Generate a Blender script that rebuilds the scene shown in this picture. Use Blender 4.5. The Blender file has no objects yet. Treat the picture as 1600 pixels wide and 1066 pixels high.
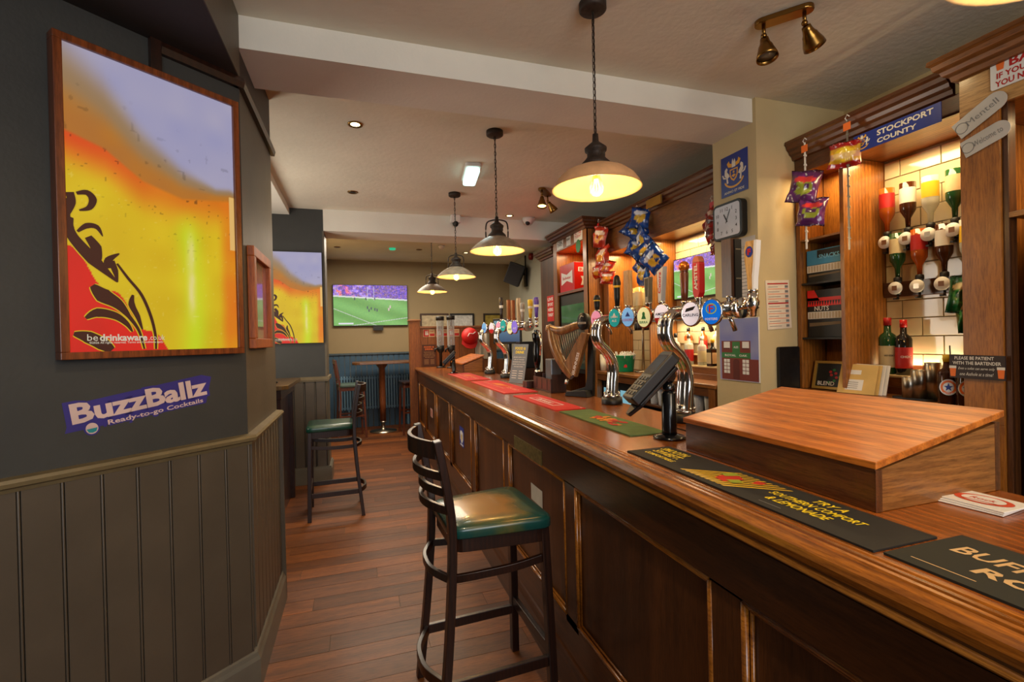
import bpy, bmesh, math, random
import numpy as np
from mathutils import Vector, Matrix
random.seed(7)
C = bpy.context.scene.collection
PI = math.pi
# ------------------------------------------------------------ camera, exposure
F_PX, YAW, PITCH, ROLL, CAM_Z = 748.5, 0.310, -0.00604, -0.0224, 1.5
def _axes():
    cy, sy, cp, sp = math.cos(YAW), math.sin(YAW), math.cos(PITCH), math.sin(PITCH)
    f = Vector((sy*cp, cy*cp, sp)); r = Vector((cy, -sy, 0)); u = r.cross(f)
    cr, sr = math.cos(ROLL), math.sin(ROLL)
    return f, cr*r+sr*u, -sr*r+cr*u
FW, RT, UP = _axes()
cam = bpy.data.cameras.new('camera'); cam_o = bpy.data.objects.new('camera', cam); C.objects.link(cam_o)
cam.sensor_width = 36; cam.lens = 36*F_PX/1600; cam.clip_start = 0.02; cam.clip_end = 60
cam_o.matrix_world = Matrix(((RT.x, UP.x, -FW.x, 0), (RT.y, UP.y, -FW.y, 0), (RT.z, UP.z, -FW.z, CAM_Z), (0, 0, 0, 1)))
bpy.context.scene.camera = cam_o
S = bpy.context.scene
S.view_settings.view_transform = 'Standard'; S.view_settings.look = 'None'
S.view_settings.exposure = 0.0; S.view_settings.gamma = 1.0; S.view_settings.use_curve_mapping = False
S.cycles.max_bounces = 8; S.cycles.sample_clamp_indirect = 4.0; S.cycles.caustics_reflective = False; S.cycles.caustics_refractive = False
# measuring helpers: the real place of a point seen in the photo, given one of its world coordinates
def ray(px, py): return FW + RT*((px-800)/F_PX) - UP*((py-533)/F_PX)
def atx(px, py, x): d = ray(px, py); return Vector((0, 0, CAM_Z)) + d*(x/d.x)
def aty(px, py, y): d = ray(px, py); return Vector((0, 0, CAM_Z)) + d*(y/d.y)
def atz(px, py, z): d = ray(px, py); return Vector((0, 0, CAM_Z)) + d*((z-CAM_Z)/d.z)
# ------------------------------------------------------------ world and room lights
W = bpy.data.worlds.new('world'); S.world = W; W.use_nodes = True
W.node_tree.nodes['Background'].inputs[0].default_value = (0.75, 0.85, 1.0, 1); W.node_tree.nodes['Background'].inputs[1].default_value = 0.5
def light(name, kind, loc, power, color, size=0.1, size_y=None, aim=None, spot=None, blend=0.6):
    l = bpy.data.lights.new(name, kind); l.energy = power; l.color = color
    if kind == 'AREA':
        l.size = size
        if size_y: l.shape = 'RECTANGLE'; l.size_y = size_y
    else:
        l.shadow_soft_size = size
    if kind == 'SPOT': l.spot_size = spot or 1.6; l.spot_blend = blend
    o = bpy.data.objects.new(name, l); C.objects.link(o); o.location = loc
    if aim is not None:
        o.rotation_euler = (Vector(aim)-Vector(loc)).to_track_quat('-Z', 'Y').to_euler()
    return o
WARM = (1.0, 0.70, 0.38); WARM2 = (1.0, 0.78, 0.5); DAY = (0.86, 0.92, 1.0)
light('window_daylight', 'AREA', (0.3, -2.35, 1.75), 56, DAY, 2.2, 1.5, aim=(0.3, 4, 1.55))
light('alcove_fill', 'AREA', (0.5, 7.0, 2.86), 75, (1, .86, .68), 1.6, 1.0, aim=(0.5, 7.0, 0))  # added area light without a fitting, brightens the far wall and radiator
light('recess_fill', 'AREA', (-1.56, 4.35, 1.75), 29, (1.0, 0.90, 0.76), 1.2, 1.3, aim=(1.0, 4.4, 1.9))  # added light from the unseen recess, lifts middle ceiling and bar front
for (px, py, pw) in ((555, 194, 14), (728, 393, 8), (795, 345, 10)):
    q = atz(px, py, 2.92); light('downlight_or_fill', 'SPOT', (q.x, q.y, 2.86), pw*3, WARM2, 0.04, aim=(q.x, q.y, 0), spot=2.2, blend=0.9)
light('downlight_or_fill', 'SPOT', (0.25, 0.5, 2.86), 60, WARM2, 0.05, aim=(0.25, 0.8, 0), spot=2.4, blend=0.9)  # added overhead spot out of view, warms the near bar
light('downlight_or_fill', 'SPOT', (0.0, 4.2, 2.86), 40, WARM2, 0.05, aim=(0.0, 4.2, 0), spot=2.4, blend=0.9)  # added spot without a fitting, lights the corridor floor for bounce
light('room_behind_light', 'AREA', (1.2, -1.6, 2.7), 40, (1, .82, .6), 1.2, 1.2, aim=(1.2, 0.6, 2.2))
# ------------------------------------------------------------ materials
def lin(c):
    out = []
    for v in c[:3]:
        v = v/255.0
        out.append(v/12.92 if v <= 0.04045 else ((v+0.055)/1.055)**2.4)
    return (*out, 1.0)
MATS = {}
def _new(name):
    m = bpy.data.materials.new(name); m.use_nodes = True
    nt = m.node_tree; b = nt.nodes['Principled BSDF']
    return m, nt, b
def pm(name, col, rough=0.5, metal=0.0, var=0.12, scale=8.0, bump=0.0, bscale=60.0, coat=0.0, spec=0.5):
    if name in MATS: return MATS[name]
    m, nt, b = _new(name); N, L = nt.nodes, nt.links
    b.inputs['Roughness'].default_value = rough; b.inputs['Metallic'].default_value = metal
    b.inputs['Coat Weight'].default_value = coat; b.inputs['Specular IOR Level'].default_value = spec
    tc = N.new('ShaderNodeTexCoord'); nz = N.new('ShaderNodeTexNoise'); nz.inputs['Scale'].default_value = scale; nz.inputs['Detail'].default_value = 5
    L.new(tc.outputs['Object'], nz.inputs['Vector'])
    cr = N.new('ShaderNodeValToRGB'); c = lin(col)
    cr.color_ramp.elements[0].position = 0.3; cr.color_ramp.elements[1].position = 0.7
    cr.color_ramp.elements[0].color = (c[0]*(1-var), c[1]*(1-var), c[2]*(1-var), 1)
    cr.color_ramp.elements[1].color = (min(1, c[0]*(1+var)), min(1, c[1]*(1+var)), min(1, c[2]*(1+var)), 1)
    L.new(nz.outputs['Fac'], cr.inputs['Fac']); L.new(cr.outputs['Color'], b.inputs['Base Color'])
    if bump:
        n2 = N.new('ShaderNodeTexNoise'); n2.inputs['Scale'].default_value = bscale; n2.inputs['Detail'].default_value = 3
        L.new(tc.outputs['Object'], n2.inputs['Vector'])
        bp = N.new('ShaderNodeBump'); bp.inputs['Strength'].default_value = bump; bp.inputs['Distance'].default_value = 0.01
        L.new(n2.outputs['Fac'], bp.inputs['Height']); L.new(bp.outputs['Normal'], b.inputs['Normal'])
    MATS[name] = m; return m
def wood(name, dark, light_, axis='y', rough=0.35, grain=1.0, coat=0.3, rnd=0.0, bump=0.12, ring=0.5):
    if name in MATS: return MATS[name]
    m, nt, b = _new(name); N, L = nt.nodes, nt.links
    b.inputs['Roughness'].default_value = rough; b.inputs['Coat Weight'].default_value = coat; b.inputs['Coat Roughness'].default_value = 0.18
    tc = N.new('ShaderNodeTexCoord'); mp = N.new('ShaderNodeMapping')
    s = {'x': (1.2, 14, 14), 'y': (14, 1.2, 14), 'z': (14, 14, 1.2)}[axis]
    mp.inputs['Scale'].default_value = [v*grain for v in s]
    L.new(tc.outputs['Object'], mp.inputs['Vector'])
    src = mp.outputs['Vector']
    oi = N.new('ShaderNodeObjectInfo')
    if rnd:
        ad = N.new('ShaderNodeVectorMath'); ad.operation = 'MULTIPLY_ADD'
        cb = N.new('ShaderNodeCombineXYZ')
        for k in range(3): L.new(oi.outputs['Random'], cb.inputs[k])
        ad.inputs[1].default_value = (31, 47, 23); L.new(cb.outputs[0], ad.inputs[0]); L.new(src, ad.inputs[2]); src = ad.outputs[0]
    n1 = N.new('ShaderNodeTexNoise'); n1.inputs['Scale'].default_value = 1.0; n1.inputs['Detail'].default_value = 8; n1.inputs['Roughness'].default_value = 0.6; n1.inputs['Distortion'].default_value = 0.8
    L.new(src, n1.inputs['Vector'])
    wv = N.new('ShaderNodeTexWave'); wv.wave_type = 'BANDS'; wv.bands_direction = {'x': 'Z', 'y': 'X', 'z': 'X'}[axis]
    wv.inputs['Scale'].default_value = 0.9; wv.inputs['Distortion'].default_value = 7; wv.inputs['Detail'].default_value = 4; wv.inputs['Detail Scale'].default_value = 0.5; wv.inputs['Detail Roughness'].default_value = 0.7
    L.new(src, wv.inputs['Vector'])
    mx = N.new('ShaderNodeMix'); mx.data_type = 'FLOAT'; mx.inputs[0].default_value = ring
    n3 = N.new('ShaderNodeTexNoise'); n3.inputs['Scale'].default_value = 0.28; n3.inputs['Detail'].default_value = 2; n3.inputs['Distortion'].default_value = 0.5
    L.new(src, n3.inputs['Vector'])
    wm = N.new('ShaderNodeMix'); wm.data_type = 'FLOAT'; wm.inputs[0].default_value = 0.55; L.new(wv.outputs['Fac'], wm.inputs[2]); L.new(n3.outputs['Fac'], wm.inputs[3])
    L.new(n1.outputs['Fac'], mx.inputs[2]); L.new(wm.outputs[0], mx.inputs[3])
    cr = N.new('ShaderNodeValToRGB'); e = cr.color_ramp.elements
    e[0].position = 0.22; e[0].color = lin(dark); e[1].position = 0.78; e[1].color = lin(light_)
    L.new(mx.outputs[0], cr.inputs['Fac'])
    col = cr.outputs['Color']
    if rnd:
        hs = N.new('ShaderNodeHueSaturation'); mr = N.new('ShaderNodeMapRange')
        mr.inputs[3].default_value = 1-rnd; mr.inputs[4].default_value = 1+rnd
        L.new(oi.outputs['Random'], mr.inputs[0]); L.new(mr.outputs[0], hs.inputs['Value']); L.new(col, hs.inputs['Color']); col = hs.outputs['Color']
    n4 = N.new('ShaderNodeTexNoise'); n4.inputs['Scale'].default_value = 15.0; n4.inputs['Detail'].default_value = 4; n4.inputs['Roughness'].default_value = 0.7
    L.new(src, n4.inputs['Vector']); pr = N.new('ShaderNodeValToRGB'); pr.color_ramp.elements[0].position = 0.36; pr.color_ramp.elements[0].color = (0.62, 0.57, 0.52, 1); pr.color_ramp.elements[1].position = 0.56; pr.color_ramp.elements[1].color = (1.08, 1.08, 1.08, 1)
    L.new(n4.outputs['Fac'], pr.inputs['Fac']); mm = N.new('ShaderNodeMix'); mm.data_type = 'RGBA'; mm.blend_type = 'MULTIPLY'; mm.inputs[0].default_value = 1.0
    L.new(col, mm.inputs[6]); L.new(pr.outputs['Color'], mm.inputs[7]); col = mm.outputs[2]
    L.new(col, b.inputs['Base Color'])
    bp = N.new('ShaderNodeBump'); bp.inputs['Strength'].default_value = bump; bp.inputs['Distance'].default_value = 0.004
    L.new(n1.outputs['Fac'], bp.inputs['Height']); L.new(bp.outputs['Normal'], b.inputs['Normal'])
    MATS[name] = m; return m
def lit_badge(name, col):
    if name in MATS: return MATS[name]
    m = pm(name, col, 0.25, var=0.03); b = m.node_tree.nodes['Principled BSDF']; b.inputs['Emission Color'].default_value = lin(col); b.inputs['Emission Strength'].default_value = 0.38
    return m
def emit(name, col, strength):
    if name in MATS: return MATS[name]
    m, nt, b = _new(name); b.inputs['Base Color'].default_value = (0, 0, 0, 1)
    b.inputs['Emission Color'].default_value = lin(col); b.inputs['Emission Strength'].default_value = strength
    MATS[name] = m; return m
def glass(name, tint=(255, 255, 255), rough=0.02, clear=0.75):
    if name in MATS: return MATS[name]
    m, nt, b = _new(name); N, L = nt.nodes, nt.links
    tr = N.new('ShaderNodeBsdfTransparent'); tr.inputs[0].default_value = lin(tint)
    b.inputs['Base Color'].default_value = lin(tint); b.inputs['Roughness'].default_value = rough
    b.inputs['Specular IOR Level'].default_value = 0.8
    lw = N.new('ShaderNodeLayerWeight'); lw.inputs['Blend'].default_value = 0.25
    mr = N.new('ShaderNodeMapRange'); mr.inputs[3].default_value = 1-clear; mr.inputs[4].default_value = 0.95
    L.new(lw.outputs['Facing'], mr.inputs[0])
    mx = N.new('ShaderNodeMixShader'); L.new(mr.outputs[0], mx.inputs[0]); L.new(tr.outputs[0], mx.inputs[1]); L.new(b.outputs[0], mx.inputs[2])
    L.new(mx.outputs[0], N['Material Output'].inputs['Surface'])
    MATS[name] = m; return m
def paint_mat(em=0.0, rough=0.5, coat=0.0):
    k = 'print_%s_%s_%s' % (em, rough, coat)
    if k in MATS: return MATS[k]
    m, nt, b = _new(k); N, L = nt.nodes, nt.links
    at = N.new('ShaderNodeAttribute'); at.attribute_name = 'Col'
    b.inputs['Roughness'].default_value = rough; b.inputs['Coat Weight'].default_value = coat
    if em:
        b.inputs['Base Color'].default_value = (0.01, 0.01, 0.01, 1); b.inputs['Emission Strength'].default_value = em
        L.new(at.outputs['Color'], b.inputs['Emission Color'])
    else:
        L.new(at.outputs['Color'], b.inputs['Base Color'])
    MATS[k] = m; return m
# ------------------------------------------------------------ mesh collector
_TXT = {}
def _glyphs(s, shear, bold):
    k = (s, shear, bold)
    if k in _TXT: return _TXT[k]
    cu = bpy.data.curves.new('t', 'FONT'); cu.body = s; cu.size = 1; cu.shear = shear; cu.offset = bold; cu.resolution_u = 2
    cu.align_x = 'CENTER'; cu.align_y = 'CENTER'
    o = bpy.data.objects.new('t', cu); C.objects.link(o)
    dg = bpy.context.evaluated_depsgraph_get(); me = bpy.data.meshes.new_from_object(o.evaluated_get(dg))
    vs = [v.co.copy() for v in me.vertices]; fs = [tuple(p.vertices) for p in me.polygons]
    bpy.data.objects.remove(o); bpy.data.curves.remove(cu); bpy.data.meshes.remove(me)
    if vs:
        x0, x1 = min(v.x for v in vs), max(v.x for v in vs); y0, y1 = min(v.y for v in vs), max(v.y for v in vs)
    else: x0 = x1 = y0 = y1 = 0
    _TXT[k] = (vs, fs, x0, x1, y0, y1); return _TXT[k]
def frame(o, r, u):
    r = Vector(r).normalized(); u = Vector(u); u = (u-r*u.dot(r)).normalized(); n = r.cross(u)
    o = Vector(o)
    return Matrix(((r.x, u.x, n.x, o.x), (r.y, u.y, n.y, o.y), (r.z, u.z, n.z, o.z), (0, 0, 0, 1)))
class G:
    def __init__(s, M=None): s.bm = bmesh.new(); s.mi = 0; s.M = M
    def v(s, p):
        p = Vector(p)
        return s.bm.verts.new(s.M @ p if s.M else p)
    def f(s, vs, smooth=False):
        try:
            fc = s.bm.faces.new(vs); fc.material_index = s.mi; fc.smooth = smooth; return fc
        except ValueError: return None
    def poly(s, pts): return s.f([s.v(p) for p in pts])
    def box(s, a, b, R=None):
        x0, x1 = sorted((a[0], b[0])); y0, y1 = sorted((a[1], b[1])); z0, z1 = sorted((a[2], b[2]))
        P = [Vector(p) for p in ((x0, y0, z0), (x1, y0, z0), (x1, y1, z0), (x0, y1, z0), (x0, y0, z1), (x1, y0, z1), (x1, y1, z1), (x0, y1, z1))]
        if R: P = [R @ p for p in P]
        V = [s.v(p) for p in P]
        for q in ((0, 3, 2, 1), (4, 5, 6, 7), (0, 1, 5, 4), (1, 2, 6, 5), (2, 3, 7, 6), (3, 0, 4, 7)): s.f([V[i] for i in q])
        return s
    def prism(s, poly, d, M=None):
        """poly: 2D points (x, y) extruded 0..d along local z, placed by M"""
        M = M or Matrix.Identity(4)
        if isinstance(d, tuple): z0, z1 = d
        else: z0, z1 = 0, d
        a = [s.v(M @ Vector((p[0], p[1], z0))) for p in poly]; b = [s.v(M @ Vector((p[0], p[1], z1))) for p in poly]
        s.f(a[::-1]); s.f(b); n = len(poly)
        for i in range(n): s.f([a[i], a[(i+1) % n], b[(i+1) % n], b[i]])
        return s
    def sweep(s, sec, a, b):
        """cross section sec = [(x, z)...] swept along y from a to b (world) """
        A = [s.v((p[0], a, p[1])) for p in sec]; B = [s.v((p[0], b, p[1])) for p in sec]
        s.f(A); s.f(B[::-1]); n = len(sec)
        for i in range(n): s.f([A[i], B[i], B[(i+1) % n], A[(i+1) % n]])
        return s
    def lathe(s, prof, c=(0, 0, 0), seg=20, M=None, smooth=True, cap=True):
        """prof: (radius, z) list about local z"""
        M = M or Matrix.Translation(Vector(c)); rings = []
        for r, z in prof:
            rings.append([s.v(M @ Vector((max(r, 1e-5)*math.cos(2*PI*i/seg), max(r, 1e-5)*math.sin(2*PI*i/seg), z))) for i in range(seg)])
        for k in range(len(rings)-1):
            for i in range(seg): s.f([rings[k][i], rings[k][(i+1) % seg], rings[k+1][(i+1) % seg], rings[k+1][i]], smooth)
        if cap:
            s.f(rings[0][::-1]); s.f(rings[-1])
        return s
    def cyl(s, p0, p1, r0, r1=None, seg=16, smooth=True):
        p0, p1 = Vector(p0), Vector(p1); r1 = r0 if r1 is None else r1; d = p1-p0
        M = Matrix.Translation(p0) @ d.to_track_quat('Z', 'Y').to_matrix().to_4x4()
        return s.lathe([(r0, 0), (r1, d.length)], M=M, seg=seg, smooth=smooth)
    def ball(s, c, r, seg=14, sc=(1, 1, 1)):
        n = max(6, seg//2); M = Matrix.Translation(Vector(c)) @ Matrix.Diagonal((*sc, 1))
        return s.lathe([(r*math.sin(PI*k/n), -r*math.cos(PI*k/n)) for k in range(n+1)], M=M, seg=seg)
    def tube(s, pts, rad, seg=10, closed=False, flat=None, up=(0, 0, 1)):
        pts = [Vector(p) for p in pts]; n = len(pts); rings = []; up = Vector(up)
        for i, p in enumerate(pts):
            if closed: t = (pts[(i+1) % n]-pts[i-1])
            else: t = pts[min(i+1, n-1)]-pts[max(i-1, 0)]
            t.normalize(); x = t.cross(up)
            if x.length < 1e-4: x = t.cross(Vector((1, 0.01, 0)))
            x.normalize(); y = x.cross(t); r = rad[i] if isinstance(rad, (list, tuple)) else rad
            rx, ry = (r, r) if flat is None else (r*flat[0], r*flat[1])
            rings.append([s.v(p+x*rx*math.cos(2*PI*k/seg)+y*ry*math.sin(2*PI*k/seg)) for k in range(seg)])
        m = n if closed else n-1
        for i in range(m):
            a, b = rings[i], rings[(i+1) % n]
            for k in range(seg): s.f([a[k], a[(k+1) % seg], b[(k+1) % seg], b[k]], True)
        if not closed: s.f(rings[0][::-1]); s.f(rings[-1])
        return s
    def bar(s, pts, w, h, up=(0, 0, 1)):
        """rectangular section w (sideways) x h (up) along pts"""
        pts = [Vector(p) for p in pts]; up = Vector(up); n = len(pts); rings = []
        for i, p in enumerate(pts):
            t = (pts[min(i+1, n-1)]-pts[max(i-1, 0)]).normalized(); x = t.cross(up).normalized(); y = x.cross(t)
            rings.append([s.v(p+x*a*w/2+y*b*h/2) for a, b in ((-1, -1), (1, -1), (1, 1), (-1, 1))])
        for i in range(n-1):
            for k in range(4): s.f([rings[i][k], rings[i][(k+1) % 4], rings[i+1][(k+1) % 4], rings[i+1][k]])
        s.f(rings[0][::-1]); s.f(rings[-1]); return s
    def text(s, t, M, h=None, w=None, shear=0.0, bold=0.0, z=0.0006, at=(0, 0), rot=0.0):
        """lettering centred at local (x, y) on the plane M; w = width wanted, h = height of the letters"""
        vs, fs, x0, x1, y0, y1 = _glyphs(t, shear, bold)
        if not vs: return s
        sy = (h or 0)/(y1-y0) if h else None; sx = w/(x1-x0) if w else None
        if sy is None: sy = sx
        if sx is None: sx = sy
        cx, cy = (x0+x1)/2, (y0+y1)/2; c, n = math.cos(rot), math.sin(rot)
        V = []
        for p in vs:
            a, b = (p.x-cx)*sx, (p.y-cy)*sy
            V.append(s.v(M @ Vector((at[0]+a*c-b*n, at[1]+a*n+b*c, z))))
        for q in fs: s.f([V[i] for i in q])
        return s
    def flat(s, pts, M, z=0.0004):
        return s.f([s.v(M @ Vector((p[0], p[1], z))) for p in pts])
    def rect(s, x0, y0, x1, y1, M, z=0.0004): return s.flat([(x0, y0), (x1, y0), (x1, y1), (x0, y1)], M, z)
    def disc(s, c, rx, ry, M, z=0.0004, seg=20): return s.flat([(c[0]+rx*math.cos(2*PI*i/seg), c[1]+ry*math.sin(2*PI*i/seg)) for i in range(seg)], M, z)
    def build(s, name, mats, parent=None, world=True, bevel=0.0, smooth=None, label=None, norm=True):
        if norm: bmesh.ops.recalc_face_normals(s.bm, faces=s.bm.faces)
        me = bpy.data.meshes.new(name); s.bm.to_mesh(me); s.bm.free()
        for m in (mats if isinstance(mats, (list, tuple)) else [mats]): me.materials.append(m)
        if smooth is not None:
            for p in me.polygons: p.use_smooth = smooth
        o = bpy.data.objects.new(name, me); C.objects.link(o)
        put(o, parent, world)
        if bevel:
            b = o.modifiers.new('bevel', 'BEVEL'); b.width = bevel; b.segments = 2; b.limit_method = 'ANGLE'; b.angle_limit = 0.7
            b.harden_normals = False
        if label: o['label'] = label
        return o
def put(o, parent, world=True):
    o['_w'] = 1
    if parent is None: return
    o.parent = parent
    if world:
        M = Matrix.Identity(4); q = parent; chain = []
        while q is not None: chain.append(q); q = q.parent
        for q in reversed(chain): M = M @ q.matrix_parent_inverse @ q.matrix_basis
        o.matrix_parent_inverse = M.inverted()
def thing(name, label, cat, loc=(0, 0, 0), rz=0.0, group=None):
    o = bpy.data.objects.new(name, None); C.objects.link(o); o.location = loc; o.rotation_euler = (0, 0, rz); o.empty_display_size = 0.05
    return tag(o, label, cat, group)
def tag(o, label, cat, group=None, kind=None):
    o['label'] = label; o['category'] = cat
    if group: o['group'] = group
    if kind: o['kind'] = kind
    return o
def struct(o, label, cat='wall'):
    return tag(o, label, cat, None, 'structure')
def rebase(o, loc):
    """give a one-mesh thing an origin of its own at loc"""
    loc = Vector(loc); o.data.transform(Matrix.Translation(-loc)); o.location = loc; return o
def dup(root, loc=None, rz=None, label=None):
    r = root.copy(); C.objects.link(r)
    if loc is not None: r.location = loc
    if rz is not None: r.rotation_euler = (0, 0, rz)
    if label: r['label'] = label
    for ch in KIDS(root):
        c = ch.copy(); C.objects.link(c); c.parent = r
        for g in KIDS(ch):
            d = g.copy(); C.objects.link(d); d.parent = c
    return r
def KIDS(o): return [c for c in C.objects if c.parent == o]
def painted(name, w, h, nx, ny, fn, M, parent=None, em=0.0, rough=0.5, coat=0.0, relief=None):
    """a printed or lit surface w x h on plane M: colours from fn(u, v) arrays in 0..1, srgb 0..255"""
    u, v = np.meshgrid(np.linspace(0, 1, nx+1), np.linspace(0, 1, ny+1))
    rgb = np.clip(np.stack([np.broadcast_to(a, u.shape) for a in fn(u, v)], -1)/255.0, 0, 1)
    linr = np.where(rgb <= 0.04045, rgb/12.92, ((rgb+0.055)/1.055)**2.4)
    zz = relief(u, v) if relief else np.zeros_like(u)
    co = np.stack([(u-0.5)*w, (v-0.5)*h, zz], -1).reshape(-1, 3)
    m = np.array(M); co = co @ m[:3, :3].T + m[:3, 3]
    i = np.arange((nx+1)*(ny+1)).reshape(ny+1, nx+1)
    q = np.stack([i[:-1, :-1], i[:-1, 1:], i[1:, 1:], i[1:, :-1]], -1).reshape(-1, 4)
    me = bpy.data.meshes.new(name); me.vertices.add(len(co)); me.vertices.foreach_set('co', co.ravel())
    me.loops.add(q.size); me.loops.foreach_set('vertex_index', q.ravel()); me.polygons.add(len(q))
    me.polygons.foreach_set('loop_start', np.arange(0, q.size, 4)); me.polygons.foreach_set('loop_total', np.full(len(q), 4))
    me.update(calc_edges=True)
    at = me.color_attributes.new('Col', 'FLOAT_COLOR', 'POINT')
    at.data.foreach_set('color', np.concatenate([linr.reshape(-1, 3), np.ones((len(co), 1))], 1).ravel())
    me.materials.append(paint_mat(em, rough, coat))
    o = bpy.data.objects.new(name, me); C.objects.link(o); put(o, parent, True)
    return o
def mixc(a, b, t): return [a[k]*(1-t)+b[k]*t for k in range(3)]
def sstep(a, b, x): t = np.clip((x-a)/(b-a), 0, 1); return t*t*(3-2*t)
def vnoise(u, v, sx, sy, seed=0):
    rs = np.random.RandomState(seed); g = rs.rand(int(sy)+2, int(sx)+2)
    x, y = u*sx, v*sy; xi, yi = np.clip(x.astype(int), 0, int(sx)), np.clip(y.astype(int), 0, int(sy)); fx, fy = x-xi, y-yi
    fx = fx*fx*(3-2*fx); fy = fy*fy*(3-2*fy)
    return (g[yi, xi]*(1-fx)+g[yi, xi+1]*fx)*(1-fy)+(g[yi+1, xi]*(1-fx)+g[yi+1, xi+1]*fx)*fy
def grpbox(name, a, b, mat, parent, bevel=0.002, label=None):
    return G().box(a, b).build(name, mat, parent, bevel=bevel, label=label)
# common materials
BAR_DARK = wood('dark_oak', (34, 15, 5), (96, 52, 18), 'y', rough=0.36, coat=0.3, ring=0.55)
BAR_PANEL = wood('dark_oak_upright', (36, 17, 7), (98, 56, 24), 'z', rough=0.4, coat=0.2, ring=0.45)
BAR_TOP = wood('varnished_bar_top', (104, 50, 14), (176, 98, 36), 'y', rough=0.24, coat=0.5, ring=0.45)
BAR_NOSE = wood('worn_bar_edge', (74, 34, 8), (190, 116, 36), 'y', rough=0.22, coat=0.6, ring=0.5)
SHELF = wood('orange_oak', (92, 50, 14), (176, 108, 38), 'z', rough=0.38, coat=0.35, ring=0.4)
SHELF_Y = wood('orange_oak_level', (84, 46, 14), (160, 98, 36), 'y', rough=0.38, coat=0.35, ring=0.4)
CORN = wood('cornice_oak', (56, 28, 10), (110, 62, 26), 'y', rough=0.35, coat=0.4)
STOOLW = wood('walnut_stool_wood', (20, 9, 5), (52, 25, 13), 'z', rough=0.34, coat=0.2, grain=1.5)
BLACK = pm('black_plastic', (12, 12, 13), 0.45, var=0.1)
CHROME = pm('chrome', (215, 212, 208), 0.09, 1.0, var=0.03)
STEEL = pm('brushed_steel', (168, 158, 142), 0.28, 1.0, var=0.08, scale=30)
BRASS = pm('antique_brass', (140, 104, 52), 0.28, 1.0, var=0.15)
WHITE = pm('white_plastic', (225, 222, 216), 0.4, var=0.03)
PAPER = pm('white_paper', (222, 214, 200), 0.8, var=0.04)
INK = pm('black_ink', (20, 18, 18), 0.6, var=0.02)
GOLD = pm('gold_print', (224, 180, 40), 0.4, var=0.05)
RED = pm('red_print', (196, 22, 22), 0.45, var=0.05)
GREENP = pm('green_print', (40, 120, 60), 0.5, var=0.05)
BLUEP = pm('blue_print', (30, 52, 140), 0.5, var=0.05)
WHITEP = pm('white_print', (232, 230, 226), 0.5, var=0.02)
GREYP = pm('grey_print', (120, 118, 116), 0.6, var=0.02)
ORANGEP = pm('orange_print', (230, 110, 36), 0.5, var=0.03)
YELLOWP = pm('yellow_print', (240, 210, 40), 0.5, var=0.03)
CLEAR = glass('clear_glass')
# ============================================================ STRUCTURE
WA = 0.8632; WD = Vector((math.sin(WA), math.cos(WA), 0)); WN = Vector((math.cos(WA), -math.sin(WA), 0)); WC = Vector((-0.465, 2.325, 0))
XB = -0.465                       # corridor wall plane
CEIL = 2.92
WALL_LOW = pm('olive_grey_paint', (88, 80, 66), 0.55, var=0.12, scale=5, bump=0.08)
WALL_DARK = pm('charcoal_paint', (54, 54, 52), 0.6, var=0.12, scale=4, bump=0.08)
WALL_BROWN = pm('dark_brown_paint', (50, 42, 38), 0.6, var=0.1, bump=0.05)
CREAM = pm('cream_wall_paint', (196, 176, 132), 0.7, var=0.06, scale=3, bump=0.08, bscale=30)
CREAM2 = pm('faded_green_cream_paint', (150, 132, 98), 0.7, var=0.05, scale=2, bump=0.05)
PALE = pm('pale_grey_paint', (176, 176, 160), 0.7, var=0.04, scale=2)
CEILM = pm('ceiling_plaster', (228, 222, 204), 0.85, var=0.06, scale=2.2, bump=0.25, bscale=26)
BEAMM = pm('beam_paint', (232, 228, 216), 0.8, var=0.04, scale=3, bump=0.12)
BLUEW = pm('blue_wainscot_paint', (52, 82, 106), 0.5, var=0.08)
TRIMD = wood('dark_trim_wood', (26, 12, 8), (56, 28, 16), 'y', rough=0.4)
# floor with individual planks
FLOORM = wood('floor_plank_wood', (64, 31, 10), (146, 82, 30), 'x', rough=0.5, coat=0.05, rnd=0.34, grain=0.8, ring=0.35)
fl = G().box((-3.2, -2.6, -0.12), (4.2, 9.0, -0.004)).build('floor', pm('dull_floor_vinyl', (96, 84, 70), 0.8))
struct(fl, 'brown timber plank floor running along the bar front', 'floor')
pw, pl = 0.135, 1.3
base_plank = None
row = 0; y = 1.0
while y < 8.78:
    off = (row*0.47) % pl
    xa, xb_ = (-1.5, 0.86) if y < 7.15 else (-0.75, 2.79)
    x = xa-off
    while x < xb_:
        x0, x1 = max(x, xa), min(x+pl, xb_)
        if x1-x0 > 0.05:
            g = G().box((-(x1-x0)/2+0.0012, -pw/2+0.0012, -0.006), ((x1-x0)/2-0.0012, pw/2-0.0012, 0))
            full = abs((x1-x0)-pl) < 1e-6
            if full and base_plank is not None:
                g.bm.free(); p = base_plank.copy(); C.objects.link(p)
            else:
                p = g.build('plank', FLOORM, fl, world=False)
                if full: base_plank = p
            p.location = ((x0+x1)/2, y+pw/2, random.uniform(-0.0006, 0.0))
        x += pl
    y += pw; row += 1
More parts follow.
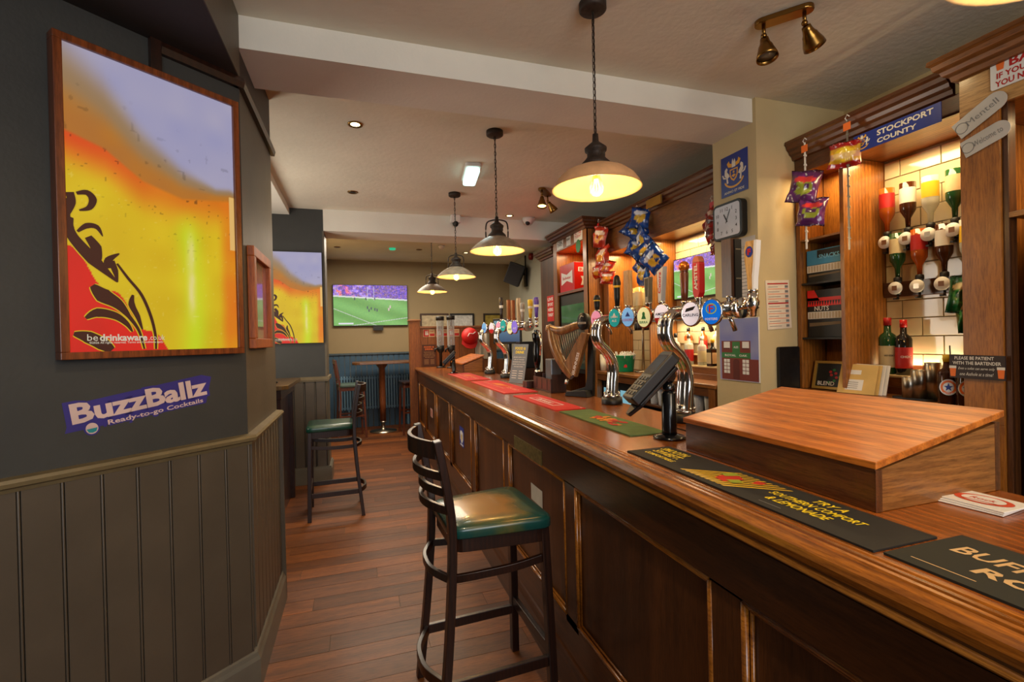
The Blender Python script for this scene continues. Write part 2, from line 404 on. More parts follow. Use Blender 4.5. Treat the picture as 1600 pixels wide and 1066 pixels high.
# ceiling and beams
ce = G().box((-3.2, -2.6, CEIL), (4.2, 9.0, CEIL+0.1)).build('ceiling', CEILM); struct(ce, 'low plaster ceiling in warm beige above the bar', 'ceiling')
bm1 = G().box((XB, 2.325, 2.778), (2.31, 2.672, CEIL+0.02)).build('ceiling_beam', BEAMM); struct(bm1, 'pale boxed ceiling beam crossing above the nearest hanging lamp', 'beam')
bm2 = G().box((-0.33, 5.47, 2.69), (2.79, 5.88, CEIL+0.02)).build('ceiling_beam', BEAMM); struct(bm2, 'lower pale ceiling beam further down the room behind the second lamp', 'beam')
bk = G().box((-1.9, 3.09, 2.85), (-0.66, 5.5, CEIL+0.01)).build('ceiling_box', BEAMM); struct(bk, 'white boxed ceiling edge over the recess on the left', 'beam')
# splay wall with wainscot
def onw(s, z, off=0.0): return Vector((WC.x+WD.x*s+WN.x*off, WC.y+WD.y*s+WN.y*off, z))
MW = Matrix(((WD.x, 0, WN.x, WC.x), (WD.y, 0, WN.y, WC.y), (0, 1, 0, 0), (0, 0, 0, 1)))   # local (s, z, out)
g = G(); g.prism([(-0.78, 0), (0.0, 0), (0.0, CEIL), (-0.78, CEIL)], (-0.12, 0), MW)
wl = g.build('wall_left', WALL_DARK); struct(wl, 'charcoal painted angled wall carrying the large lit beer picture')
s = -0.81+0.0
edges = [-0.78, -0.7085, -0.6065, -0.5045, -0.4025, -0.3005, -0.1985, -0.0965, 0.0]
PANELW = pm('wainscot_paint', (82, 72, 60), 0.42, var=0.12, scale=4, bump=0.05, bscale=40)
for a, b in zip(edges[:-1], edges[1:]):
    g = G(); gp = 0.0035; bd = 0.005
    # tongue and groove board: flat face, a bead down its right edge
    g.prism([(a+0.001, 0.0), (b-0.0105, 0.0), (b-0.0105, 1.07), (a+0.001, 1.07)], (0.0, 0.012), MW)
    g.lathe([(0.0038, 0.0), (0.0038, -1.07)], M=MW @ Matrix.Translation((b-0.005, 0, 0.0095)) @ Matrix.Rotation(PI/2, 4, 'X'), seg=8)
    g.build('board', PANELW, wl, bevel=0.001)
g = G(); sec = [(0.0, 1.066), (0.014, 1.066), (0.018, 1.078), (0.034, 1.085), (0.038, 1.098), (0.032, 1.108), (0.0, 1.112)]
Lr = G()
def run(g, sec, p0, p1, n0, n1):
    """sweep a profile (out, z) between two plan points with outward directions n0, n1 (mitred)"""
    A = [g.v(Vector((p0.x+n0.x*q[0], p0.y+n0.y*q[0], q[1]))) for q in sec]; B = [g.v(Vector((p1.x+n1.x*q[0], p1.y+n1.y*q[0], q[1]))) for q in sec]
    g.f(A); g.f(B[::-1]); n = len(sec)
    for i in range(n): g.f([A[i], B[i], B[(i+1) % n], A[(i+1) % n]])
XN = Vector((1, 0, 0)); mit = (WN+XN)/(1+WN.dot(XN))
pA = onw(-0.78, 0); pB = WC.copy(); pC = Vector((XB, 3.09, 0))
run(g, sec, pA, pB, WN, mit); run(g, sec, pB, pC, mit, XN)
o = g.build('trim_1', pm('rail_paint', (112, 98, 70), 0.4, var=0.12, scale=12)); struct(o, 'rounded dado rail along the top of the near wainscot', 'trim')
g = G(); sec = [(0.0, 0.0), (0.03, 0.0), (0.03, 0.135), (0.022, 0.15), (0.018, 0.165), (0.012, 0.172), (0.0, 0.172)]
run(g, sec, pA, pB, WN, mit); run(g, sec, pB, pC, mit, XN)
o = g.build('baseboard_left', pm('baseboard_paint', (104, 98, 86), 0.4, var=0.1)); struct(o, 'tall painted baseboard under the near wainscot', 'trim')
# corridor wall (x = XB) from the corner to the recess
w2 = G().box((XB-0.12, 2.325, 0), (XB, 3.09, 2.6)).build('wall_side', WALL_LOW); struct(w2, 'olive painted corridor wall with a small framed picture')
G().box((XB-0.12, 2.3, 2.6), (XB+0.0, 3.09, CEIL)).build('upper_wall', WALL_BROWN, w2)
yy = 2.345
while yy < 3.06:
    y1 = min(yy+0.085, 3.088)
    g = G().box((XB, yy, 0), (XB+0.01, y1-0.012, 1.07)); g.cyl((XB+0.007, y1-0.006, 0), (XB+0.007, y1-0.006, 1.07), 0.004, seg=6)
    g.build('board', PANELW, w2); yy += 0.085
g = G().box((XB-0.02, 3.078, 0.0), (XB+0.03, 3.094, 1.1)); g.build('corner_post', PANELW, w2)
# squared bulkhead over the splay, with brown picture rail under it
g = G(); g.prism([(XB, 2.325), (XB, 0.3), (-1.45, 0.3), (-1.45, 1.6), tuple(onw(-0.78, 0))[:2]], (2.645, CEIL), Matrix.Identity(4))
o = g.build('ceiling_bulkhead', WALL_BROWN); struct(o, 'dark brown boxed bulkhead above the angled wall', 'bulkhead')
G().box((XB, 0.3, 2.645), (XB+0.004, 2.325, CEIL)).build('bulkhead_face', WALL_LOW, o)
g = G(); sec = [(0.0, 2.6), (0.02, 2.6), (0.026, 2.625), (0.02, 2.645), (0.0, 2.645)]
run(g, sec, onw(-0.3, 0), pB, WN, mit); run(g, sec, pB, pC+Vector((0, 0.02, 0)), mit, XN)
g.prism([(-0.335, 2.38), (-0.3, 2.38), (-0.3, 2.645), (-0.335, 2.645)], (0.0, 0.022), MW)
o = g.build('trim_2', TRIMD); struct(o, 'dark brown picture rail stepping down beside the lit beer picture', 'trim')
# left end return beyond the splay, recess walls
g = G().box((-1.2, -2.6, 0), (-1.08, 1.76, CEIL)); o = g.build('wall_near', WALL_DARK); struct(o, 'charcoal wall just left of the wainscot')
g = G(); g.prism([(-0.9, 0), (-0.772, 0), (-0.772, 2.645), (-0.9, 2.645)], (0.0, 0.02), MW); g.build('corner_board', pm('corner_board_paint', (110, 116, 118), 0.45), o)
g = G().box((-1.75, 3.0, 0), (-1.63, 5.7, CEIL)).build('wall_recess', WALL_DARK); struct(g, 'dark back wall of the recess on the left')
g = G().box((-1.75, 3.02, 0), (XB-0.1, 3.085, CEIL)).build('wall_recess', WALL_DARK); struct(g, 'dark return wall at the near side of the recess')
# pillar wall carrying the second lit picture
PY = 5.5
pw_ = G().box((-1.75, PY, 0), (-0.33, PY+0.35, CEIL)).build('wall_pillar', WALL_DARK); struct(pw_, 'dark pillar wall carrying the smaller lit beer picture')
G().box((-0.345, PY-0.001, 0), (-0.326, PY+0.351, 2.69)).build('side_face', WALL_LOW, pw_)
for k in range(12):
    x0 = -1.62+k*0.107
    g = G().box((x0+0.003, PY-0.012, 0), (x0+0.09, PY, 1.1)); g.cyl((x0+0.098, PY-0.008, 0), (x0+0.098, PY-0.008, 1.1), 0.004, seg=6); g.build('board', PANELW, pw_)
g = G().box((-1.6, PY-0.03, 1.1), (-0.305, PY+0.36, 1.135)); g.box((-1.6, PY-0.022, 1.085), (-0.315, PY+0.36, 1.1))
o = g.build('trim_3', MATS['rail_paint']); struct(o, 'dado rail round the dark pillar wall', 'trim')
g = G().box((-1.6, PY-0.03, 0), (-0.3, PY+0.36, 0.16)); g.box((-1.6, PY-0.022, 0.16), (-0.308, PY+0.36, 0.178))
o = g.build('baseboard_pillar', MATS['baseboard_paint']); struct(o, 'baseboard at the foot of the dark pillar wall', 'trim')
# far wall, side walls, right room wall
fw = G().box((-2.2, 8.8, 0), (2.95, 8.92, CEIL)).build('wall_back', CREAM2); struct(fw, 'olive cream far wall with the television and framed pictures')
k = 0; x = -0.6
while x < 2.7:
    g = G().box((x+0.002, 8.786, 0), (x+0.078, 8.8, 1.27)); g.cyl((x+0.086, 8.79, 0), (x+0.086, 8.79, 1.27), 0.004, seg=6); g.build('board', BLUEW, fw); x += 0.092
g = G().box((-0.6, 8.76, 1.27), (2.79, 8.8, 1.3)); o = g.build('trim_4', pm('blue_rail_paint', (70, 84, 92), 0.5)); struct(o, 'dado rail above the blue boarding on the far wall', 'trim')
g = G().box((-0.62, 5.8, 0), (-0.5, 8.8, CEIL)).build('wall_alcove', CREAM2); struct(g, 'cream side wall of the far seating area')
rw = G().box((2.79, 5.55, 0), (2.91, 8.8, CEIL)).build('wall_right', PALE); struct(rw, 'pale grey side wall behind the hanging loudspeaker')
bw = G().box((3.03, -2.6, 0), (3.15, 5.6, CEIL)).build('wall_bar_back', CREAM); struct(bw, 'cream wall behind the back bar shelves')
# pillar in the back bar
pi = G().box((2.31, 2.3, 0), (3.05, 2.67, CEIL)).build('wall_pier', CREAM); struct(pi, 'cream pier between the back bar shelves with clock and notices')
# rear wall with windows, behind the photographer
g = G()
g.box((-1.2, -2.6, 0), (3.1, -2.5, 0.95)); g.box((-1.2, -2.6, 2.55), (3.1, -2.5, CEIL)); g.box((-1.2, -2.6, 0.95), (-0.85, -2.5, 2.55)); g.box((1.45, -2.6, 0.95), (3.1, -2.5, 2.55))
o = g.build('wall_front', CREAM2); struct(o, 'front wall with the street window behind the viewer')
g = G()
for xx in (-0.85, 0.27, 1.39): g.box((xx, -2.58, 0.95), (xx+0.06, -2.52, 2.55))
for zz in (0.95, 1.9, 2.49): g.box((-0.85, -2.58, zz), (1.45, -2.52, zz+0.06))
o = g.build('window_1', TRIMD); struct(o, 'timber framed street window behind the viewer', 'window')

g = G()
for yy in (3.7, 4.32, 4.94): g.box((-1.63, yy, 1.1), (-1.60, yy+0.06, 2.46))
for zz in (1.1, 2.40): g.box((-1.63, 3.7, zz), (-1.60, 5.0, zz+0.06))
o = g.build('added_recess_window', TRIMD); struct(o, 'timber framed side window in the recess, hidden behind the corridor wall', 'window')  # invented window frame, goes with the added recess light
# ============================================================ THE BAR COUNTER
ZB = 1.11
bar = thing('bar_counter', 'long dark oak bar counter with panelled front and rounded worn edge', 'bar', (1.1, 3.2, 0))
G().box((0.84, -0.7, 0), (1.40, 6.99, 1.055)).build('body', pm('bar_inside', (30, 18, 12), 0.7), bar)
g = G().box((0.846, -0.7, 1.062), (1.45, 7.0, ZB)); g.build('worktop', BAR_TOP, bar)
sec = [(0.846, 1.062), (0.846, ZB), (0.837, ZB), (0.8345, 1.1065), (0.8305, 1.1065), (0.828, ZB), (0.819, ZB), (0.8165, 1.1065), (0.8125, 1.1065), (0.81, ZB), (0.801, ZB), (0.7985, 1.1065), (0.7945, 1.1065), (0.792, 1.1095), (0.780, 1.106), (0.771, 1.099), (0.766, 1.088), (0.768, 1.076), (0.777, 1.066), (0.79, 1.062)]
G().sweep(sec, -0.7, 7.04).build('worktop_edge', BAR_NOSE, bar)
g = G(); g.cyl((0.797, -0.7, 1.052), (0.797, 7.0, 1.052), 0.010, seg=12); g.box((0.80, -0.7, 1.035), (0.84, 7.0, 1.062)); g.build('bead', BAR_NOSE, bar)
grpbox('fascia', (0.80, -0.7, 0.905), (0.84, 7.0, 1.04), BAR_DARK, bar, 0.003)
PAN = [(-0.7, -0.03), (0.08, 0.87), (0.98, 1.75), (1.86, 2.64), (2.75, 3.49), (3.63, 4.44), (4.55, 5.35), (5.46, 6.27), (6.38, 6.93)]
for i, (a, b) in enumerate(PAN):
    grpbox('panel', (0.828, a, 0.33), (0.842, b, 0.895), BAR_PANEL, bar, 0.0)
    g = G()
    for (p0, p1) in (((a, 0.332), (b, 0.332)), ((a, 0.893), (b, 0.893)), ((a, 0.332), (a, 0.893)), ((b, 0.332), (b, 0.893))):
        dy = 0.008
        for off, r in ((0.0, 0.009), (0.014, 0.005)):
            sy = (off if p0[0] == a else -off) if p0[0] == p1[0] else 0
            sz = (off if p0[1] < 0.5 else -off) if p0[1] == p1[1] else 0
            g.cyl((0.816+off*0.5, p0[0]+sy, p0[1]+sz), (0.816+off*0.5, p1[0]+sy, p1[1]+sz), r, seg=8)
    g.build('panel_moulding', BAR_NOSE, bar)
    c0 = PAN[i-1][1] if i else -0.8
    if i: grpbox('stile', (0.812, c0-0.004, 0.30), (0.842, a+0.004, 0.905), BAR_PANEL, bar, 0.001)
grpbox('top_rail', (0.812, -0.7, 0.892), (0.842, 7.0, 0.908), BAR_DARK, bar, 0.001)
grpbox('bottom_rail', (0.812, -0.7, 0.172), (0.842, 7.0, 0.335), BAR_DARK, bar, 0.001)
g = G().sweep([(0.842, 0), (0.797, 0), (0.797, 0.135), (0.803, 0.15), (0.806, 0.17), (0.812, 0.178), (0.842, 0.178)], -0.7, 7.0); g.build('kickboard', BAR_DARK, bar)
# end of the counter by the partition
grpbox('end_panel', (0.80, 6.985, 0.0), (1.44, 7.005, 1.06), BAR_PANEL, bar, 0.001)
# plates and stickers on the front
M = frame((0.7995, 2.285, 0.935), (0, -1, 0), (0, 0, 1))
g = G(); g.prism([(-0.205, -0.034), (0.205, -0.034), (0.205, 0.034), (-0.205, 0.034)], 0.003, M)
g = G(); g.prism([(-0.205, -0.034), (0.205, -0.034), (0.205, 0.034), (-0.205, 0.034)], 0.003, M)
g.build('brass_plate', pm('dull_brass_plate', (118, 104, 60), 0.45, 0.7, var=0.35, scale=60), bar, label='dull tarnished brass plate')
M = frame((0.8275, 2.235, 0.715), (0, -1, 0), (0, 0, 1))
g = G(); g.rect(-0.08, -0.042, 0.08, 0.042, M, 0.001); g.mi = 1
g.build('sticker', [pm('grubby_white_sticker', (196, 190, 176), 0.6), GREYP], bar, label='small square white sticker')
M = frame((0.8275, 4.06, 0.66), (0, -1, 0), (0, 0, 1))
g = G(); g.rect(-0.09, -0.085, 0.09, 0.085, M, 0.001); g.mi = 1
g.disc((0, 0), 0.05, 0.055, M, 0.0016); g.disc((-0.05, 0.01), 0.016, 0.04, M, 0.0016); g.disc((0.05, 0.01), 0.016, 0.04, M, 0.0016); g.rect(-0.06, -0.075, 0.06, -0.062, M, 0.0016)
g.mi = 2; g.disc((0, -0.005), 0.022, 0.028, M, 0.0022)
g.build('sticker', [BLUEP, WHITEP, GOLD], bar, label='blue sticker with a white crest')
M = frame((0.8275, 5.85, 0.61), (0, -1, 0), (0, 0, 1))
g = G(); g.rect(-0.09, -0.05, 0.09, 0.055, M, 0.001); g.mi = 1; g.text('BAR', M, w=0.12, z=0.0016, at=(0, 0.015)); g.text('OPEN', M, w=0.1, z=0.0016, at=(0, -0.025))
g.build('sticker', [pm('pink_sticker', (214, 170, 160), 0.6), RED], bar, label='small pinkish white sticker')

# partition with a post at the far end of the bar
part = thing('wooden_partition', 'varnished wood partition with tall square post at the far end of the bar', 'partition', (1.4, 7.1, 0))
PART = wood('partition_oak', (112, 60, 20), (176, 106, 44), 'z', rough=0.5, coat=0.05)
grpbox('post', (0.70, 7.01, 0), (0.85, 7.15, 1.775), PART, part, 0.004)
grpbox('post_cap', (0.685, 6.995, 1.775), (0.865, 7.165, 1.80), SHELF_Y, part, 0.006)
for k in range(10):
    grpbox('board', (0.852+k*0.116, 7.05, 0.0), (0.852+k*0.116+0.112, 7.08, 1.67), PART, part, 0.002)
grpbox('top_rail', (0.85, 7.02, 1.67), (2.02, 7.10, 1.70), SHELF_Y, part, 0.003)
for k, x in enumerate((0.935, 1.12, 1.30)):
    M = frame((x+0.05, 7.048, 1.60), (1, 0, 0), (0, 0, 1))
    g = G(); g.prism([(-0.085, -0.055), (0.085, -0.055), (0.085, 0.055), (-0.085, 0.055)], 0.002, M)
    g.mi = 1; g.rect(-0.08, -0.05, 0.0, 0.05, M, 0.0024); g.rect(0.01, -0.045, 0.08, -0.005, M, 0.0024)
    g.mi = 2; g.rect(-0.055, -0.03, -0.035, 0.03, M, 0.003); g.rect(-0.03, -0.03, -0.012, 0.012, M, 0.003); g.flat([(-0.034, 0.02), (-0.02, 0.038), (-0.008, 0.02)], M, 0.003)
    g.mi = 1; g.text('FIRE', M, w=0.05, z=0.003, at=(0.042, 0.025))
    o = g.build('fire_sign', [pm('cream_sign', (226, 206, 160), 0.5), RED, WHITEP])
    tag(o, ['small red and cream fire sign on the partition, leftmost of three', 'small red and cream fire sign on the partition, middle of three', 'small red and cream fire sign on the partition, nearest the red cap'][k], 'sign', 'fire signs on the partition')

# bar runners
def runner(name, label, x0, y0, x1, y1, mat, cat='bar runner', lift=0.0, wav=False):
    M = frame(((x0+x1)/2, (y0+y1)/2, ZB+lift), (0, -1, 0), (1, 0, 0)); L, Wd = abs(y1-y0), abs(x1-x0)
    g = G(); nseg = 24; top = []
    pts = [(-L/2+L*i/nseg) for i in range(nseg+1)]
    for i in range(nseg):
        a, b = pts[i], pts[i+1]
        ha = 0.0045 if not wav else 0.0045+0.0022*abs(math.sin(i*1.3)); hb = 0.0045 if not wav else 0.0045+0.0022*abs(math.sin((i+1)*1.3))
        g.poly([M @ Vector((a, -Wd/2, ha)), M @ Vector((b, -Wd/2, hb)), M @ Vector((b, Wd/2, 0.0045)), M @ Vector((a, Wd/2, 0.0045))])
        g.poly([M @ Vector((a, -Wd/2, 0.0005)), M @ Vector((b, -Wd/2, 0.0005)), M @ Vector((b, -Wd/2, hb)), M @ Vector((a, -Wd/2, ha))])
        g.poly([M @ Vector((a, Wd/2, 0.0045)), M @ Vector((b, Wd/2, 0.0045)), M @ Vector((b, Wd/2, 0.0005)), M @ Vector((a, Wd/2, 0.0005))])
    for e, sgn in ((-L/2, 1), (L/2, -1)):
        g.poly([M @ Vector((e, -Wd/2, 0.0005)), M @ Vector((e, -Wd/2, 0.0045)), M @ Vector((e, Wd/2, 0.0045)), M @ Vector((e, Wd/2, 0.0005))])
    o = g.build(name, mat); tag(o, label, cat); rebase(o, ((x0+x1)/2, (y0+y1)/2, ZB+lift)); return o, M @ Matrix.Translation((0, 0, 0.0045)), L, Wd
BLKRUN = pm('black_rubber_runner', (26, 24, 21), 0.8, var=0.15, scale=20); REDRUN = pm('red_bar_runner', (196, 16, 14), 0.6, var=0.08)
o, M, L, Wd = runner('bar_runner', 'long black bar runner with yellow lettering in front of the wooden box', 0.848, 1.41, 1.012, 0.605, BLKRUN)
g = G(); z = 0.0006
for t, yy, w in (('SMOOTH.', 0.045, 0.125), ('SWEET.', 0.008, 0.13), ('COMFORTABLE.', -0.030, 0.145)):
    g.text(t, M, w=w, h=0.030 if t != 'COMFORTABLE.' else 0.018, shear=0.25, bold=0.02, at=(-0.305-yy*0.3, yy), z=z)
for t, yy, w, h in (('TRY A', 0.048, 0.075, 0.024), ('SOUTHERN COMFORT', 0.012, 0.225, 0.024), ('& LEMONADE', -0.024, 0.155, 0.026)):
    g.text(t, M, w=w, h=h, shear=0.25, bold=0.02, at=(0.205+yy*0.3, yy), z=z)
g.build('lettering', YELLOWP, o)
g = G()
for k in range(9):
    a = -0.075+k*0.02; g.flat([(a-0.08, -0.06), (a-0.068, -0.06), (a+0.03, 0.06), (a+0.022, 0.06)], M, z)
g.mi = 1; g.flat([(-0.05, -0.03), (-0.01, -0.035), (0.0, 0.02), (-0.03, 0.035), (-0.06, 0.01)], M, z*2); g.flat([(0.03, 0.015), (0.05, 0.03), (0.045, 0.05), (0.02, 0.045)], M, z*2)
g.mi = 2; g.flat([(-0.07, 0.01), (-0.045, 0.0), (-0.03, 0.04), (-0.06, 0.045)], M, z*3); g.flat([(-0.02, -0.02), (0.01, -0.025), (0.02, 0.0), (-0.005, 0.01)], M, z*3)
g.mi = 3; g.rect(0.13, -0.062, 0.19, -0.060, M, z)
g.build('picture', [GOLD, pm('cherry_red_print', (190, 50, 34), 0.5), pm('lime_print', (150, 160, 50), 0.5), GREYP], o)
o, M, L, Wd = runner('bar_runner', 'dark bar runner with cream lettering at the near end of the bar', 0.858, 0.595, 1.062, -0.30, pm('dark_olive_runner', (25, 27, 19), 0.8, var=0.1))
g = G()
g.text('BUFFALO', M, w=0.20, h=0.042, shear=0.12, bold=0.018, at=(-0.315, 0.030), z=z); g.text('ROSE', M, w=0.14, h=0.036, shear=0.1, bold=0.03, at=(-0.285, -0.030), z=z)
g.rect(-0.42, -0.078, -0.33, -0.0755, M, z)
g.build('lettering', pm('cream_print', (196, 160, 110), 0.5), o)
o, M, L, Wd = runner('bar_runner', 'green bar towel with a red and yellow picture under the card reader', 0.985, 2.295, 1.16, 1.615, pm('green_towel', (86, 112, 62), 0.9, var=0.12, bump=0.3, bscale=200), wav=True)
g = G()
for k in range(26):
    a = random.uniform(-0.12, 0.13); b = random.uniform(-0.04, 0.04); g.mi = k % 2; r = random.uniform(0.012, 0.028)
    g.flat([(a+r*math.cos(q)*random.uniform(.6, 1.3), b+r*math.sin(q)*random.uniform(.5, 1)) for q in (0, 1, 2, 3, 4, 5)], M, z+k*0.00004+0.001)
g.build('picture', [pm('tomato_print', (176, 42, 26), 0.8), pm('mustard_print', (206, 130, 36), 0.8)], o)
def redrunner(label, x0, y0, x1, y1, kind):
    o, M, L, Wd = runner('bar_runner', label, x0, y0, x1, y1, REDRUN); g = G()
    if kind == 0:
        g.rect(-0.2, -0.035, 0.2, 0.035, M, z); g.mi = 1; g.rect(-0.19, -0.028, 0.19, 0.028, M, z*1.6); g.mi = 0; g.text('Budweiser', M, w=0.24, h=0.034, shear=0.2, bold=0.02, z=z*2.4)
        for sx in (-1, 1):
            g.rect(sx*(L/2-0.02)-0.012, Wd/2-0.02, sx*(L/2-0.02)+0.012, Wd/2-0.014, M, z)
        g.build('lettering', [WHITEP, REDRUN], o)
    else:
        g.text('DELICIOUSLY REFRESHING', M, w=0.6*L, h=0.022, bold=0.01, at=(-0.1*L, -0.03), z=z); g.text('ICE COLD', M, w=0.25*L, h=0.035, bold=0.02, at=(0.25*L, 0.02), z=z)
        g.rect(-L/2+0.02, -Wd/2+0.014, L/2-0.02, -Wd/2+0.019, M, z); g.mi = 1; g.flat([(-0.25*L, -0.005), (-0.05*L, 0.0), (0.05*L, 0.05), (-0.2*L, 0.06)], M, z)
        g.text('CHEERS', M, w=0.3*L, h=0.03, bold=0.02, at=(0.0, 0.045), z=z*2)
        g.build('lettering', [pm('pinkish_print', (226, 150, 120), 0.6), pm('amber_print', (220, 120, 30), 0.6)], o)
redrunner('red bar runner with a white outlined name, next to the green towel', 0.98, 3.06, 1.155, 2.335, 0)
redrunner('red bar runner with orange picture in front of the leaning grey menu', 0.96, 4.26, 1.215, 3.21, 1)
redrunner('red bar runner furthest down the bar, beyond the other two red ones', 0.95, 5.38, 1.19, 4.40, 1)

# wooden wedge shaped boxes on the bar
def wedge_box(label, x0, x1, y0, y1, zf, zr):
    t = thing('wooden_box', label, 'box', ((x0+x1)/2, (y0+y1)/2, ZB))
    T = 0.018; z0 = ZB+0.001
    BOXF = wood('box_oak_front', (56, 28, 12), (112, 62, 28), 'y', rough=0.35); BOXS = wood('box_oak_side', (110, 66, 28), (168, 112, 54), 'x', rough=0.35); LID = wood('box_lid_wood', (158, 80, 20), (214, 128, 46), 'y', rough=0.4, coat=0.1, grain=0.5, ring=0.6)
    grpbox('front_board', (x0, y0, z0), (x0+T, y1, zf-0.002), BOXF, t, 0.001)
    grpbox('back_board', (x1-T, y0, z0), (x1, y1, zr-0.012), BOXF, t, 0.001)
    for yy in (y0, y1-T):
        g = G(); g.prism([(x0+T+0.001, z0), (x1-T-0.001, z0), (x1-T-0.001, zr-0.014), (x0+T+0.001, zf-0.004)], T, Matrix(((1, 0, 0, 0), (0, 0, 1, yy), (0, 1, 0, 0), (0, 0, 0, 1))))
        g.build('side_board', BOXS, t, bevel=0.001)
    grpbox('corner_strip', (x0-0.001, y0-0.002, z0), (x0+T, y0, zf-0.004), BOXF, t, 0.0005)
    g = G(); dz = (zr-zf)/(x1-x0); e = 0.006
    g.prism([(x0-e, zf-e*dz), (x1+e, zr+e*dz), (x1+e, zr+e*dz+0.016), (x0-e, zf-e*dz+0.016)], y1-y0+0.012, Matrix(((1, 0, 0, 0), (0, 0, 1, y0-0.006), (0, 1, 0, 0), (0, 0, 0, 1))))
    g.build('lid', LID, t, bevel=0.002)
wedge_box('large wooden box with sloping orange lid on the near part of the bar', 1.04, 1.455, 0.735, 1.355, 1.205, 1.285)
wedge_box('small wooden box with a sloping lid at the far end of the bar', 1.16, 1.42, 5.55, 6.25, 1.20, 1.29)

# stack of beer mats
t = thing('beer_mats', 'small stack of white beer mats with a red oval print near the box', 'beer mat', (1.29, 0.69, ZB))
for k in range(3):
    M = Matrix.Translation((1.292+0.004*k, 0.693-0.003*k, ZB+0.001+k*0.0035)) @ Matrix.Rotation(0.12-0.05*k, 4, 'Z')
    g = G(); g.prism([(-0.052, -0.06), (0.052, -0.06), (0.052, 0.06), (-0.052, 0.06)], 0.003, M)
    g.build('mat', WHITE, t, bevel=0.001)
M = frame((1.30, 0.687, ZB+0.0112), (0.1, -1, 0), (1, 0.1, 0))
g = G(); g.disc((0, 0), 0.05, 0.034, M, 0.0005, 28); g.mi = 1; g.disc((0, 0), 0.037, 0.027, M, 0.001, 28); g.mi = 0; g.text('Rock', M, w=0.045, shear=0.2, z=0.0015, bold=0.01); g.rect(-0.03, -0.02, 0.03, -0.017, M, 0.0015)
g.build('print', [pm('brick_red_print', (200, 72, 44), 0.5), WHITE], t)

# card readers on stands
def card_reader(label, x, y, sc=1.0):
    t = thing('card_reader', label, 'card reader', (x, y, ZB))
    B2 = pm('glossy_black_plastic', (14, 14, 16), 0.18, var=0.1)
    g = G(); g.lathe([(0.0, 0.001), (0.058, 0.001), (0.060, 0.006), (0.052, 0.012), (0.03, 0.016), (0.024, 0.02), (0.0, 0.02)], (0, 0, 0), seg=28); g.build('base', B2, t, world=False)
    g = G(); g.lathe([(0.028, 0.018), (0.027, 0.03), (0.027, 0.17), (0.022, 0.176), (0.0, 0.178)], seg=22); g.build('pole', B2, t, world=False)
    g = G(); g.ball((0.0, 0, 0.19), 0.024); g.tube([(0.0, 0, 0.18), (0.008, 0.0, 0.215), (0.0, 0.0, 0.25)], 0.016, 12); g.cyl((0.0, -0.022, 0.235), (0.0, 0.022, 0.235), 0.018); g.build('joint', B2, t, world=False)
    R = Matrix.Translation((-0.045, 0.02, 0.215)) @ Matrix.Rotation(-0.15, 4, 'Z') @ Matrix.Rotation(-0.78, 4, 'Y') @ Matrix.Diagonal((1.22, 1.15, 1, 1))
    g = G(R); g.prism([(-0.10, -0.036), (-0.095, -0.04), (0.085, -0.042), (0.098, -0.034), (0.098, 0.034), (0.085, 0.042), (-0.095, 0.04), (-0.10, 0.036)], (0.0, 0.042)); g.build('terminal', BLACK, t, world=False, bevel=0.006)
    g = G(R); g.prism([(-0.135, -0.01), (-0.09, -0.034), (0.07, -0.04), (0.07, 0.04), (-0.09, 0.034), (-0.135, 0.01)], (-0.018, -0.002)); g.build('cradle', B2, t, world=False, bevel=0.004)
    g = G(R); g.box((0.0, -0.031, 0.0421), (0.08, 0.031, 0.0432)); g.build('screen', pm('dark_screen_glass', (12, 13, 16), 0.15), t, world=False)
    g = G(R)
    for a in range(4):
        for b in range(3): g.box((-0.085+a*0.02, -0.028+b*0.02, 0.042), (-0.085+a*0.02+0.013, -0.028+b*0.02+0.015, 0.045))
    g.build('keypad', pm('dark_keys', (26, 26, 28), 0.5), t, world=False)
    g = G(); g.tube([(0.0, 0.03, 0.2), (0.03, 0.05, 0.12), (0.05, 0.045, 0.03), (0.13, 0.02, 0.004)], 0.003, 6); g.build('cable', BLACK, t, world=False)
    return t
r1 = card_reader('black card payment terminal tilted on a stand beside the wooden box', 1.105, 1.535)
r2 = dup(r1, (1.04, 5.47, ZB), label='black card payment terminal on a stand near the far end of the bar'); r2.scale = (0.8, 0.8, 0.8)

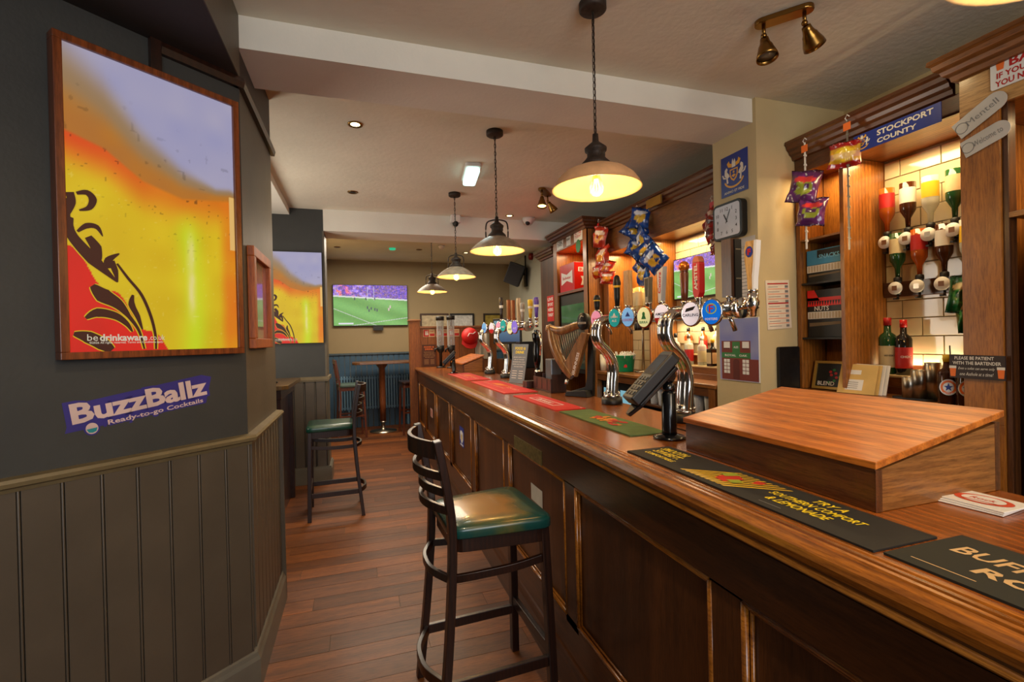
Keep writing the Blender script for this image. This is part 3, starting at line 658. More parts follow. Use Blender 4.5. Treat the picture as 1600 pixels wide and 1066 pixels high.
# ------------------------------------------------------------ beer fonts
LX = 1.31
def lens(parent, y, z, cols, txt=None, txc=None, ring=CHROME, half=None, sy=0.037, sz=0.050, emblem=None):
    M = frame((LX, y, z), (0.42, -0.9, 0), (0, 0, 1))
    g = G(); g.lathe([(1.0, -0.018), (1.08, -0.014), (1.08, -0.002), (1.0, 0.001), (0.0, 0.001)], M=M @ Matrix.Diagonal((sy, sz, 1, 1)), seg=28)
    g.cyl(M @ Vector((0, 0, -0.05)), M @ Vector((0, 0, -0.016)), 0.02)
    o = g.build('lens', ring, parent)
    g = G(); g.disc((0, 0), sy*0.96, sz*0.96, M, 0.0018, 28); mats = [cols]
    if half is not None:
        mats.append(half); g.mi = len(mats)-1
        g.flat([(sy*0.96*math.cos(a), sz*0.96*math.sin(a)) for a in [PI+0.25+(PI-0.5)*k/14 for k in range(15)]], M, 0.0024)
    if emblem:
        mats.append(emblem[1]); g.mi = len(mats)-1
        if emblem[0] == 'ring':
            g.disc((0, sz*0.25), sy*0.55, sz*0.42, M, 0.0024); mats.append(cols); g.mi = len(mats)-1; g.disc((0, sz*0.25), sy*0.45, sz*0.34, M, 0.0028)
        if emblem[0] == 'slash': g.flat([(-sy*0.6, sz*0.15), (-sy*0.45, sz*0.45), (sy*0.6, sz*0.62), (sy*0.3, sz*0.3)], M, 0.0024)
        if emblem[0] == 'peak': g.flat([(-sy*0.4, sz*0.05), (0, sz*0.55), (sy*0.4, sz*0.05)], M, 0.0024)
        if emblem[0] == 'man': g.disc((0, sz*0.3), sy*0.2, sz*0.2, M, 0.0024); g.flat([(-sy*0.35, -sz*0.2), (sy*0.35, -sz*0.2), (sy*0.15, sz*0.2), (-sy*0.15, sz*0.2)], M, 0.0024)
        if emblem[0] == 'oval': g.disc((0, 0), sy*0.78, sz*0.78, M, 0.0022)
    if txt:
        for (t, yy, w, mt) in txt:
            if mt not in mats: mats.append(mt)
            g.mi = mats.index(mt); g.text(t, M, w=w*sy*2, bold=0.015, at=(0, yy*sz), z=0.0034)
    g.build('badge', mats, o)
    return o
def handle(parent, y, zb, zt, kind, x=1.385, lean=(0, 0)):
    def P(a): return Vector((x+lean[0]*a, y+lean[1]*a, zb+(zt-zb)*a))
    H = zt-zb
    g = G(); g.cyl((x, y, zb-0.075), (x, y, zb-0.03), 0.014); g.lathe([(0.012, -0.04), (0.016, -0.02), (0.013, 0.0), (0.017, 0.004), (0.017, 0.012)], (x, y, zb-0.008), seg=14)
    g.build('handle_stem', CHROME, parent)
    g = G(); mats = []
    if kind == 'black':
        mats = [BLACK, GOLD]; g.lathe([(0.011, 0.0), (0.017, H*0.3), (0.018, H*0.62), (0.020, H*0.66), (0.022, H*0.75), (0.016, H*0.95), (0.006, H)], P(0), seg=16)
        g.mi = 1; g.lathe([(0.0195, H*0.6), (0.0205, H*0.61), (0.0205, H*0.67), (0.0195, H*0.68)], P(0), seg=16)
    elif kind in ('oak', 'copper', 'pale'):
        m = {'oak': wood('pale_handle_wood', (170, 122, 70), (214, 170, 112), 'z'), 'copper': wood('orange_handle_wood', (120, 58, 22), (176, 96, 44), 'z'), 'pale': wood('bleached_handle_wood', (180, 150, 120), (214, 196, 170), 'z')}[kind]
        mats = [m]; g.box((x-0.014, y-0.022, zb), (x+0.014, y+0.022, zt))
    elif kind == 'silver':
        mats = [STEEL, pm('smoky_panel', (70, 70, 66), 0.2)]; g.prism([(-0.012, 0), (0.012, 0), (0.021, H), (-0.021, H)], (-0.012, 0.012), frame((x, y, zb), (0, -1, 0), (0, 0, 1)))
        g.mi = 1; g.prism([(-0.007, H*0.25), (0.007, H*0.25), (0.015, H*0.95), (-0.015, H*0.95)], 0.001, frame((x-0.0125, y, zb), (0, -1, 0), (0, 0, 1)))
    elif kind == 'coors':
        mats = [pm('silver_handle', (200, 196, 196), 0.3, 0.4, var=0.03), RED]; M = frame((x, y, zb), (0, -1, 0), (0, 0, 1))
        g.prism([(-0.010, 0), (0.010, 0), (0.030, H), (-0.018, H*0.88)], (-0.012, 0.012), M)
        g.mi = 1; g.text('Coors', M, w=H*0.62, h=0.022, bold=0.03, shear=0.1, at=(0.002, H*0.55), z=0.0132, rot=PI/2-0.06)
    elif kind == 'brown':
        mats = [wood('brown_handle_wood', (84, 36, 16), (128, 64, 32), 'z'), ORANGEP, pm('gold_ball', (214, 120, 40), 0.25, 0.6)]
        g.lathe([(0.013, 0), (0.016, H*0.25), (0.019, H*0.7), (0.016, H*0.76), (0.02, H*0.78)], P(0), seg=16); g.mi = 2; g.ball(P(0.88), 0.024)
    elif kind == 'amstel':
        mats = [RED, WHITEP, pm('orange_cap', (196, 110, 70), 0.4)]; M = frame((x, y, zb), (0, -1, 0), (0, 0, 1))
        out = [(-0.009, 0.0), (0.009, 0.0), (0.020, H*0.12), (0.022, H*0.3), (0.022, H*0.8), (0.02, H*0.84), (-0.02, H*0.84), (-0.022, H*0.8), (-0.022, H*0.3), (-0.020, H*0.12)]
        g.prism(out, (-0.014, 0.014), M); g.mi = 2
        g.prism([(0.021*math.cos(a), H*0.845+H*0.15*math.sin(a)) for a in [PI*k/12 for k in range(13)]], (-0.014, 0.014), M)
        g.mi = 1; g.text('AMSTEL', M, w=H*0.62, h=0.021, bold=0.03, at=(0, H*0.5), z=0.0146, rot=PI/2)
    elif kind == 'plank':
        mats = [wood('dark_handle_wood', (44, 22, 12), (80, 44, 24), 'z'), BLACK, STEEL]
        g.box((x-0.012, y-0.02, zb), (x+0.028, y+0.03, zt)); g.mi = 1; g.box((x+0.002, y-0.026, zb-0.006), (x+0.034, y-0.0201, zt-0.004)); g.mi = 2
        for q in (0.3, 0.8): g.box((x+0.006, y-0.027, zb+H*q), (x+0.03, y-0.0262, zb+H*q+0.004))
    elif kind == 'curve':
        m = wood('blond_handle_wood', (200, 150, 80), (232, 190, 124), 'z'); mats = [m, WHITEP, BLUEP, RED]
        M = frame((x, y, zb), (0.25, -1, 0), (0, 0, 1))
        L_ = [(-0.012, 0.0), (-0.014, H*0.3), (-0.022, H*0.62), (-0.022, H*0.85), (-0.015, H)]; R_ = [(0.016, H), (0.014, H*0.85), (0.012, H*0.6), (0.006, H*0.3), (0.006, 0)]
        g.prism(L_+R_, (-0.012, 0.012), M); g.mi = 1
        g.prism([(0.0165, H), (0.026, H), (0.024, H*0.8), (0.020, H*0.55), (0.014, H*0.25), (0.012, 0), (0.0065, 0), (0.0065, H*0.3), (0.0125, H*0.6), (0.0145, H*0.85)], (-0.014, 0.014), M)
        g.mi = 2; g.disc((-0.003, H*0.78), 0.014, 0.02, M, 0.0126); g.mi = 3; g.text('F', M, h=0.022, bold=0.05, at=(-0.003, H*0.78), z=0.0132)
    else:
        c = {'yellow': (214, 176, 30), 'purple': (84, 60, 160), 'dark': (46, 34, 30), 'grey': (150, 140, 130)}[kind]
        mats = [pm(kind+'_handle', c, 0.3), WHITEP]; g.lathe([(0.012, 0), (0.015, H*0.3), (0.022, H*0.75), (0.022, H*0.95), (0.014, H)], P(0), seg=14)
        g.mi = 1; g.lathe([(0.0185, H*0.52), (0.0195, H*0.53), (0.0212, H*0.62), (0.0215, H*0.64)], P(0), seg=14)
    g.build('tap_handle', mats, parent)
def font_columns(t, ys, zc):
    for yc in ys:
        g = G(); base = [(1.375, 1.115), (1.375, 1.16), (1.380, 1.24), (1.385, 1.30), (1.375, 1.36), (1.345, 1.41), (1.305, 1.45), (1.285, 1.49), (1.283, 1.53), (1.297, 1.57), (1.325, zc-0.005), (1.36, zc), (1.385, zc)]
        # smooth the path
        P = []
        for i in range(len(base)-1):
            p0, p1, p2, p3 = base[max(i-1, 0)], base[i], base[i+1], base[min(i+2, len(base)-1)]
            for k in range(4):
                q = k/4; P.append(tuple(0.5*((2*p1[j])+(-p0[j]+p2[j])*q+(2*p0[j]-5*p1[j]+4*p2[j]-p3[j])*q*q+(-p0[j]+3*p1[j]-3*p2[j]+p3[j])*q**3) for j in (0, 1)))
        P.append(base[-1])
        for dy in (-0.026, 0.0, 0.026):
            n = len(P); g.tube([(p[0]-(0.006 if dy == 0 else 0), yc+dy*(1-0.35*i/n), p[1]) for i, p in enumerate(P)], 0.0215, 12, up=(0, 1, 0))
        g.build('column', CHROME, t)
        g = G(); g.lathe([(0.0, 1.150), (0.045, 1.150), (0.048, 1.156), (0.046, 1.165), (0.036, 1.170), (0.038, 1.185), (0.030, 1.19)], (1.375, yc, 0), seg=24)
        for k in range(8):
            a = k*PI/4; g.ball((1.375+0.043*math.cos(a), yc+0.043*math.sin(a), 1.172), 0.007, 8)
        g.build('base_ring', CHROME, t)
        g = G(); g.lathe([(0.0, 1.111), (0.058, 1.111), (0.06, 1.115), (0.058, 1.15), (0.0, 1.15)], (1.375, yc, 0), seg=24); g.build('base_collar', BLACK, t)
t = thing('beer_font', 'chrome double column beer font with seven round badges over the green towel', 'beer tap', (1.375, 2.1, ZB))
ZC = 1.595
font_columns(t, (2.44, 1.80), ZC)
g = G(); g.cyl((1.385, 2.60, ZC), (1.385, 1.50, ZC), 0.030, seg=22)
for yy in (2.6, 2.42, 2.2, 2.0, 1.85, 1.70, 1.53): g.cyl((1.385, yy+0.01, ZC), (1.385, yy-0.01, ZC), 0.034, seg=22)
g.build('crossbar', CHROME, t)
LET = dict(P=lit_badge('pink_badge', (232, 150, 180)), T=lit_badge('teal_badge', (30, 150, 150)), C=lit_badge('ice_blue_badge', (120, 178, 236)), M=lit_badge('pale_green_badge', (220, 222, 168)), A=lit_badge('white_badge', (232, 226, 240)), F=lit_badge('bright_blue_badge', (14, 104, 214)), K=lit_badge('lilac_badge', (120, 96, 210)))
def ly(px, py): return atx(px, py, LX)
q = ly(931.5, 499); lens(t, q.y, q.z, LET['P'], [('ROSE', 0.0, 0.6, RED)], emblem=None)
q = ly(960, 497); lens(t, q.y, q.z, LET['T'], [('GREEN', 0.1, 0.62, WHITEP), ('ALE', -0.3, 0.4, WHITEP)], emblem=('peak', WHITEP))
q = ly(981, 495.5); lens(t, q.y, q.z, LET['C'], [('COORS', -0.3, 0.8, RED)], emblem=('peak', BLUEP))
q = ly(1006, 495.6); lens(t, q.y, q.z, LET['M'], [('BIRRA', -0.5, 0.6, GREENP)], ring=pm('copper_ring', (200, 110, 60), 0.2, 0.9), emblem=('man', GREENP))
q = ly(1034, 492.5); lens(t, q.y, q.z, LET['A'], [('AMSTEL', 0.1, 0.82, INK), ('BEER', -0.5, 0.45, WHITEP)], half=RED, sy=0.038, sz=0.05)
q = ly(1079, 490.5); lens(t, q.y, q.z, LET['A'], [('CARLING', -0.1, 0.88, INK)], emblem=('slash', INK), sy=0.039, sz=0.05)
q = ly(1111.6, 487.5); lens(t, q.y, q.z, LET['F'], [('F', 0.25, 0.22, RED), ('FOSTERS', -0.55, 0.62, WHITEP)], emblem=('ring', pm('yellow_green_print', (170, 200, 60), 0.4)), sy=0.039, sz=0.05)
# round end knob facing along the bar
g = G(); g.lathe([(0.0, 0.0), (0.036, 0.0), (0.040, 0.006), (0.040, 0.022), (0.03, 0.03), (0.02, 0.05)], M=Matrix.Translation((1.385, 1.455, ZC)) @ Matrix.Rotation(-PI/2, 4, 'X'), seg=24); g.build('end_cap', CHROME, t)
for (pb, pt, k) in (((933, 486), (932, 461), 'black'), ((964.5, 480), (964, 430), 'black'), ((982, 478), (983, 423), 'oak'), ((1013.6, 474), (1013.6, 433.7), 'silver'), ((1034, 472), (1038, 418), 'coors'), ((1069.8, 472), (1069.8, 409), 'brown'), ((1092, 466), (1094, 400), 'amstel'), ((1141, 464), (1143, 374), 'plank')):
    b = atx(pb[0], pb[1], 1.385); tp = aty(pt[0], pt[1], b.y); handle(t, b.y, b.z, tp.z, k)
b = atx(1176, 454, 1.36); tp = aty(1178, 377, b.y); handle(t, b.y, b.z, tp.z, 'curve', x=1.36)
g = G(); yy = b.y; g.lathe([(0.008, -0.085), (0.012, -0.08), (0.012, -0.06), (0.02, -0.055), (0.022, -0.03), (0.016, -0.02), (0.018, 0.0)], (1.36, yy, b.z-0.01), seg=16)
g.cyl((1.385, 1.50, ZC), (1.365, yy+0.01, b.z-0.05), 0.012); g.build('tap_body', CHROME, t)
# spouts below the crossbar
for yy in (2.5, 2.28, 2.0, 1.66, 1.53):
    g = G(); g.tube([(1.385, yy, ZC-0.02), (1.40, yy, ZC-0.05), (1.415, yy, ZC-0.085)], 0.009, 8); g.build('spout', CHROME, t)

t = thing('beer_font', 'chrome beer font with badges and coloured handles at the far end of the bar', 'beer tap', (1.375, 4.6, ZB))
font_columns(t, (5.12, 4.50), 1.60)
g = G(); g.cyl((1.385, 5.35, 1.60), (1.385, 3.86, 1.60), 0.030, seg=18); g.build('crossbar', CHROME, t)
g = G(); g.cyl((1.385, 3.88, 1.60), (1.385, 3.83, 1.60), 0.045, seg=20); g.build('end_cap', STEEL, t)
for px, py, c in ((756.6, 512.6, 'C'), (768, 513, 'A'), (779, 511.8, 'P'), (786, 509, 'T'), (796.7, 512.6, 'M'), (804, 511, 'K')):
    q = ly(px, py); lens(t, q.y, q.z, LET[c], [('ALE', -0.2, 0.5, {'C': BLUEP, 'A': RED, 'P': RED, 'T': WHITEP, 'M': GREENP, 'K': WHITEP}[c])], half=RED if c == 'A' else None, sy=0.04, sz=0.056)
for (pb, pt, k) in (((783.6, 500), (784, 465), 'dark'), ((795, 500), (795, 469), 'copper'), ((802, 501), (801.6, 469.5), 'copper'), ((810.6, 502), (810.6, 466), 'pale'), ((816.6, 503), (817, 473), 'grey'), ((829, 498), (829, 468), 'yellow'), ((838.4, 497), (838.4, 464.5), 'purple')):
    b = atx(pb[0], pb[1], 1.385); tp = aty(pt[0], pt[1], b.y); handle(t, b.y, b.z, tp.z, k)

# harp shaped stout font
HW = wood('harp_wood', (92, 58, 30), (168, 122, 72), 'z', rough=0.3)
t = thing('harp_beer_font', 'wooden harp shaped beer font on a black pedestal beside the chrome font', 'beer tap', (1.36, 2.86, ZB))
HM = frame((1.36, 2.86, ZB), (0.5, -0.87, 0), (0, 0, 1))
def hp(a, b, c=0.0): return HM @ Vector((a, b, c))
def hpx(px, py):
    """point of the harp plane seen at a pixel"""
    n = HM.to_3x3() @ Vector((0, 0, 1)); o = Vector((1.36, 2.86, ZB)); d = ray(px, py); c0 = Vector((0, 0, CAM_Z)); tt = (o-c0).dot(n)/d.dot(n); p = c0+d*tt
    l = HM.inverted() @ p; return (l.x, l.y)
def smooth(P, k=6):
    out = []
    for i in range(len(P)-1):
        p0, p1, p2, p3 = P[max(i-1, 0)], P[i], P[i+1], P[min(i+2, len(P)-1)]
        for s_ in range(k):
            q = s_/k; out.append(tuple(0.5*((2*p1[j])+(-p0[j]+p2[j])*q+(2*p0[j]-5*p1[j]+4*p2[j]-p3[j])*q*q+(-p0[j]+3*p1[j]-3*p2[j]+p3[j])*q**3) for j in range(len(p1))))
    out.append(tuple(P[-1])); return out
zb = lambda px, py: (700+px/5.923, 440+py/5.923)
colp = [hpx(*zb(*p)) for p in ((935, 410), (955, 470), (970, 540), (1000, 640), (1050, 740), (1105, 830), (1150, 885))]
g = G(); pts = smooth(colp); g.tube([hp(a, b) for a, b in pts], [0.022+0.012*math.sin(PI*i/len(pts)) for i in range(len(pts))], 12, flat=(1, 0.9), up=HM.to_3x3() @ Vector((0, 0, 1)))
g.ball(hp(*hpx(*zb(935, 440))), 0.026); g.build('fore_pillar', HW, t)
nk = [hpx(*zb(*p)) for p in ((930, 420), (985, 445), (1050, 455), (1120, 435), (1180, 410), (1235, 400))]
g = G(); pts = smooth(nk); g.tube([hp(a, b) for a, b in pts], [0.022+0.007*math.sin(PI*i/len(pts)) for i in range(len(pts))], 12, flat=(1, 0.8), up=HM.to_3x3() @ Vector((0, 0, 1))); g.build('neck', HW, t)
sb = [hpx(*zb(*p)) for p in ((1245, 470), (1305, 480), (1190, 885), (1080, 770))]
g = G(); g.prism(sb, (-0.018, 0.018), HM); g.build('soundboard', HW, t, bevel=0.004)
a0, a1 = Vector(hpx(*zb(1215, 670))), Vector(hpx(*zb(1170, 850)))
ang = math.atan2(a0.y-a1.y, a0.x-a1.x); c = (a0+a1)/2
g = G(); g.text('GUINNESS', HM, w=(a0-a1).length*1.15, h=0.020, bold=0.02, at=(c.x+0.002, c.y), z=0.0188, rot=ang); g.build('lettering', WHITEP, t)
g = G()
for k in range(10):
    f = k/9; p = hpx(*zb(1010+f*190, 470-f*30)); q2 = hpx(*zb(1075+f*130, 740-f*200)); g.cyl(hp(*p), hp(*q2), 0.0022, seg=6)
g.build('strings', STEEL, t)
edge = [(a-0.022, b+0.002, 0.0) for a, b in colp]
g = G(); g.tube([hp(*p) for p in smooth(edge)], 0.0045, 6); g.build('chrome_edge', pm('pale_edge', (214, 206, 196), 0.25, 0.5), t)
c = hpx(*zb(1265, 370)); M = HM @ Matrix.Translation((c[0], c[1], 0.03))
g = G(); g.lathe([(1.0, -0.05), (1.08, -0.02), (1.08, -0.002), (1.0, 0.002), (0, 0.002)], M=M @ Matrix.Diagonal((0.036, 0.052, 1, 1)), seg=24); g.build('badge', BLACK, t)
g = G(); g.rect(-0.03, -0.016, 0.03, -0.004, M, 0.003); g.tube([M @ Vector(p) for p in ((-0.012, 0.002, 0.004), (-0.014, 0.02, 0.004), (-0.004, 0.036, 0.004), (0.012, 0.03, 0.004))], 0.003, 6); g.mi = 1; g.text('GUINNESS', M, w=0.05, bold=0.02, at=(0, -0.01), z=0.0036)
g.build('badge_print', [pm('pale_gold_print', (214, 206, 190), 0.3), INK], t)
g = G(); g.prism([(-0.075, 0.0015), (0.10, 0.0015), (0.105, 0.06), (0.115, 0.3), (0.10, 0.40), (0.075, 0.40), (0.06, 0.12), (0.045, 0.06), (-0.06, 0.03)], (-0.05, -0.02), HM); g.prism([(-0.075, 0.0015), (0.10, 0.0015), (0.09, 0.045), (-0.06, 0.03)], (-0.04, 0.045), HM)
g.build('pedestal', BLACK, t, bevel=0.003)
g = G(); g.tube([hp(*hpx(*zb(1105, 905)), 0.0), hp(*hpx(*zb(1100, 950)), 0.01)], 0.012, 10); g.build('spout', CHROME, t)

# dark hand pull between the harp and the far font
t = thing('hand_pull', 'tall black and chrome beer hand pull behind the dark wooden caddy', 'beer tap', (1.37, 3.62, ZB))
g = G(); g.lathe([(0.045, 0.001), (0.045, 0.02), (0.025, 0.03), (0.018, 0.06), (0.026, 0.10), (0.018, 0.13)], (1.37, 3.62, ZB), seg=20); g.build('base', CHROME, t)
g = G(); g.lathe([(0.015, 0.13), (0.028, 0.2), (0.034, 0.28), (0.026, 0.34), (0.036, 0.38), (0.040, 0.42), (0.022, 0.45), (0.0, 0.455)], (1.37, 3.62, ZB), seg=20); g.build('pull', pm('glossy_black', (12, 10, 10), 0.12), t)
g = G(); g.tube([(1.37, 3.59, 1.55), (1.37, 3.55, 1.52), (1.37, 3.53, 1.44), (1.37, 3.55, 1.36)], 0.008, 8); g.build('swan_neck', CHROME, t)

# caddy with cutlery and sauces
t = thing('table_caddy', 'dark wooden caddy holding menus and a grey napkin holder on the bar', 'caddy', (1.30, 3.24, ZB))
CAD = wood('caddy_dark_wood', (34, 16, 10), (66, 34, 22), 'z')
x0, x1, y0, y1 = 1.26, 1.38, 3.08, 3.42
for nm, a, b in (('base', (x0, y0, 0.001), (x1, y1, 0.01)), ('front_board', (x0, y0, 0.011), (x0+0.01, y1, 0.10)), ('back_board', (x1-0.01, y0, 0.011), (x1, y1, 0.14)), ('end_board', (x0+0.0105, y0, 0.011), (x1-0.0105, y0+0.01, 0.13)), ('end_board', (x0+0.0105, y1-0.01, 0.011), (x1-0.0105, y1, 0.13)), ('divider', (x0+0.0105, 3.25, 0.011), (x1-0.0105, 3.26, 0.13))):
    grpbox(nm, (a[0], a[1], ZB+a[2]), (b[0], b[1], ZB+b[2]), CAD, t, 0.001)
g = G()
for yy in (3.14, 3.24, 3.34): g.box((x0-0.0008, yy, ZB+0.02), (x0-0.0001, yy+0.014, ZB+0.09))
g.build('slots', BLACK, t)
g = G().box((1.285, 3.12, ZB+0.012), (1.36, 3.235, ZB+0.235)); napk = g.build('napkin_holder', pm('grey_metal_holder', (110, 118, 128), 0.35, 0.5), bevel=0.006); tag(napk, 'grey metal napkin holder standing in the dark wooden caddy', 'napkin holder'); rebase(napk, (1.32, 3.18, ZB+0.012))
tx = thing('wood_block', 'small dark wooden block lying on the bar in front of the caddy', 'block', (1.27, 3.52, ZB)); grpbox('block', (1.22, 3.47, ZB+0.001), (1.31, 3.56, ZB+0.055), CAD, tx, 0.002); grpbox('groove', (1.2192, 3.50, ZB+0.01), (1.22, 3.53, ZB+0.045), BLACK, tx, 0)

# menu cards
def menu(label, M, w, h, base, ink, tcol, loc, th=0.003):
    g = G(); g.prism([(-w/2, 0), (w/2, 0), (w/2, h), (-w/2, h)], (-th, 0), M); o = g.build('menu_card', base); tag(o, label, 'menu'); rebase(o, loc)
    g = G(); g.text('FOOD &', M, w=w*0.72, h=h*0.075, bold=0.03, at=(0, h*0.89)); g.text('DRINK', M, w=w*0.6, h=h*0.075, bold=0.03, at=(0, h*0.79)); g.build('heading', ink, o)
    g = G()
    for k, (tt, ww) in enumerate((('SERVED EVERY DAY', .8), ('ASK AT THE BAR', .7), ('BURGERS PIES CHIPS', .82), ('SNACKS AND PLATTERS', .84), ('TEA AND COFFEE', .62))): g.text(tt, M, w=w*ww, h=h*0.026, bold=0.01, at=(0, h*(0.66-k*0.06)))
    for k in range(4): g.rect(-w*0.38, h*(0.12+k*0.06), -w*0.05, h*(0.135+k*0.06), M); g.rect(w*0.08, h*(0.12+k*0.06), w*0.36, h*(0.135+k*0.06), M)
    g.build('small_print', tcol, o); return o
M = frame((1.285, 3.92, ZB+0.002), (0.35, -0.94, 0), (0.17, 0.10, 1.0))
menu('grey food and drink menu card leaning on the bar', M, 0.20, 0.34, pm('slate_card', (112, 118, 124), 0.6), YELLOWP, PAPER, (1.285, 3.92, ZB))
M = frame((0.98, 7.03, ZB+0.002), (1, 0, 0), (0, 0.02, 1))
menu('brown food and drink menu card against the partition', M, 0.20, 0.32, pm('brown_card', (86, 46, 24), 0.6), ORANGEP, pm('tan_print', (190, 150, 100), 0.6), (0.98, 7.03, ZB))

# drinks dispenser
t = thing('drinks_dispenser', 'twin tube drinks dispenser with black caps at the far end of the bar', 'dispenser', (1.14, 6.6, ZB))
for k, (dx, dy) in enumerate(((0.0, 0.08), (0.12, -0.08))):
    cx, cy = 1.09+dx, 6.6+dy
    g = G(); g.lathe([(0.05, 0.30), (0.05, 0.66)], (cx, cy, ZB), seg=18, cap=False); g.build('tube', glass('dispenser_tube', (226, 232, 236), clear=0.8), t)
    g = G(); g.lathe([(0.058, 0.66), (0.058, 0.715), (0.0, 0.72)], (cx, cy, ZB), seg=18); g.build('cap', BLACK, t)
    g = G(); g.lathe([(0.02, 0.02), (0.02, 0.2), (0.05, 0.24), (0.054, 0.31), (0.0, 0.31)], (cx, cy, ZB), seg=18); g.build('holder', BLACK, t)
    g = G(); g.lathe([(0.0, 0.001), (0.07, 0.001), (0.07, 0.012), (0.02, 0.02), (0.0, 0.022)], (cx, cy, ZB), seg=20); g.build('base', BLACK, t)
    g = G(); g.tube([(cx-0.04, cy-0.02, ZB+0.27), (cx-0.08, cy-0.03, ZB+0.26), (cx-0.085, cy-0.03, ZB+0.22)], 0.012, 8); g.build('tap', BLACK, t)

# cap and white apron hanging at the partition
t = thing('baseball_hat', 'red baseball hat hanging at the end of the wooden partition', 'hat', (1.55, 6.98, 1.55))
g = G(); Mc = Matrix.Translation((1.57, 6.94, 1.54)) @ Matrix.Rotation(1.25, 4, 'X') @ Matrix.Scale(0.88, 4)
g.lathe([(0.145, 0.0), (0.142, 0.04), (0.12, 0.09), (0.07, 0.125), (0.0, 0.135)], M=Mc, seg=24); g.build('crown', REDRUN, t)
g = G(); g.prism([(-0.13, -0.04), (-0.15, -0.13), (-0.08, -0.20), (0.0, -0.22), (0.08, -0.20), (0.12, -0.12), (0.12, -0.03)], (-0.004, 0.004), Mc); g.build('peak', REDRUN, t)
g = G(); M = frame((1.57, 6.815, 1.555), (1, 0, 0), (0, 0.3, 1)); g.tube([M @ Vector(p) for p in ((-0.06, -0.02, 0), (-0.03, 0.03, 0), (0.02, 0.02, 0), (0.06, 0.05, 0))], 0.006, 6); g.build('logo', WHITEP, t)
g = G()
for i in range(12):
    u0, u1 = i/12, (i+1)/12
    def pp(u, zz): return (1.66+u*0.22, 6.97+0.02*math.sin(u*14), zz)
    g.poly([pp(u0, 1.20), pp(u1, 1.20), pp(u1, 1.60-0.02*u1), pp(u0, 1.60-0.02*u0)])
o = g.build('hanging_cloth', pm('white_cloth', (206, 200, 186), 0.9), norm=False); m = o.modifiers.new('thick', 'SOLIDIFY'); m.thickness = 0.006
tag(o, 'white cloth hanging beside the red cap', 'cloth'); rebase(o, (1.77, 6.97, 1.4))
# ============================================================ THE BACK BAR
def tiles(parent, x, y0, y1, z0, z1, w=0.2, h=0.1):
    T = pm('cream_glazed_tile', (204, 188, 150), 0.12, var=0.05, scale=1.5, coat=0.5); gap = 0.0025; base = None; row = 0; z = z0
    while z < z1-0.02:
        zt = min(z+h, z1); y = y0-(w/2 if row % 2 else 0)
        while y < y1-0.005:
            a, b = max(y, y0), min(y+w, y1)
            if b-a > 0.02:
                full = abs(b-a-w) < 1e-5 and abs(zt-z-h) < 1e-5
                if full and base is not None: o = base.copy(); C.objects.link(o)
                else:
                    o = G().box((-0.008, -(b-a)/2+gap, -(zt-z)/2+gap), (0, (b-a)/2-gap, (zt-z)/2-gap)).build('tile', T, parent, world=False, bevel=0.0015)
                    o.parent = None; put(o, parent, True)
                    if full: base = o
                o.location = (x, (a+b)/2, (z+zt)/2)
            y += w
        z += h; row += 1
def cornice(parent, x0, y0, y1, zt, name='cornice', ret0=True, ret1=True, depth=0.35, mat=None):
    """stepped cornice: profile projects towards -x from the cabinet face x0"""
    g = G(); sec = [(0.0, -0.11), (0.0, 0.0), (-0.075, 0.0), (-0.078, -0.018), (-0.066, -0.026), (-0.062, -0.046), (-0.046, -0.058), (-0.040, -0.075), (-0.022, -0.085), (-0.018, -0.105)]
    def ring(y, e): return [g.v((x0+p[0], y+e*(-p[0]), zt+p[1])) for p in sec]
    A = ring(y0, -1 if ret0 else 0); B = ring(y1, 1 if ret1 else 0); n = len(sec)
    for i in range(n): g.f([A[i], B[i], B[(i+1) % n], A[(i+1) % n]])
    for R, yy, e, on in ((A, y0, -1, ret0), (B, y1, 1, ret1)):
        if on:
            Q = [g.v((x0+depth, yy+e*(-p[0]), zt+p[1])) for p in sec]
            for i in range(n): g.f([R[i], Q[i], Q[(i+1) % n], R[(i+1) % n]])
        else: g.f(R)
    return g.build(name, mat or CORN, parent)
# ---- left run of shelves (x front 2.42)
u = thing('back_bar_shelving', 'oak back bar shelving with television and tiled bays left of the pier', 'shelving', (2.6, 3.5, 0))
XF = 2.42; XT = 2.70
cornice(u, XF, 2.675, 4.375, 2.665, ret0=False, ret1=False)
grpbox('frieze', (XF, 2.68, 2.33), (XF+0.02, 4.375, 2.56), SHELF_Y, u)
grpbox('upright', (XF, 3.600, 1.15), (XT-0.002, 3.622, 2.33), SHELF, u)
grpbox('upright', (XF, 4.32, 1.15), (XT-0.002, 4.345, 2.33), SHELF, u)
grpbox('upright', (XF, 4.346, 1.15), (XF+0.02, 4.419, 2.33), SHELF, u)
grpbox('upright', (XF+0.02, 2.681, 1.15), (XT-0.002, 2.70, 2.33), SHELF, u)
grpbox('top_board', (XF+0.02, 2.68, 2.331), (XT+0.1, 4.42, 2.345), SHELF_Y, u)
bp_ = grpbox('back_panel', (XT, 2.68, 1.15), (XT+0.02, 4.42, 2.33), pm('tile_grout', (150, 136, 110), 0.9), u, 0)
tiles(bp_, XT, 2.70, 3.60, 1.42, 2.33)
tiles(bp_, XT, 3.622, 4.32, 1.15, 1.62)
grpbox('wood_back', (XT-0.012, 3.622, 1.62), (XT-0.002, 4.32, 2.33), wood('bay_back_oak', (122, 74, 20), (190, 124, 46), 'z', rough=0.4), u, 0)
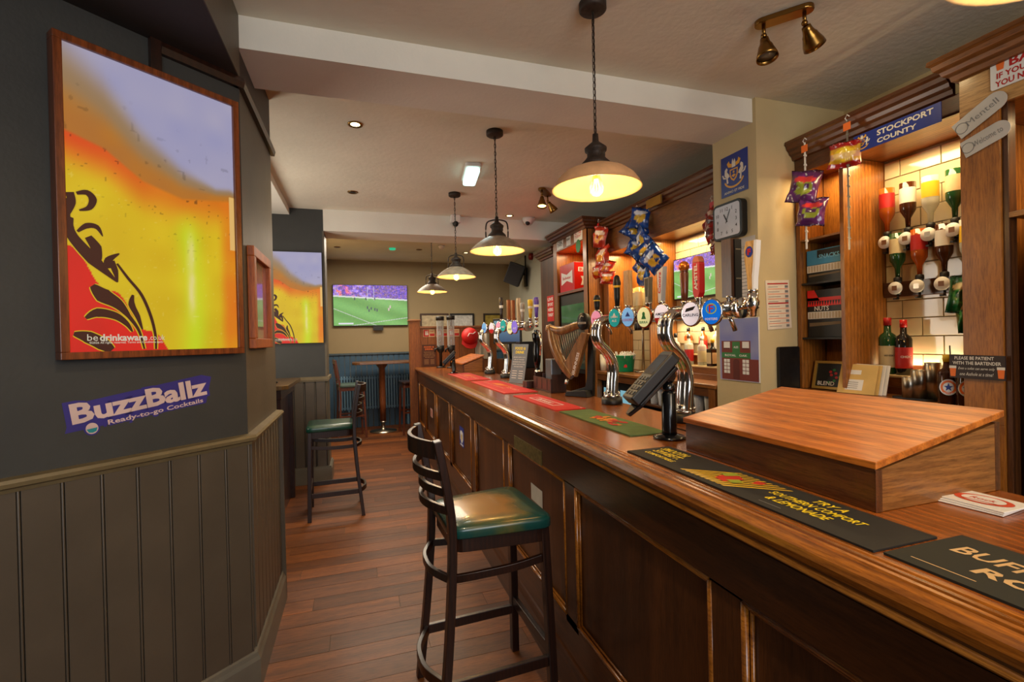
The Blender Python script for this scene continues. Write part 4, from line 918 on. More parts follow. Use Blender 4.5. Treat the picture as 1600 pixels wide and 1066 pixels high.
# counter and stepped ledges
ct = thing('back_counter', 'oak back counter with stepped ledges running under the left shelves', 'counter', (2.6, 3.4, 0))
grpbox('worktop', (2.30, 2.68, 1.12), (2.72, 4.445, 1.148), SHELF_Y, ct, 0.003)
grpbox('step', (2.53, 2.70, 1.148), (XT, 3.598, 1.19), SHELF_Y, ct, 0.002)
grpbox('step', (2.545, 2.70, 1.19), (XT, 3.598, 1.238), SHELF_Y, ct, 0.002)
grpbox('light_ledge', (2.54, 2.70, 1.238), (XT, 3.598, 1.25), pm('cream_ledge', (216, 190, 140), 0.4), ct, 0.002)
grpbox('step', (2.62, 2.70, 1.25), (XT, 3.598, 1.325), SHELF_Y, ct, 0.002)
grpbox('light_ledge', (2.615, 2.70, 1.325), (XT, 3.598, 1.335), MATS['cream_ledge'], ct, 0.001)
grpbox('glass_shelf', (2.60, 2.70, 1.415), (XT-0.001, 3.598, 1.421), glass('shelf_glass', (200, 230, 214), clear=0.6), ct, 0)
grpbox('leg', (2.30, 4.385, 0), (2.36, 4.445, 1.12), SHELF, ct, 0.002)
grpbox('leg', (2.31, 2.70, 0), (2.37, 2.76, 1.12), SHELF, ct, 0.002)
grpbox('under_rail', (2.31, 2.76, 1.06), (2.33, 4.385, 1.12), CORN, ct, 0.002)
grpbox('lower_shelf', (2.32, 2.76, 0.90), (2.70, 3.66, 0.92), CORN, ct, 0.002)
grpbox('back_board', (2.70, 2.68, 0), (2.72, 4.44, 1.12), BLACK, ct, 0)
fr = thing('bottle_fridge', 'black under counter bottle fridge with pale blue lit window', 'fridge', (2.5, 4.08, 0))
grpbox('body', (2.37, 3.72, 0.02), (2.69, 4.38, 1.045), BLACK, fr, 0.004)
grpbox('window', (2.362, 3.76, 0.25), (2.369, 4.03, 0.98), emit('fridge_light', (140, 200, 215), 0.7), fr, 0.001)
grpbox('window', (2.362, 4.08, 0.25), (2.369, 4.35, 0.98), emit('fridge_light', (140, 200, 215), 0.7), fr, 0.001)
# drinking glasses under the counter
g0 = None; k = 0
for i in range(7):
    for j in range(3):
        xg, yg = 2.37+j*0.095, 2.82+i*0.112
        if g0 is None:
            g = G(); g.lathe([(0.026, 0.0), (0.028, 0.004), (0.038, 0.135), (0.036, 0.135), (0.026, 0.012), (0.0, 0.010)], seg=16); g0 = g.build('drinking_glass', CLEAR); g0.location = (xg, yg, 0.9205)
            tag(g0, 'clear drinking glass standing in the rack under the back counter', 'glass', 'glasses under the back counter')
        else:
            o = g0.copy(); C.objects.link(o); o.location = (xg, yg, 0.9205)
# bottles
def bottle(name, label, x, y, z, h, r, col, lab, cap, neck=0.36, shoulder=0.10, square=False, labcol2=None, txt=None, cat='bottle', grp=None, tint=None, frost=False):
    t = thing(name, label, cat, (x, y, z), 0, grp)
    zb_ = h*(1-neck)
    g = G(); prof = [(0.0, 0.0005), (r*0.95, 0.001), (r, 0.006), (r, zb_), (r*0.85, zb_+h*shoulder*0.5), (r*0.42, zb_+h*shoulder), (r*0.36, h*0.93), (0.0, h*0.93)]
    if square: g.box((-r, -r*0.8, 0.0005), (r, r*0.8, zb_)); g.lathe([(r*0.7, zb_), (r*0.36, zb_+h*0.06), (r*0.34, h*0.93), (0, h*0.93)], seg=16)
    else: g.lathe(prof, seg=20)
    g.build('glass_body', col, t, world=False, bevel=0.004 if square else 0)
    g = G(); g.lathe([(r*0.44, h*0.86), (r*0.44, h), (0, h+0.0005)], seg=16); g.build('cap', cap, t, world=False)
    if lab is not None:
        g = G()
        if square: g.box((-r-0.001, -r*0.7, h*0.1), (-r-0.0002, r*0.7, h*0.5)); g.box((-r*0.8, -r*0.8-0.001, h*0.1), (r*0.8, -r*0.8-0.0002, h*0.5))
        else: g.lathe([(r+0.0008, h*0.12), (r+0.0008, h*0.50)], seg=24, cap=False)
        mats = [lab]
        if txt:
            mats.append(txt[1]); g.mi = 1; g.text(txt[0], frame((-(r+0.0012)*0.707, -(r+0.0012)*0.707, h*0.33), (0.707, -0.707, 0), (0, 0, 1)), w=r*1.25, bold=0.02, z=0.003)
        g.build('label', mats, t, world=False)
    return t
GGREEN = glass('green_bottle_glass', (40, 84, 44), clear=0.35); GBROWN = glass('brown_bottle_glass', (70, 34, 14), clear=0.3); GAMBER = glass('whisky_amber_glass', (190, 92, 26), clear=0.4); GDARK = glass('dark_bottle_glass', (30, 26, 22), clear=0.2); GCLR = glass('clear_bottle_glass', (226, 226, 214), clear=0.6)
FROST = pm('frosted_bottle_glass', (200, 196, 176), 0.35, var=0.04)
CREAML = pm('cream_label', (214, 196, 150), 0.6); REDL = pm('red_label', (178, 26, 26), 0.5)
bottle('spirit_bottle', 'dark square liqueur bottle with pale label on the front ledge under the bar television', 2.575, 3.02, 1.2505, 0.21, 0.035, GDARK, CREAML, GOLD, square=True)
bottle('spirit_bottle', 'frosted white bottle with no cap colour on the ledge next to the pier', 2.572, 2.80, 1.2505, 0.20, 0.042, FROST, None, WHITE, neck=0.30)
bottle('spirit_bottle', 'amber whisky bottle with dark cap on the ledge between square bottle and frosted bottle', 2.58, 2.91, 1.2505, 0.20, 0.034, GAMBER, REDL, BLACK)
bottle('spirit_bottle', 'clear spirit bottle with pale label on the ledge near the left font column', 2.58, 3.47, 1.2505, 0.26, 0.035, GCLR, WHITE, BLACK)
bottle('spirit_bottle', 'clear gin bottle with red label on the ledge behind the font column', 2.58, 3.30, 1.2505, 0.25, 0.035, GCLR, REDL, STEEL)
bottle('spirit_bottle', 'clear bottle with cream label on the ledge beside the square bottle', 2.585, 3.15, 1.2505, 0.23, 0.034, GCLR, CREAML, WHITE)
for k, (yy, m, l, nm) in enumerate(((3.40, GAMBER, CREAML, 'amber bottle with cream label on the raised step, furthest left'), (3.22, GAMBER, REDL, 'amber bottle with red label on the raised step, behind the round badges'), (3.06, GCLR, WHITE, 'clear bottle with white label on the raised step'), (2.86, GAMBER, WHITE, 'amber bottle with white label on the raised step, nearest the pier'))):
    bottle('spirit_bottle', nm, 2.655, yy, 1.3355 if k != 9 else 0, 0.075 if False else 0.22, 0.033, m, l, BLACK, square=(k == 3))
for o in list(C.objects):
    if o.name.startswith('glass_shelf'): bpy.data.objects.remove(o)
# bar television on the tiles
def footy(u_, v_, seed=3):
    top = 0.73-0.10*u_; crowd = v_ > top
    n1 = vnoise(u_, v_, 90, 60, seed); n2 = vnoise(u_, v_, 22, 14, seed+1); n3 = vnoise(u_, v_, 60, 30, seed+2)
    red = sstep(0.5, 0.62, n2*0.6+(1-np.abs(u_-0.17)*6)*0.35)
    R_ = 70+110*n1+80*red*n1; G_ = 50+80*n1-30*red; B_ = 130+100*n3-60*red
    left = (u_ < 0.5)*sstep(0.35, 0.6, n2); R_ = R_+left*60; G_ = G_+left*60; B_ = B_+left*50
    st = 0.5+0.5*np.sin((u_*9+v_*14)); gr = [100+20*st+14*n1, 158+24*st+10*n1, 84+20*st]
    c = [np.where(crowd, a, b) for a, b in zip((R_, G_, B_), gr)]
    wl_ = (np.abs(v_-top) < 0.018); c = [np.where(wl_, 220, a) for a in c]
    for f in (lambda a, b: np.abs(b-(0.42-0.75*a)), lambda a, b: np.abs(b-(0.06+0.25*(a-0.5)))):
        m_ = f(u_, v_) < 0.006; c = [np.where(m_ & ~crowd, 215, a) for a in c]
    for (a, b) in ((0.5, 0.42), (0.55, 0.40), (0.45, 0.44), (0.47, 0.37), (0.58, 0.38), (0.28, 0.66), (0.43, 0.66), (0.55, 0.66), (0.76, 0.46), (0.74, 0.40)):
        m_ = ((np.abs(u_-a) < 0.008) & (np.abs(v_-b) < 0.035)); c = [np.where(m_, k_, q_) for k_, q_ in zip((60, 60, 90) if a < 0.7 else (230, 190, 200), c)]
    for a in (0.455, 0.54):
        m_ = (np.abs(u_-a) < 0.004) & (v_ > 0.62) & (v_ < 0.97); c = [np.where(m_, 225, q_) for q_ in c]
    m_ = (u_ > 0.06) & (u_ < 0.26) & (v_ > 0.03) & (v_ < 0.07); c = [np.where(m_, k_, q_) for k_, q_ in zip((226, 226, 236), c)]
    return c
def tv(label, M, w, h, em):
    t = thing('television', label, 'television', M.translation)
    g = G(); g.prism([(-w/2-0.008, -h/2-0.012), (w/2+0.008, -h/2-0.012), (w/2+0.008, h/2+0.008), (-w/2-0.008, h/2+0.008)], (-0.045, -0.001), M); g.build('casing', BLACK, t, bevel=0.003)
    painted('screen', w, h, 200, 112, footy, M, t, em=em)
    return t
M = frame((XT-0.06, 3.255, 1.975), (0, -1, 0), (0, 0, 1)); tv('wall television showing a rugby match on the tiled back bar wall', M, 0.60, 0.335, 1.1)
# crisp packets and their hanging strips
def packet(name_label, c, w, h, rx, ry, rz, colfn, grp):
    """one puffed foil packet"""
    M = Matrix.Translation(c) @ Matrix.Rotation(rz, 4, 'Z') @ Matrix.Rotation(ry, 4, 'Y') @ Matrix.Rotation(rx, 4, 'X') @ frame((0, 0, 0), (0, -1, 0), (0, 0, 1))
    nx, ny = 18, 22; uu, vv = np.meshgrid(np.linspace(0, 1, nx+1), np.linspace(0, 1, ny+1)); rs = random.randint(0, 9999)
    puff = 0.022*np.power(np.clip(np.sin(PI*uu), 0, 1), 0.6)*np.power(np.clip(np.sin(PI*np.clip((vv-0.08)/0.84, 0, 1)), 0, 1), 0.5); cr = (vnoise(uu, vv, 4, 5, rs)-0.5)*0.034+(vnoise(uu, vv, 12, 4, rs+1)-0.5)*0.010
    rgb = np.clip(np.stack([np.broadcast_to(a, uu.shape) for a in colfn(uu, vv, rs)], -1)/255, 0, 1); L_ = np.where(rgb <= .04045, rgb/12.92, ((rgb+.055)/1.055)**2.4)
    bm = bmesh.new(); ly_ = bm.verts.layers.float_color.new('Col'); grid = []
    for sgn in (1, -1):
        gg = [[None]*(nx+1) for _ in range(ny+1)]
        for j in range(ny+1):
            for i in range(nx+1):
                edge = i in (0, nx) or j in (0, ny)
                if edge and sgn == -1: gg[j][i] = grid[0][j][i]; continue
                waist = 1-0.10*math.sin(PI*j/ny)
                p = Vector(((uu[j, i]-0.5)*w*waist, (vv[j, i]-0.5)*h, sgn*puff[j, i]+cr[j, i])); v_ = bm.verts.new(M @ p); v_[ly_] = (*L_[j, i], 1); gg[j][i] = v_
        grid.append(gg)
        for j in range(ny):
            for i in range(nx):
                q = [gg[j][i], gg[j][i+1], gg[j+1][i+1], gg[j+1][i]]
                if sgn == -1: q = q[::-1]
                try: f_ = bm.faces.new(q); f_.smooth = True
                except ValueError: pass
    me = bpy.data.meshes.new('crisp_packet'); bm.to_mesh(me); bm.free(); me.materials.append(paint_mat(0.0, 0.22, 0.5))
    o = bpy.data.objects.new('crisp_packet', me); C.objects.link(o); rebase(o, c); tag(o, name_label, 'crisp packet', grp); return o
def pk(base, acc, lab):
    def f(u_, v_, rs):
        n = vnoise(u_, v_, 5, 6, rs+5); c = [base[k]*(0.8+0.4*n) for k in range(3)]
        m = ((u_-0.5)**2/0.10+(v_-0.45)**2/0.05) < 1; c = [np.where(m & (n > 0.35), acc[k], c[k]) for k in range(3)]
        m2 = ((u_-0.5)**2/0.12+(v_-0.70)**2/0.012) < 1; c = [np.where(m2, lab[k], c[k]) for k in range(3)]
        e = (v_ < 0.06) | (v_ > 0.94); return [np.where(e, base[k]*0.7, c[k]) for k in range(3)]
    return f
def strip(label, x, y, zt, zb_, mat=WHITE, clip=RED):
    t = thing('hanging_strip', label, 'display strip', (x, y, zt))
    g = G(); g.box((x-0.0015, y-0.005, zb_), (x+0.0015, y+0.005, zt)); g.build('strip', mat, t)
    g = G(); g.tube([(x, y, zt-0.005), (x, y+0.012, zt+0.012), (x, y, zt+0.028), (x, y-0.012, zt+0.014)], 0.003, 6); g.build('hook', WHITE, t)
    grpbox('header_card', (x-0.004, y-0.02, zt-0.055), (x-0.002, y+0.02, zt-0.015), clip, t, 0.0)
    n = int((zt-zb_)/0.055); b = None
    for k in range(1, n):
        zz = zt-0.03-k*0.055
        if zz < zb_: break
        g = G(); g.box((x-0.007, y-0.014, zz), (x-0.002, y-0.004, zz+0.008)); g.box((x-0.007, y-0.010, zz+0.008), (x-0.0005, y+0.004, zz+0.014)); g.build('peg', mat, t)
    return t
# red strip by the fridge cabinet
strip('hanging strip carrying the red crisp packets', 2.345, 4.36, 2.66, 2.10)
redp = pk((190, 44, 18), (236, 150, 40), (240, 210, 180)); bluep = pk((12, 62, 136), (226, 180, 60), (230, 230, 235)); purp = pk((96, 40, 100), (150, 160, 50), (220, 60, 60)); grnp = pk((24, 100, 50), (60, 150, 60), (230, 210, 160))
for i, (px, py, w, h, r) in enumerate(((938, 371, .17, .21, 0.25), (941, 401, .19, .21, -0.35), (947, 419, .17, .16, 0.3), (935, 425, .16, .12, -0.1), (949, 434, .14, .12, 0.1))):
    packet('red crisp packet on the strip beside the fridge cabinet, %s' % ('topmost', 'second from the top', 'third from the top', 'low down on its left', 'lowest')[i], atx(px, py, 2.33-0.012*i), w*1.1, h*1.05, r, random.uniform(-.4, .4), random.uniform(-.1, 1.0), redp, 'red crisp packets')
strip('hanging strip carrying the blue crisp packets', 2.345, 3.66, 2.61, 1.98)
for i, (px, py, w, h, r) in enumerate(((1000, 340, .15, .19, 0.15), (993, 360, .20, .16, 0.7), (1003, 376, .20, .16, -0.6), (997, 388, .18, .14, 0.4), (1010, 395, .16, .19, 0.9), (1021, 405, .18, .17, -0.7), (1003, 415, .18, .15, 0.5), (1004, 428, .12, .18, 0.1))):
    packet('blue crisp packet in the middle cluster above the badges, %s' % ('topmost', 'second down on the left', 'third down', 'fourth down', 'fifth down and turned', 'sticking out to the right', 'seventh down', 'lowest')[i], atx(px, py, 2.33-0.01*(i % 3)), w*1.15, h*1.15, r, random.uniform(-.5, .5), random.uniform(-.2, 1.2), bluep, 'blue crisp packets')
strip('hanging strip with red packets against the left side of the pier', 2.36, 2.745, 2.43, 2.08)
for i, (px, py, w, h, r) in enumerate(((1111, 341, .13, .17, 0.3), (1111, 363, .13, .16, -0.3), (1116, 384, .09, .13, 0.1))):
    packet('dark red crisp packet beside the clock, %s' % ('topmost', 'middle', 'lowest')[i], atx(px, py, 2.345), w, h, r, 0.1, random.uniform(-.4, .4), pk((150, 24, 22), (90, 20, 30), (220, 190, 170)), 'dark red packets beside the clock')
g = G().box((2.335, 3.30, 2.56), (2.35, 3.50, 2.63)); o = g.build('small_plaque', pm('brass_plaque', (190, 150, 70), 0.25, 0.7)); tag(o, 'small brass plaque on the cornice beside the blue packets', 'plaque'); rebase(o, (2.34, 3.4, 2.6))
# things standing on the back counter
t = thing('green_bucket', 'green bucket full of white sticks on the back counter', 'bucket', (2.48, 4.12, 1.1485))
g = G(); g.lathe([(0.0, 0.001), (0.072, 0.001), (0.075, 0.004), (0.092, 0.15), (0.096, 0.152), (0.096, 0.160), (0.088, 0.158), (0.070, 0.02), (0, 0.018)], seg=28); g.build('pail', pm('bright_green_tin', (18, 156, 100), 0.3), t, world=False)
g = G()
for k in range(60):
    a, r = random.random()*2*PI, 0.08*math.sqrt(random.random()); p = Vector((r*math.cos(a), r*math.sin(a), 0.10)); q2 = Vector((p.x*1.2+random.uniform(-.02, .02), p.y*1.2+random.uniform(-.02, .02), random.uniform(0.16, 0.20))); g.cyl(p, q2, 0.004, seg=5)
o = g.build('sticks', WHITE, t, world=False); o['kind'] = 'stuff'
g = G(); M = frame((-0.0655, -0.0655, 0.085), (0.707, -0.707, 0), (0.07, 0.07, 1)); g.text('BREWED', M, w=0.07, at=(-0.005, 0.035), z=0.002, bold=0.02); g.mi = 1; g.flat([(0.005, -0.04), (0.04, -0.04), (0.036, -0.015), (0.022, -0.008), (0.01, -0.02)], M, 0.002); g.build('picture', [GREENP, REDL], t, world=False)
t = thing('cup_stack', 'stack of pale plastic cups on the back counter left of the green bucket', 'cups', (2.375, 4.37, 1.1485))
for k in range(5):
    g = G(); g.lathe([(0.028, 0.001), (0.036, 0.11), (0.0355, 0.11), (0.027, 0.004), (0, 0.004)], (0, 0, k*0.014), seg=18); g.build('cup', pm('cloudy_plastic', (206, 200, 180), 0.4), t, world=False)
t = thing('measures', 'pair of small steel spirit measures on the back counter', 'measure', (2.42, 3.58, 1.1485))
for dx, dy, h in ((0, 0, .05), (0.02, -0.055, .07)):
    g = G(); g.lathe([(0.016, 0.0005), (0.020, h), (0.018, h), (0.012, 0.004), (0, 0.004)], (dx, dy, 0), seg=16); g.build('cup', STEEL, t, world=False)
# rotating stand with upturned bottles in the middle bay
t = thing('optic_stand', 'rotating stand of upturned yellow bottles behind the tap handles', 'bottle stand', (2.57, 3.95, 1.1485))
g = G(); g.cyl((0, 0, 0.0005), (0, 0, 0.62), 0.012); g.lathe([(0, 0.0005), (0.08, 0.0005), (0.08, 0.012), (0.02, 0.02)], seg=24); g.lathe([(0.0, 0.60), (0.085, 0.60), (0.085, 0.61), (0.0, 0.61)], seg=20); g.build('stand', STEEL, t, world=False)
for k in range(4):
    a = k*PI/2+0.5; cx, cy = 0.062*math.cos(a), 0.062*math.sin(a)
    g = G(); g.lathe([(0.010, 0.47), (0.012, 0.53), (0.030, 0.57), (0.032, 0.60), (0.032, 0.80), (0.0, 0.805)], (cx, cy, 0), seg=18); g.build('bottle', glass('yellow_gin_glass', (232, 206, 130), clear=0.5), t, world=False)
    g = G(); g.lathe([(0.02, 0.40), (0.024, 0.42), (0.024, 0.455), (0.012, 0.47)], (cx, cy, 0), seg=16); g.build('optic', BLACK, t, world=False)
    g = G(); g.lathe([(0.0325, 0.63), (0.0325, 0.76)], (cx, cy, 0), seg=18, cap=False); g.build('label', CREAML, t, world=False)
o = rebase(grpbox('notice', (2.43, 4.00, 1.30), (2.433, 4.12, 1.55), PAPER, None, 0), (2.43, 4.06, 1.42)) if False else None
# ---- fridge cabinet, projecting
u = thing('fridge_cabinet', 'projecting oak cabinet with a red box on its shelf and dark glass below', 'cabinet', (2.45, 4.87, 0))
XC = 2.25
cornice(u, XC, 4.46, 5.32, 2.72, depth=0.4)
grpbox('side_panel', (XC+0.001, 4.45, 0), (2.72, 4.475, 2.61), SHELF, u)
grpbox('side_panel', (XC+0.001, 5.30, 0), (2.72, 5.325, 2.61), SHELF, u)
grpbox('stile', (XC-0.002, 4.45, 0), (XC+0.02, 4.53, 2.61), SHELF, u)
grpbox('stile', (XC-0.002, 5.22, 0), (XC+0.02, 5.325, 2.61), SHELF, u)
grpbox('head_rail', (XC-0.002, 4.53, 2.50), (XC+0.02, 5.22, 2.61), SHELF_Y, u)
grpbox('shelf', (XC, 4.53, 1.985), (2.70, 5.22, 2.015), SHELF_Y, u)
grpbox('top_board', (XC+0.02, 4.476, 2.50), (2.70, 5.299, 2.52), SHELF_Y, u)
for k in range(6): grpbox('back_board', (2.66, 4.476+k*0.1373, 0.1), (2.68, 4.476+(k+1)*0.1373-0.002, 2.5), MATS['bay_back_oak'], u, 0)
grpbox('door_frame', (XC+0.03, 4.53, 1.1), (XC+0.05, 5.22, 1.98), BLACK, u, 0.003)
grpbox('glass', (XC+0.022, 4.58, 1.15), (XC+0.029, 5.17, 1.86), pm('dark_mirror_glass', (92, 112, 104), 0.06, 0.6), u, 0)
for k, (a, b, tt) in enumerate(((5.20, 5.02, ('CASH', 'OR', 'CARD')), (4.93, 4.82, ('BAR',)), (4.73, 4.53, ('NO TABS', 'TODAY')))):
    M = frame((XC-0.0025, (a+b)/2, 2.575), (0, -1, 0), (0, 0, 1)); w = a-b; hh = 0.06
    g = G(); g.prism([(-w/2, -hh), (w/2, -hh), (w/2, hh), (-w/2, hh)], 0.003, M); g.mi = 1
    for q, s_ in enumerate(tt): g.text(s_, M, w=w*0.8, h=min(0.028, 0.09/len(tt)), at=(0, 0.035-(q+0.5)*0.07/len(tt)+0.01), z=0.0036, bold=0.02)
    o = g.build('notice', [WHITE, INK if k < 2 else RED]); tag(o, ('square white notice at the left end of the fridge cabinet top', 'narrow white notice between two others on the fridge cabinet', 'white notice with red words on the right of the fridge cabinet top')[k], 'notice', 'notices on the fridge cabinet'); rebase(o, M.translation)
g = G(); M = frame((XC-0.008, 4.62, 2.46), (0, -1, 0), (0, 0, 1)); g.prism([(0.055*math.cos(a), 0.07*math.sin(a)) for a in [2*PI*k/16 for k in range(16)]], 0.004, M); o = g.build('shamrock_badge', GREENP); tag(o, 'round green paper badge hanging under the notice with red words', 'badge'); rebase(o, M.translation)
t = thing('red_box', 'red drinks box with white bow tie mark on the fridge cabinet shelf', 'box', (2.38, 5.0, 2.016))
g = G().box((2.272, 4.80, 2.0155), (2.50, 5.19, 2.325)); g.build('carton', pm('glossy_red_card', (206, 22, 20), 0.3), t, bevel=0.002)
M = frame((2.2715, 4.995, 2.17), (0, -1, 0), (0, 0, 1)); g = G(); g.flat([(-0.15, -0.075), (0.0, -0.035), (0.15, -0.075), (0.15, 0.075), (0.0, 0.035), (-0.15, 0.075)], M, 0.001); g.mi = 1; g.text('Budweiser', M, w=0.22, h=0.035, z=0.0016, bold=0.02)
M = frame((2.38, 4.7995, 2.17), (1, 0, 0), (0, 0, 1)); g.mi = 0; g.flat([(-0.03, -0.10), (0.03, -0.10), (0.012, -0.04), (0.03, 0.0), (-0.03, 0.0), (-0.012, -0.04)], M, 0.001); g.rect(-0.06, 0.05, 0.06, 0.10, M, 0.001); g.mi = 1; g.text('BUD', M, w=0.09, at=(0, 0.075), z=0.0016, bold=0.03)
g.build('print', [WHITEP, RED], t)
# ---- lower cabinet beyond it
u = thing('end_cabinet', 'lower dark oak end cabinet furthest along the back bar', 'cabinet', (2.5, 5.6, 0))
cornice(u, 2.30, 5.42, 5.86, 2.60, depth=0.4)
grpbox('door', (2.30, 5.41, 0), (2.32, 5.88, 2.49), BAR_PANEL, u); grpbox('side_panel', (2.321, 5.86, 0), (2.70, 5.88, 2.49), BAR_PANEL, u)
M = frame((2.2985, 5.56, 1.86), (0, -1, 0), (0, 0, 1)); g = G(); g.prism([(-0.11, -0.16), (0.11, -0.16), (0.11, 0.16), (-0.11, 0.16)], 0.002, M); g.mi = 1
for q, s_ in enumerate(('LIVE', 'SPORT', 'HERE', 'TONIGHT')): g.text(s_, M, w=0.17, h=0.04, at=(0, 0.115-q*0.065), z=0.0026, bold=0.03)
o = g.build('poster', [RED, WHITEP]); tag(o, 'red poster with white letters on the end cabinet', 'poster'); rebase(o, M.translation)
M = frame((2.2985, 5.55, 1.58), (0, -1, 0), (0, 0, 1)); g = G(); g.prism([(-0.06, -0.11), (0.06, -0.11), (0.06, 0.11), (-0.06, 0.11)], 0.002, M); g.mi = 1; g.text('WHISKY', M, w=0.18, h=0.06, at=(0, 0), rot=PI/2, z=0.0026, bold=0.02)
o = g.build('sign', [BLACK, PAPER]); tag(o, 'narrow black upright sign under the red poster', 'sign'); rebase(o, M.translation)
# computer monitor and dark boxes on the far part of the back counter
t = thing('till_monitor', 'dark till monitor with blue screen behind the far tap handles', 'monitor', (2.15, 6.35, 0))
grpbox('stand_cabinet', (1.95, 6.1, 0.001), (2.28, 6.85, 1.20), BAR_PANEL, t)
M = frame((1.98, 6.42, 1.60), (0.55, -0.83, 0), (0, 0, 1)); g = G(); g.prism([(-0.25, -0.18), (0.25, -0.18), (0.25, 0.18), (-0.25, 0.18)], (-0.03, 0), M); g.build('casing', BLACK, t, bevel=0.004)
painted('screen', 0.46, 0.30, 24, 16, lambda a, b: [40+90*b+20*a, 90+90*b, 130+70*b], frame(M @ Vector((0, 0, 0.0012)), (0.55, -0.83, 0), (0, 0, 1)), t, em=0.6)
g = G(); g.cyl((2.02, 6.42, 1.20), (2.02, 6.42, 1.45), 0.03); g.lathe([(0.0, 0), (0.11, 0), (0.1, 0.012), (0, 0.012)], (2.02, 6.42, 1.2005)); g.build('stand', BLACK, t)
t = thing('coffee_machine', 'black coffee machine in the dim gap behind the far end of the bar', 'coffee machine', (2.12, 5.9, 0))
grpbox('stand_cabinet', (1.98, 5.48+0.44, 0.001), (2.28, 6.09, 1.10), BAR_PANEL, t); grpbox('body', (2.0, 5.93, 1.101), (2.27, 6.08, 1.45), BLACK, t, 0.01); grpbox('drip_tray', (1.95, 5.94, 1.101), (1.999, 6.07, 1.13), STEEL, t, 0.002); grpbox('panel', (1.996, 5.95, 1.33), (1.9995, 6.06, 1.42), STEEL, t, 0)

# ============================================================ PIER: clock, crest, notices
XPf = 2.31
t = thing('wall_clock', 'square black wall clock with white face on the pier', 'clock', (XPf, 2.50, 2.22))
M = frame((XPf-0.001, 2.502, 2.222), (0, -1, 0), (0, 0, 1))
def rr(w, h, r, n=5):
    out = []
    for cx, cy, a0 in ((w/2-r, h/2-r, 0), (-w/2+r, h/2-r, PI/2), (-w/2+r, -h/2+r, PI), (w/2-r, -h/2+r, 1.5*PI)):
        for k in range(n+1): a = a0+PI/2*k/n; out.append((cx+r*math.cos(a), cy+r*math.sin(a)))
    return out
g = G(); g.prism(rr(0.252, 0.236, 0.035), (0.0, 0.045), M); g.build('casing', BLACK, t, bevel=0.003)
g = G(); g.flat(rr(0.218, 0.204, 0.02), M, 0.0456); g.build('face', pm('clock_face', (206, 206, 214), 0.4), t)
g = G()
for k in range(1, 13):
    a = PI/2-k*PI/6; f = 1.0/max(abs(math.cos(a)), abs(math.sin(a))); f = min(f, 1.22); g.text(str(k), M, h=0.022, at=(0.080*f*math.cos(a), 0.074*f*math.sin(a)), z=0.0462, bold=0.005)
g.build('numerals', INK, t)
g = G(); g.flat([(-0.004, -0.012), (0.004, -0.012), (0.004, 0.05), (-0.004, 0.05)], M @ Matrix.Rotation(0.5, 4, 'Z'), 0.0472); g.build('hour_hand', INK, t)
g = G(); g.flat([(-0.0025, -0.018), (0.0025, -0.018), (0.002, 0.075), (-0.002, 0.075)], M @ Matrix.Rotation(-0.42, 4, 'Z'), 0.0478); g.build('minute_hand', INK, t)
# blue crest sign
t = thing('crest_sign', 'blue square sign with a gold and white coat of arms above the clock', 'sign', (XPf, 2.48, 2.52))
M = frame((XPf-0.001, 2.478, 2.518), (0, -1, 0), (0, 0, 1)); g = G(); g.prism([(-0.112, -0.13), (0.112, -0.13), (0.112, 0.13), (-0.112, 0.13)], (0, 0.004), M); g.build('board', pm('royal_blue_sign', (24, 44, 128), 0.4), t)
def crest(M, sc, z0):
    g = G(); z = z0
    def F(p): return [(a*sc, b*sc) for a, b in p]
    g.mi = 1
    for s_ in (-1, 1):
        g.flat(F([(s_*.30, -.30), (s_*.40, -.32), (s_*.42, -.05), (s_*.52, .05), (s_*.50, .28), (s_*.40, .36), (s_*.34, .28), (s_*.38, .18), (s_*.28, .06), (s_*.24, -.04), (s_*.34, -.10)]), M, z)
        g.flat(F([(s_*.44, -.1), (s_*.60, -.05), (s_*.66, .1), (s_*.60, .12), (s_*.54, 0), (s_*.44, -.04)]), M, z)
    g.mi = 2
    g.flat(F([(-.22, .22), (.22, .22), (.22, -.05), (.14, -.2), (0, -.30), (-.14, -.2), (-.22, -.05)]), M, z*1.0+0.0004)
    for s_ in (-1, 1): g.flat(F([(s_*.12, .30), (s_*.30, .34), (s_*.38, .50), (s_*.26, .60), (s_*.22, .48), (s_*.10, .44)]), M, z)
    g.flat([(sc*a, sc*b) for a, b in [(.5*math.cos(q), -.12-.36*math.sin(q)) for q in [0.3+2.54*k/10 for k in range(11)]]+[(.56*math.cos(q), -.14-.42*math.sin(q)) for q in [2.84-2.54*k/10 for k in range(11)]]], M, z)
    g.mi = 1; g.flat(F([(-.1, .28), (.1, .28), (.1, .5), (.05, .62), (.0, .5), (-.06, .66), (-.1, .5)]), M, z+0.0004)
    g.mi = 0; g.flat(F([(-.17, .17), (.17, .17), (.16, -.03), (.10, -.14), (0, -.22), (-.10, -.14), (-.16, -.03)]), M, z+0.0008)
    g.mi = 2; g.disc((0, 0.08*sc), .05*sc, .05*sc, M, z+0.0012); g.flat(F([(-.12, -.06), (0, .0), (.12, -.06), (.0, -.14)]), M, z+0.0012)
    return g
g = crest(M, 0.155, 0.0046); g.mi = 1; g.text('ANIMO ET FIDE', M, w=0.17, h=0.016, at=(0, -0.108), z=0.0052, bold=0.02)
g.build('coat_of_arms', [MATS['royal_blue_sign'], pm('cream_white_print', (222, 214, 196), 0.5), pm('gold_crest_print', (220, 160, 40), 0.4)], t)
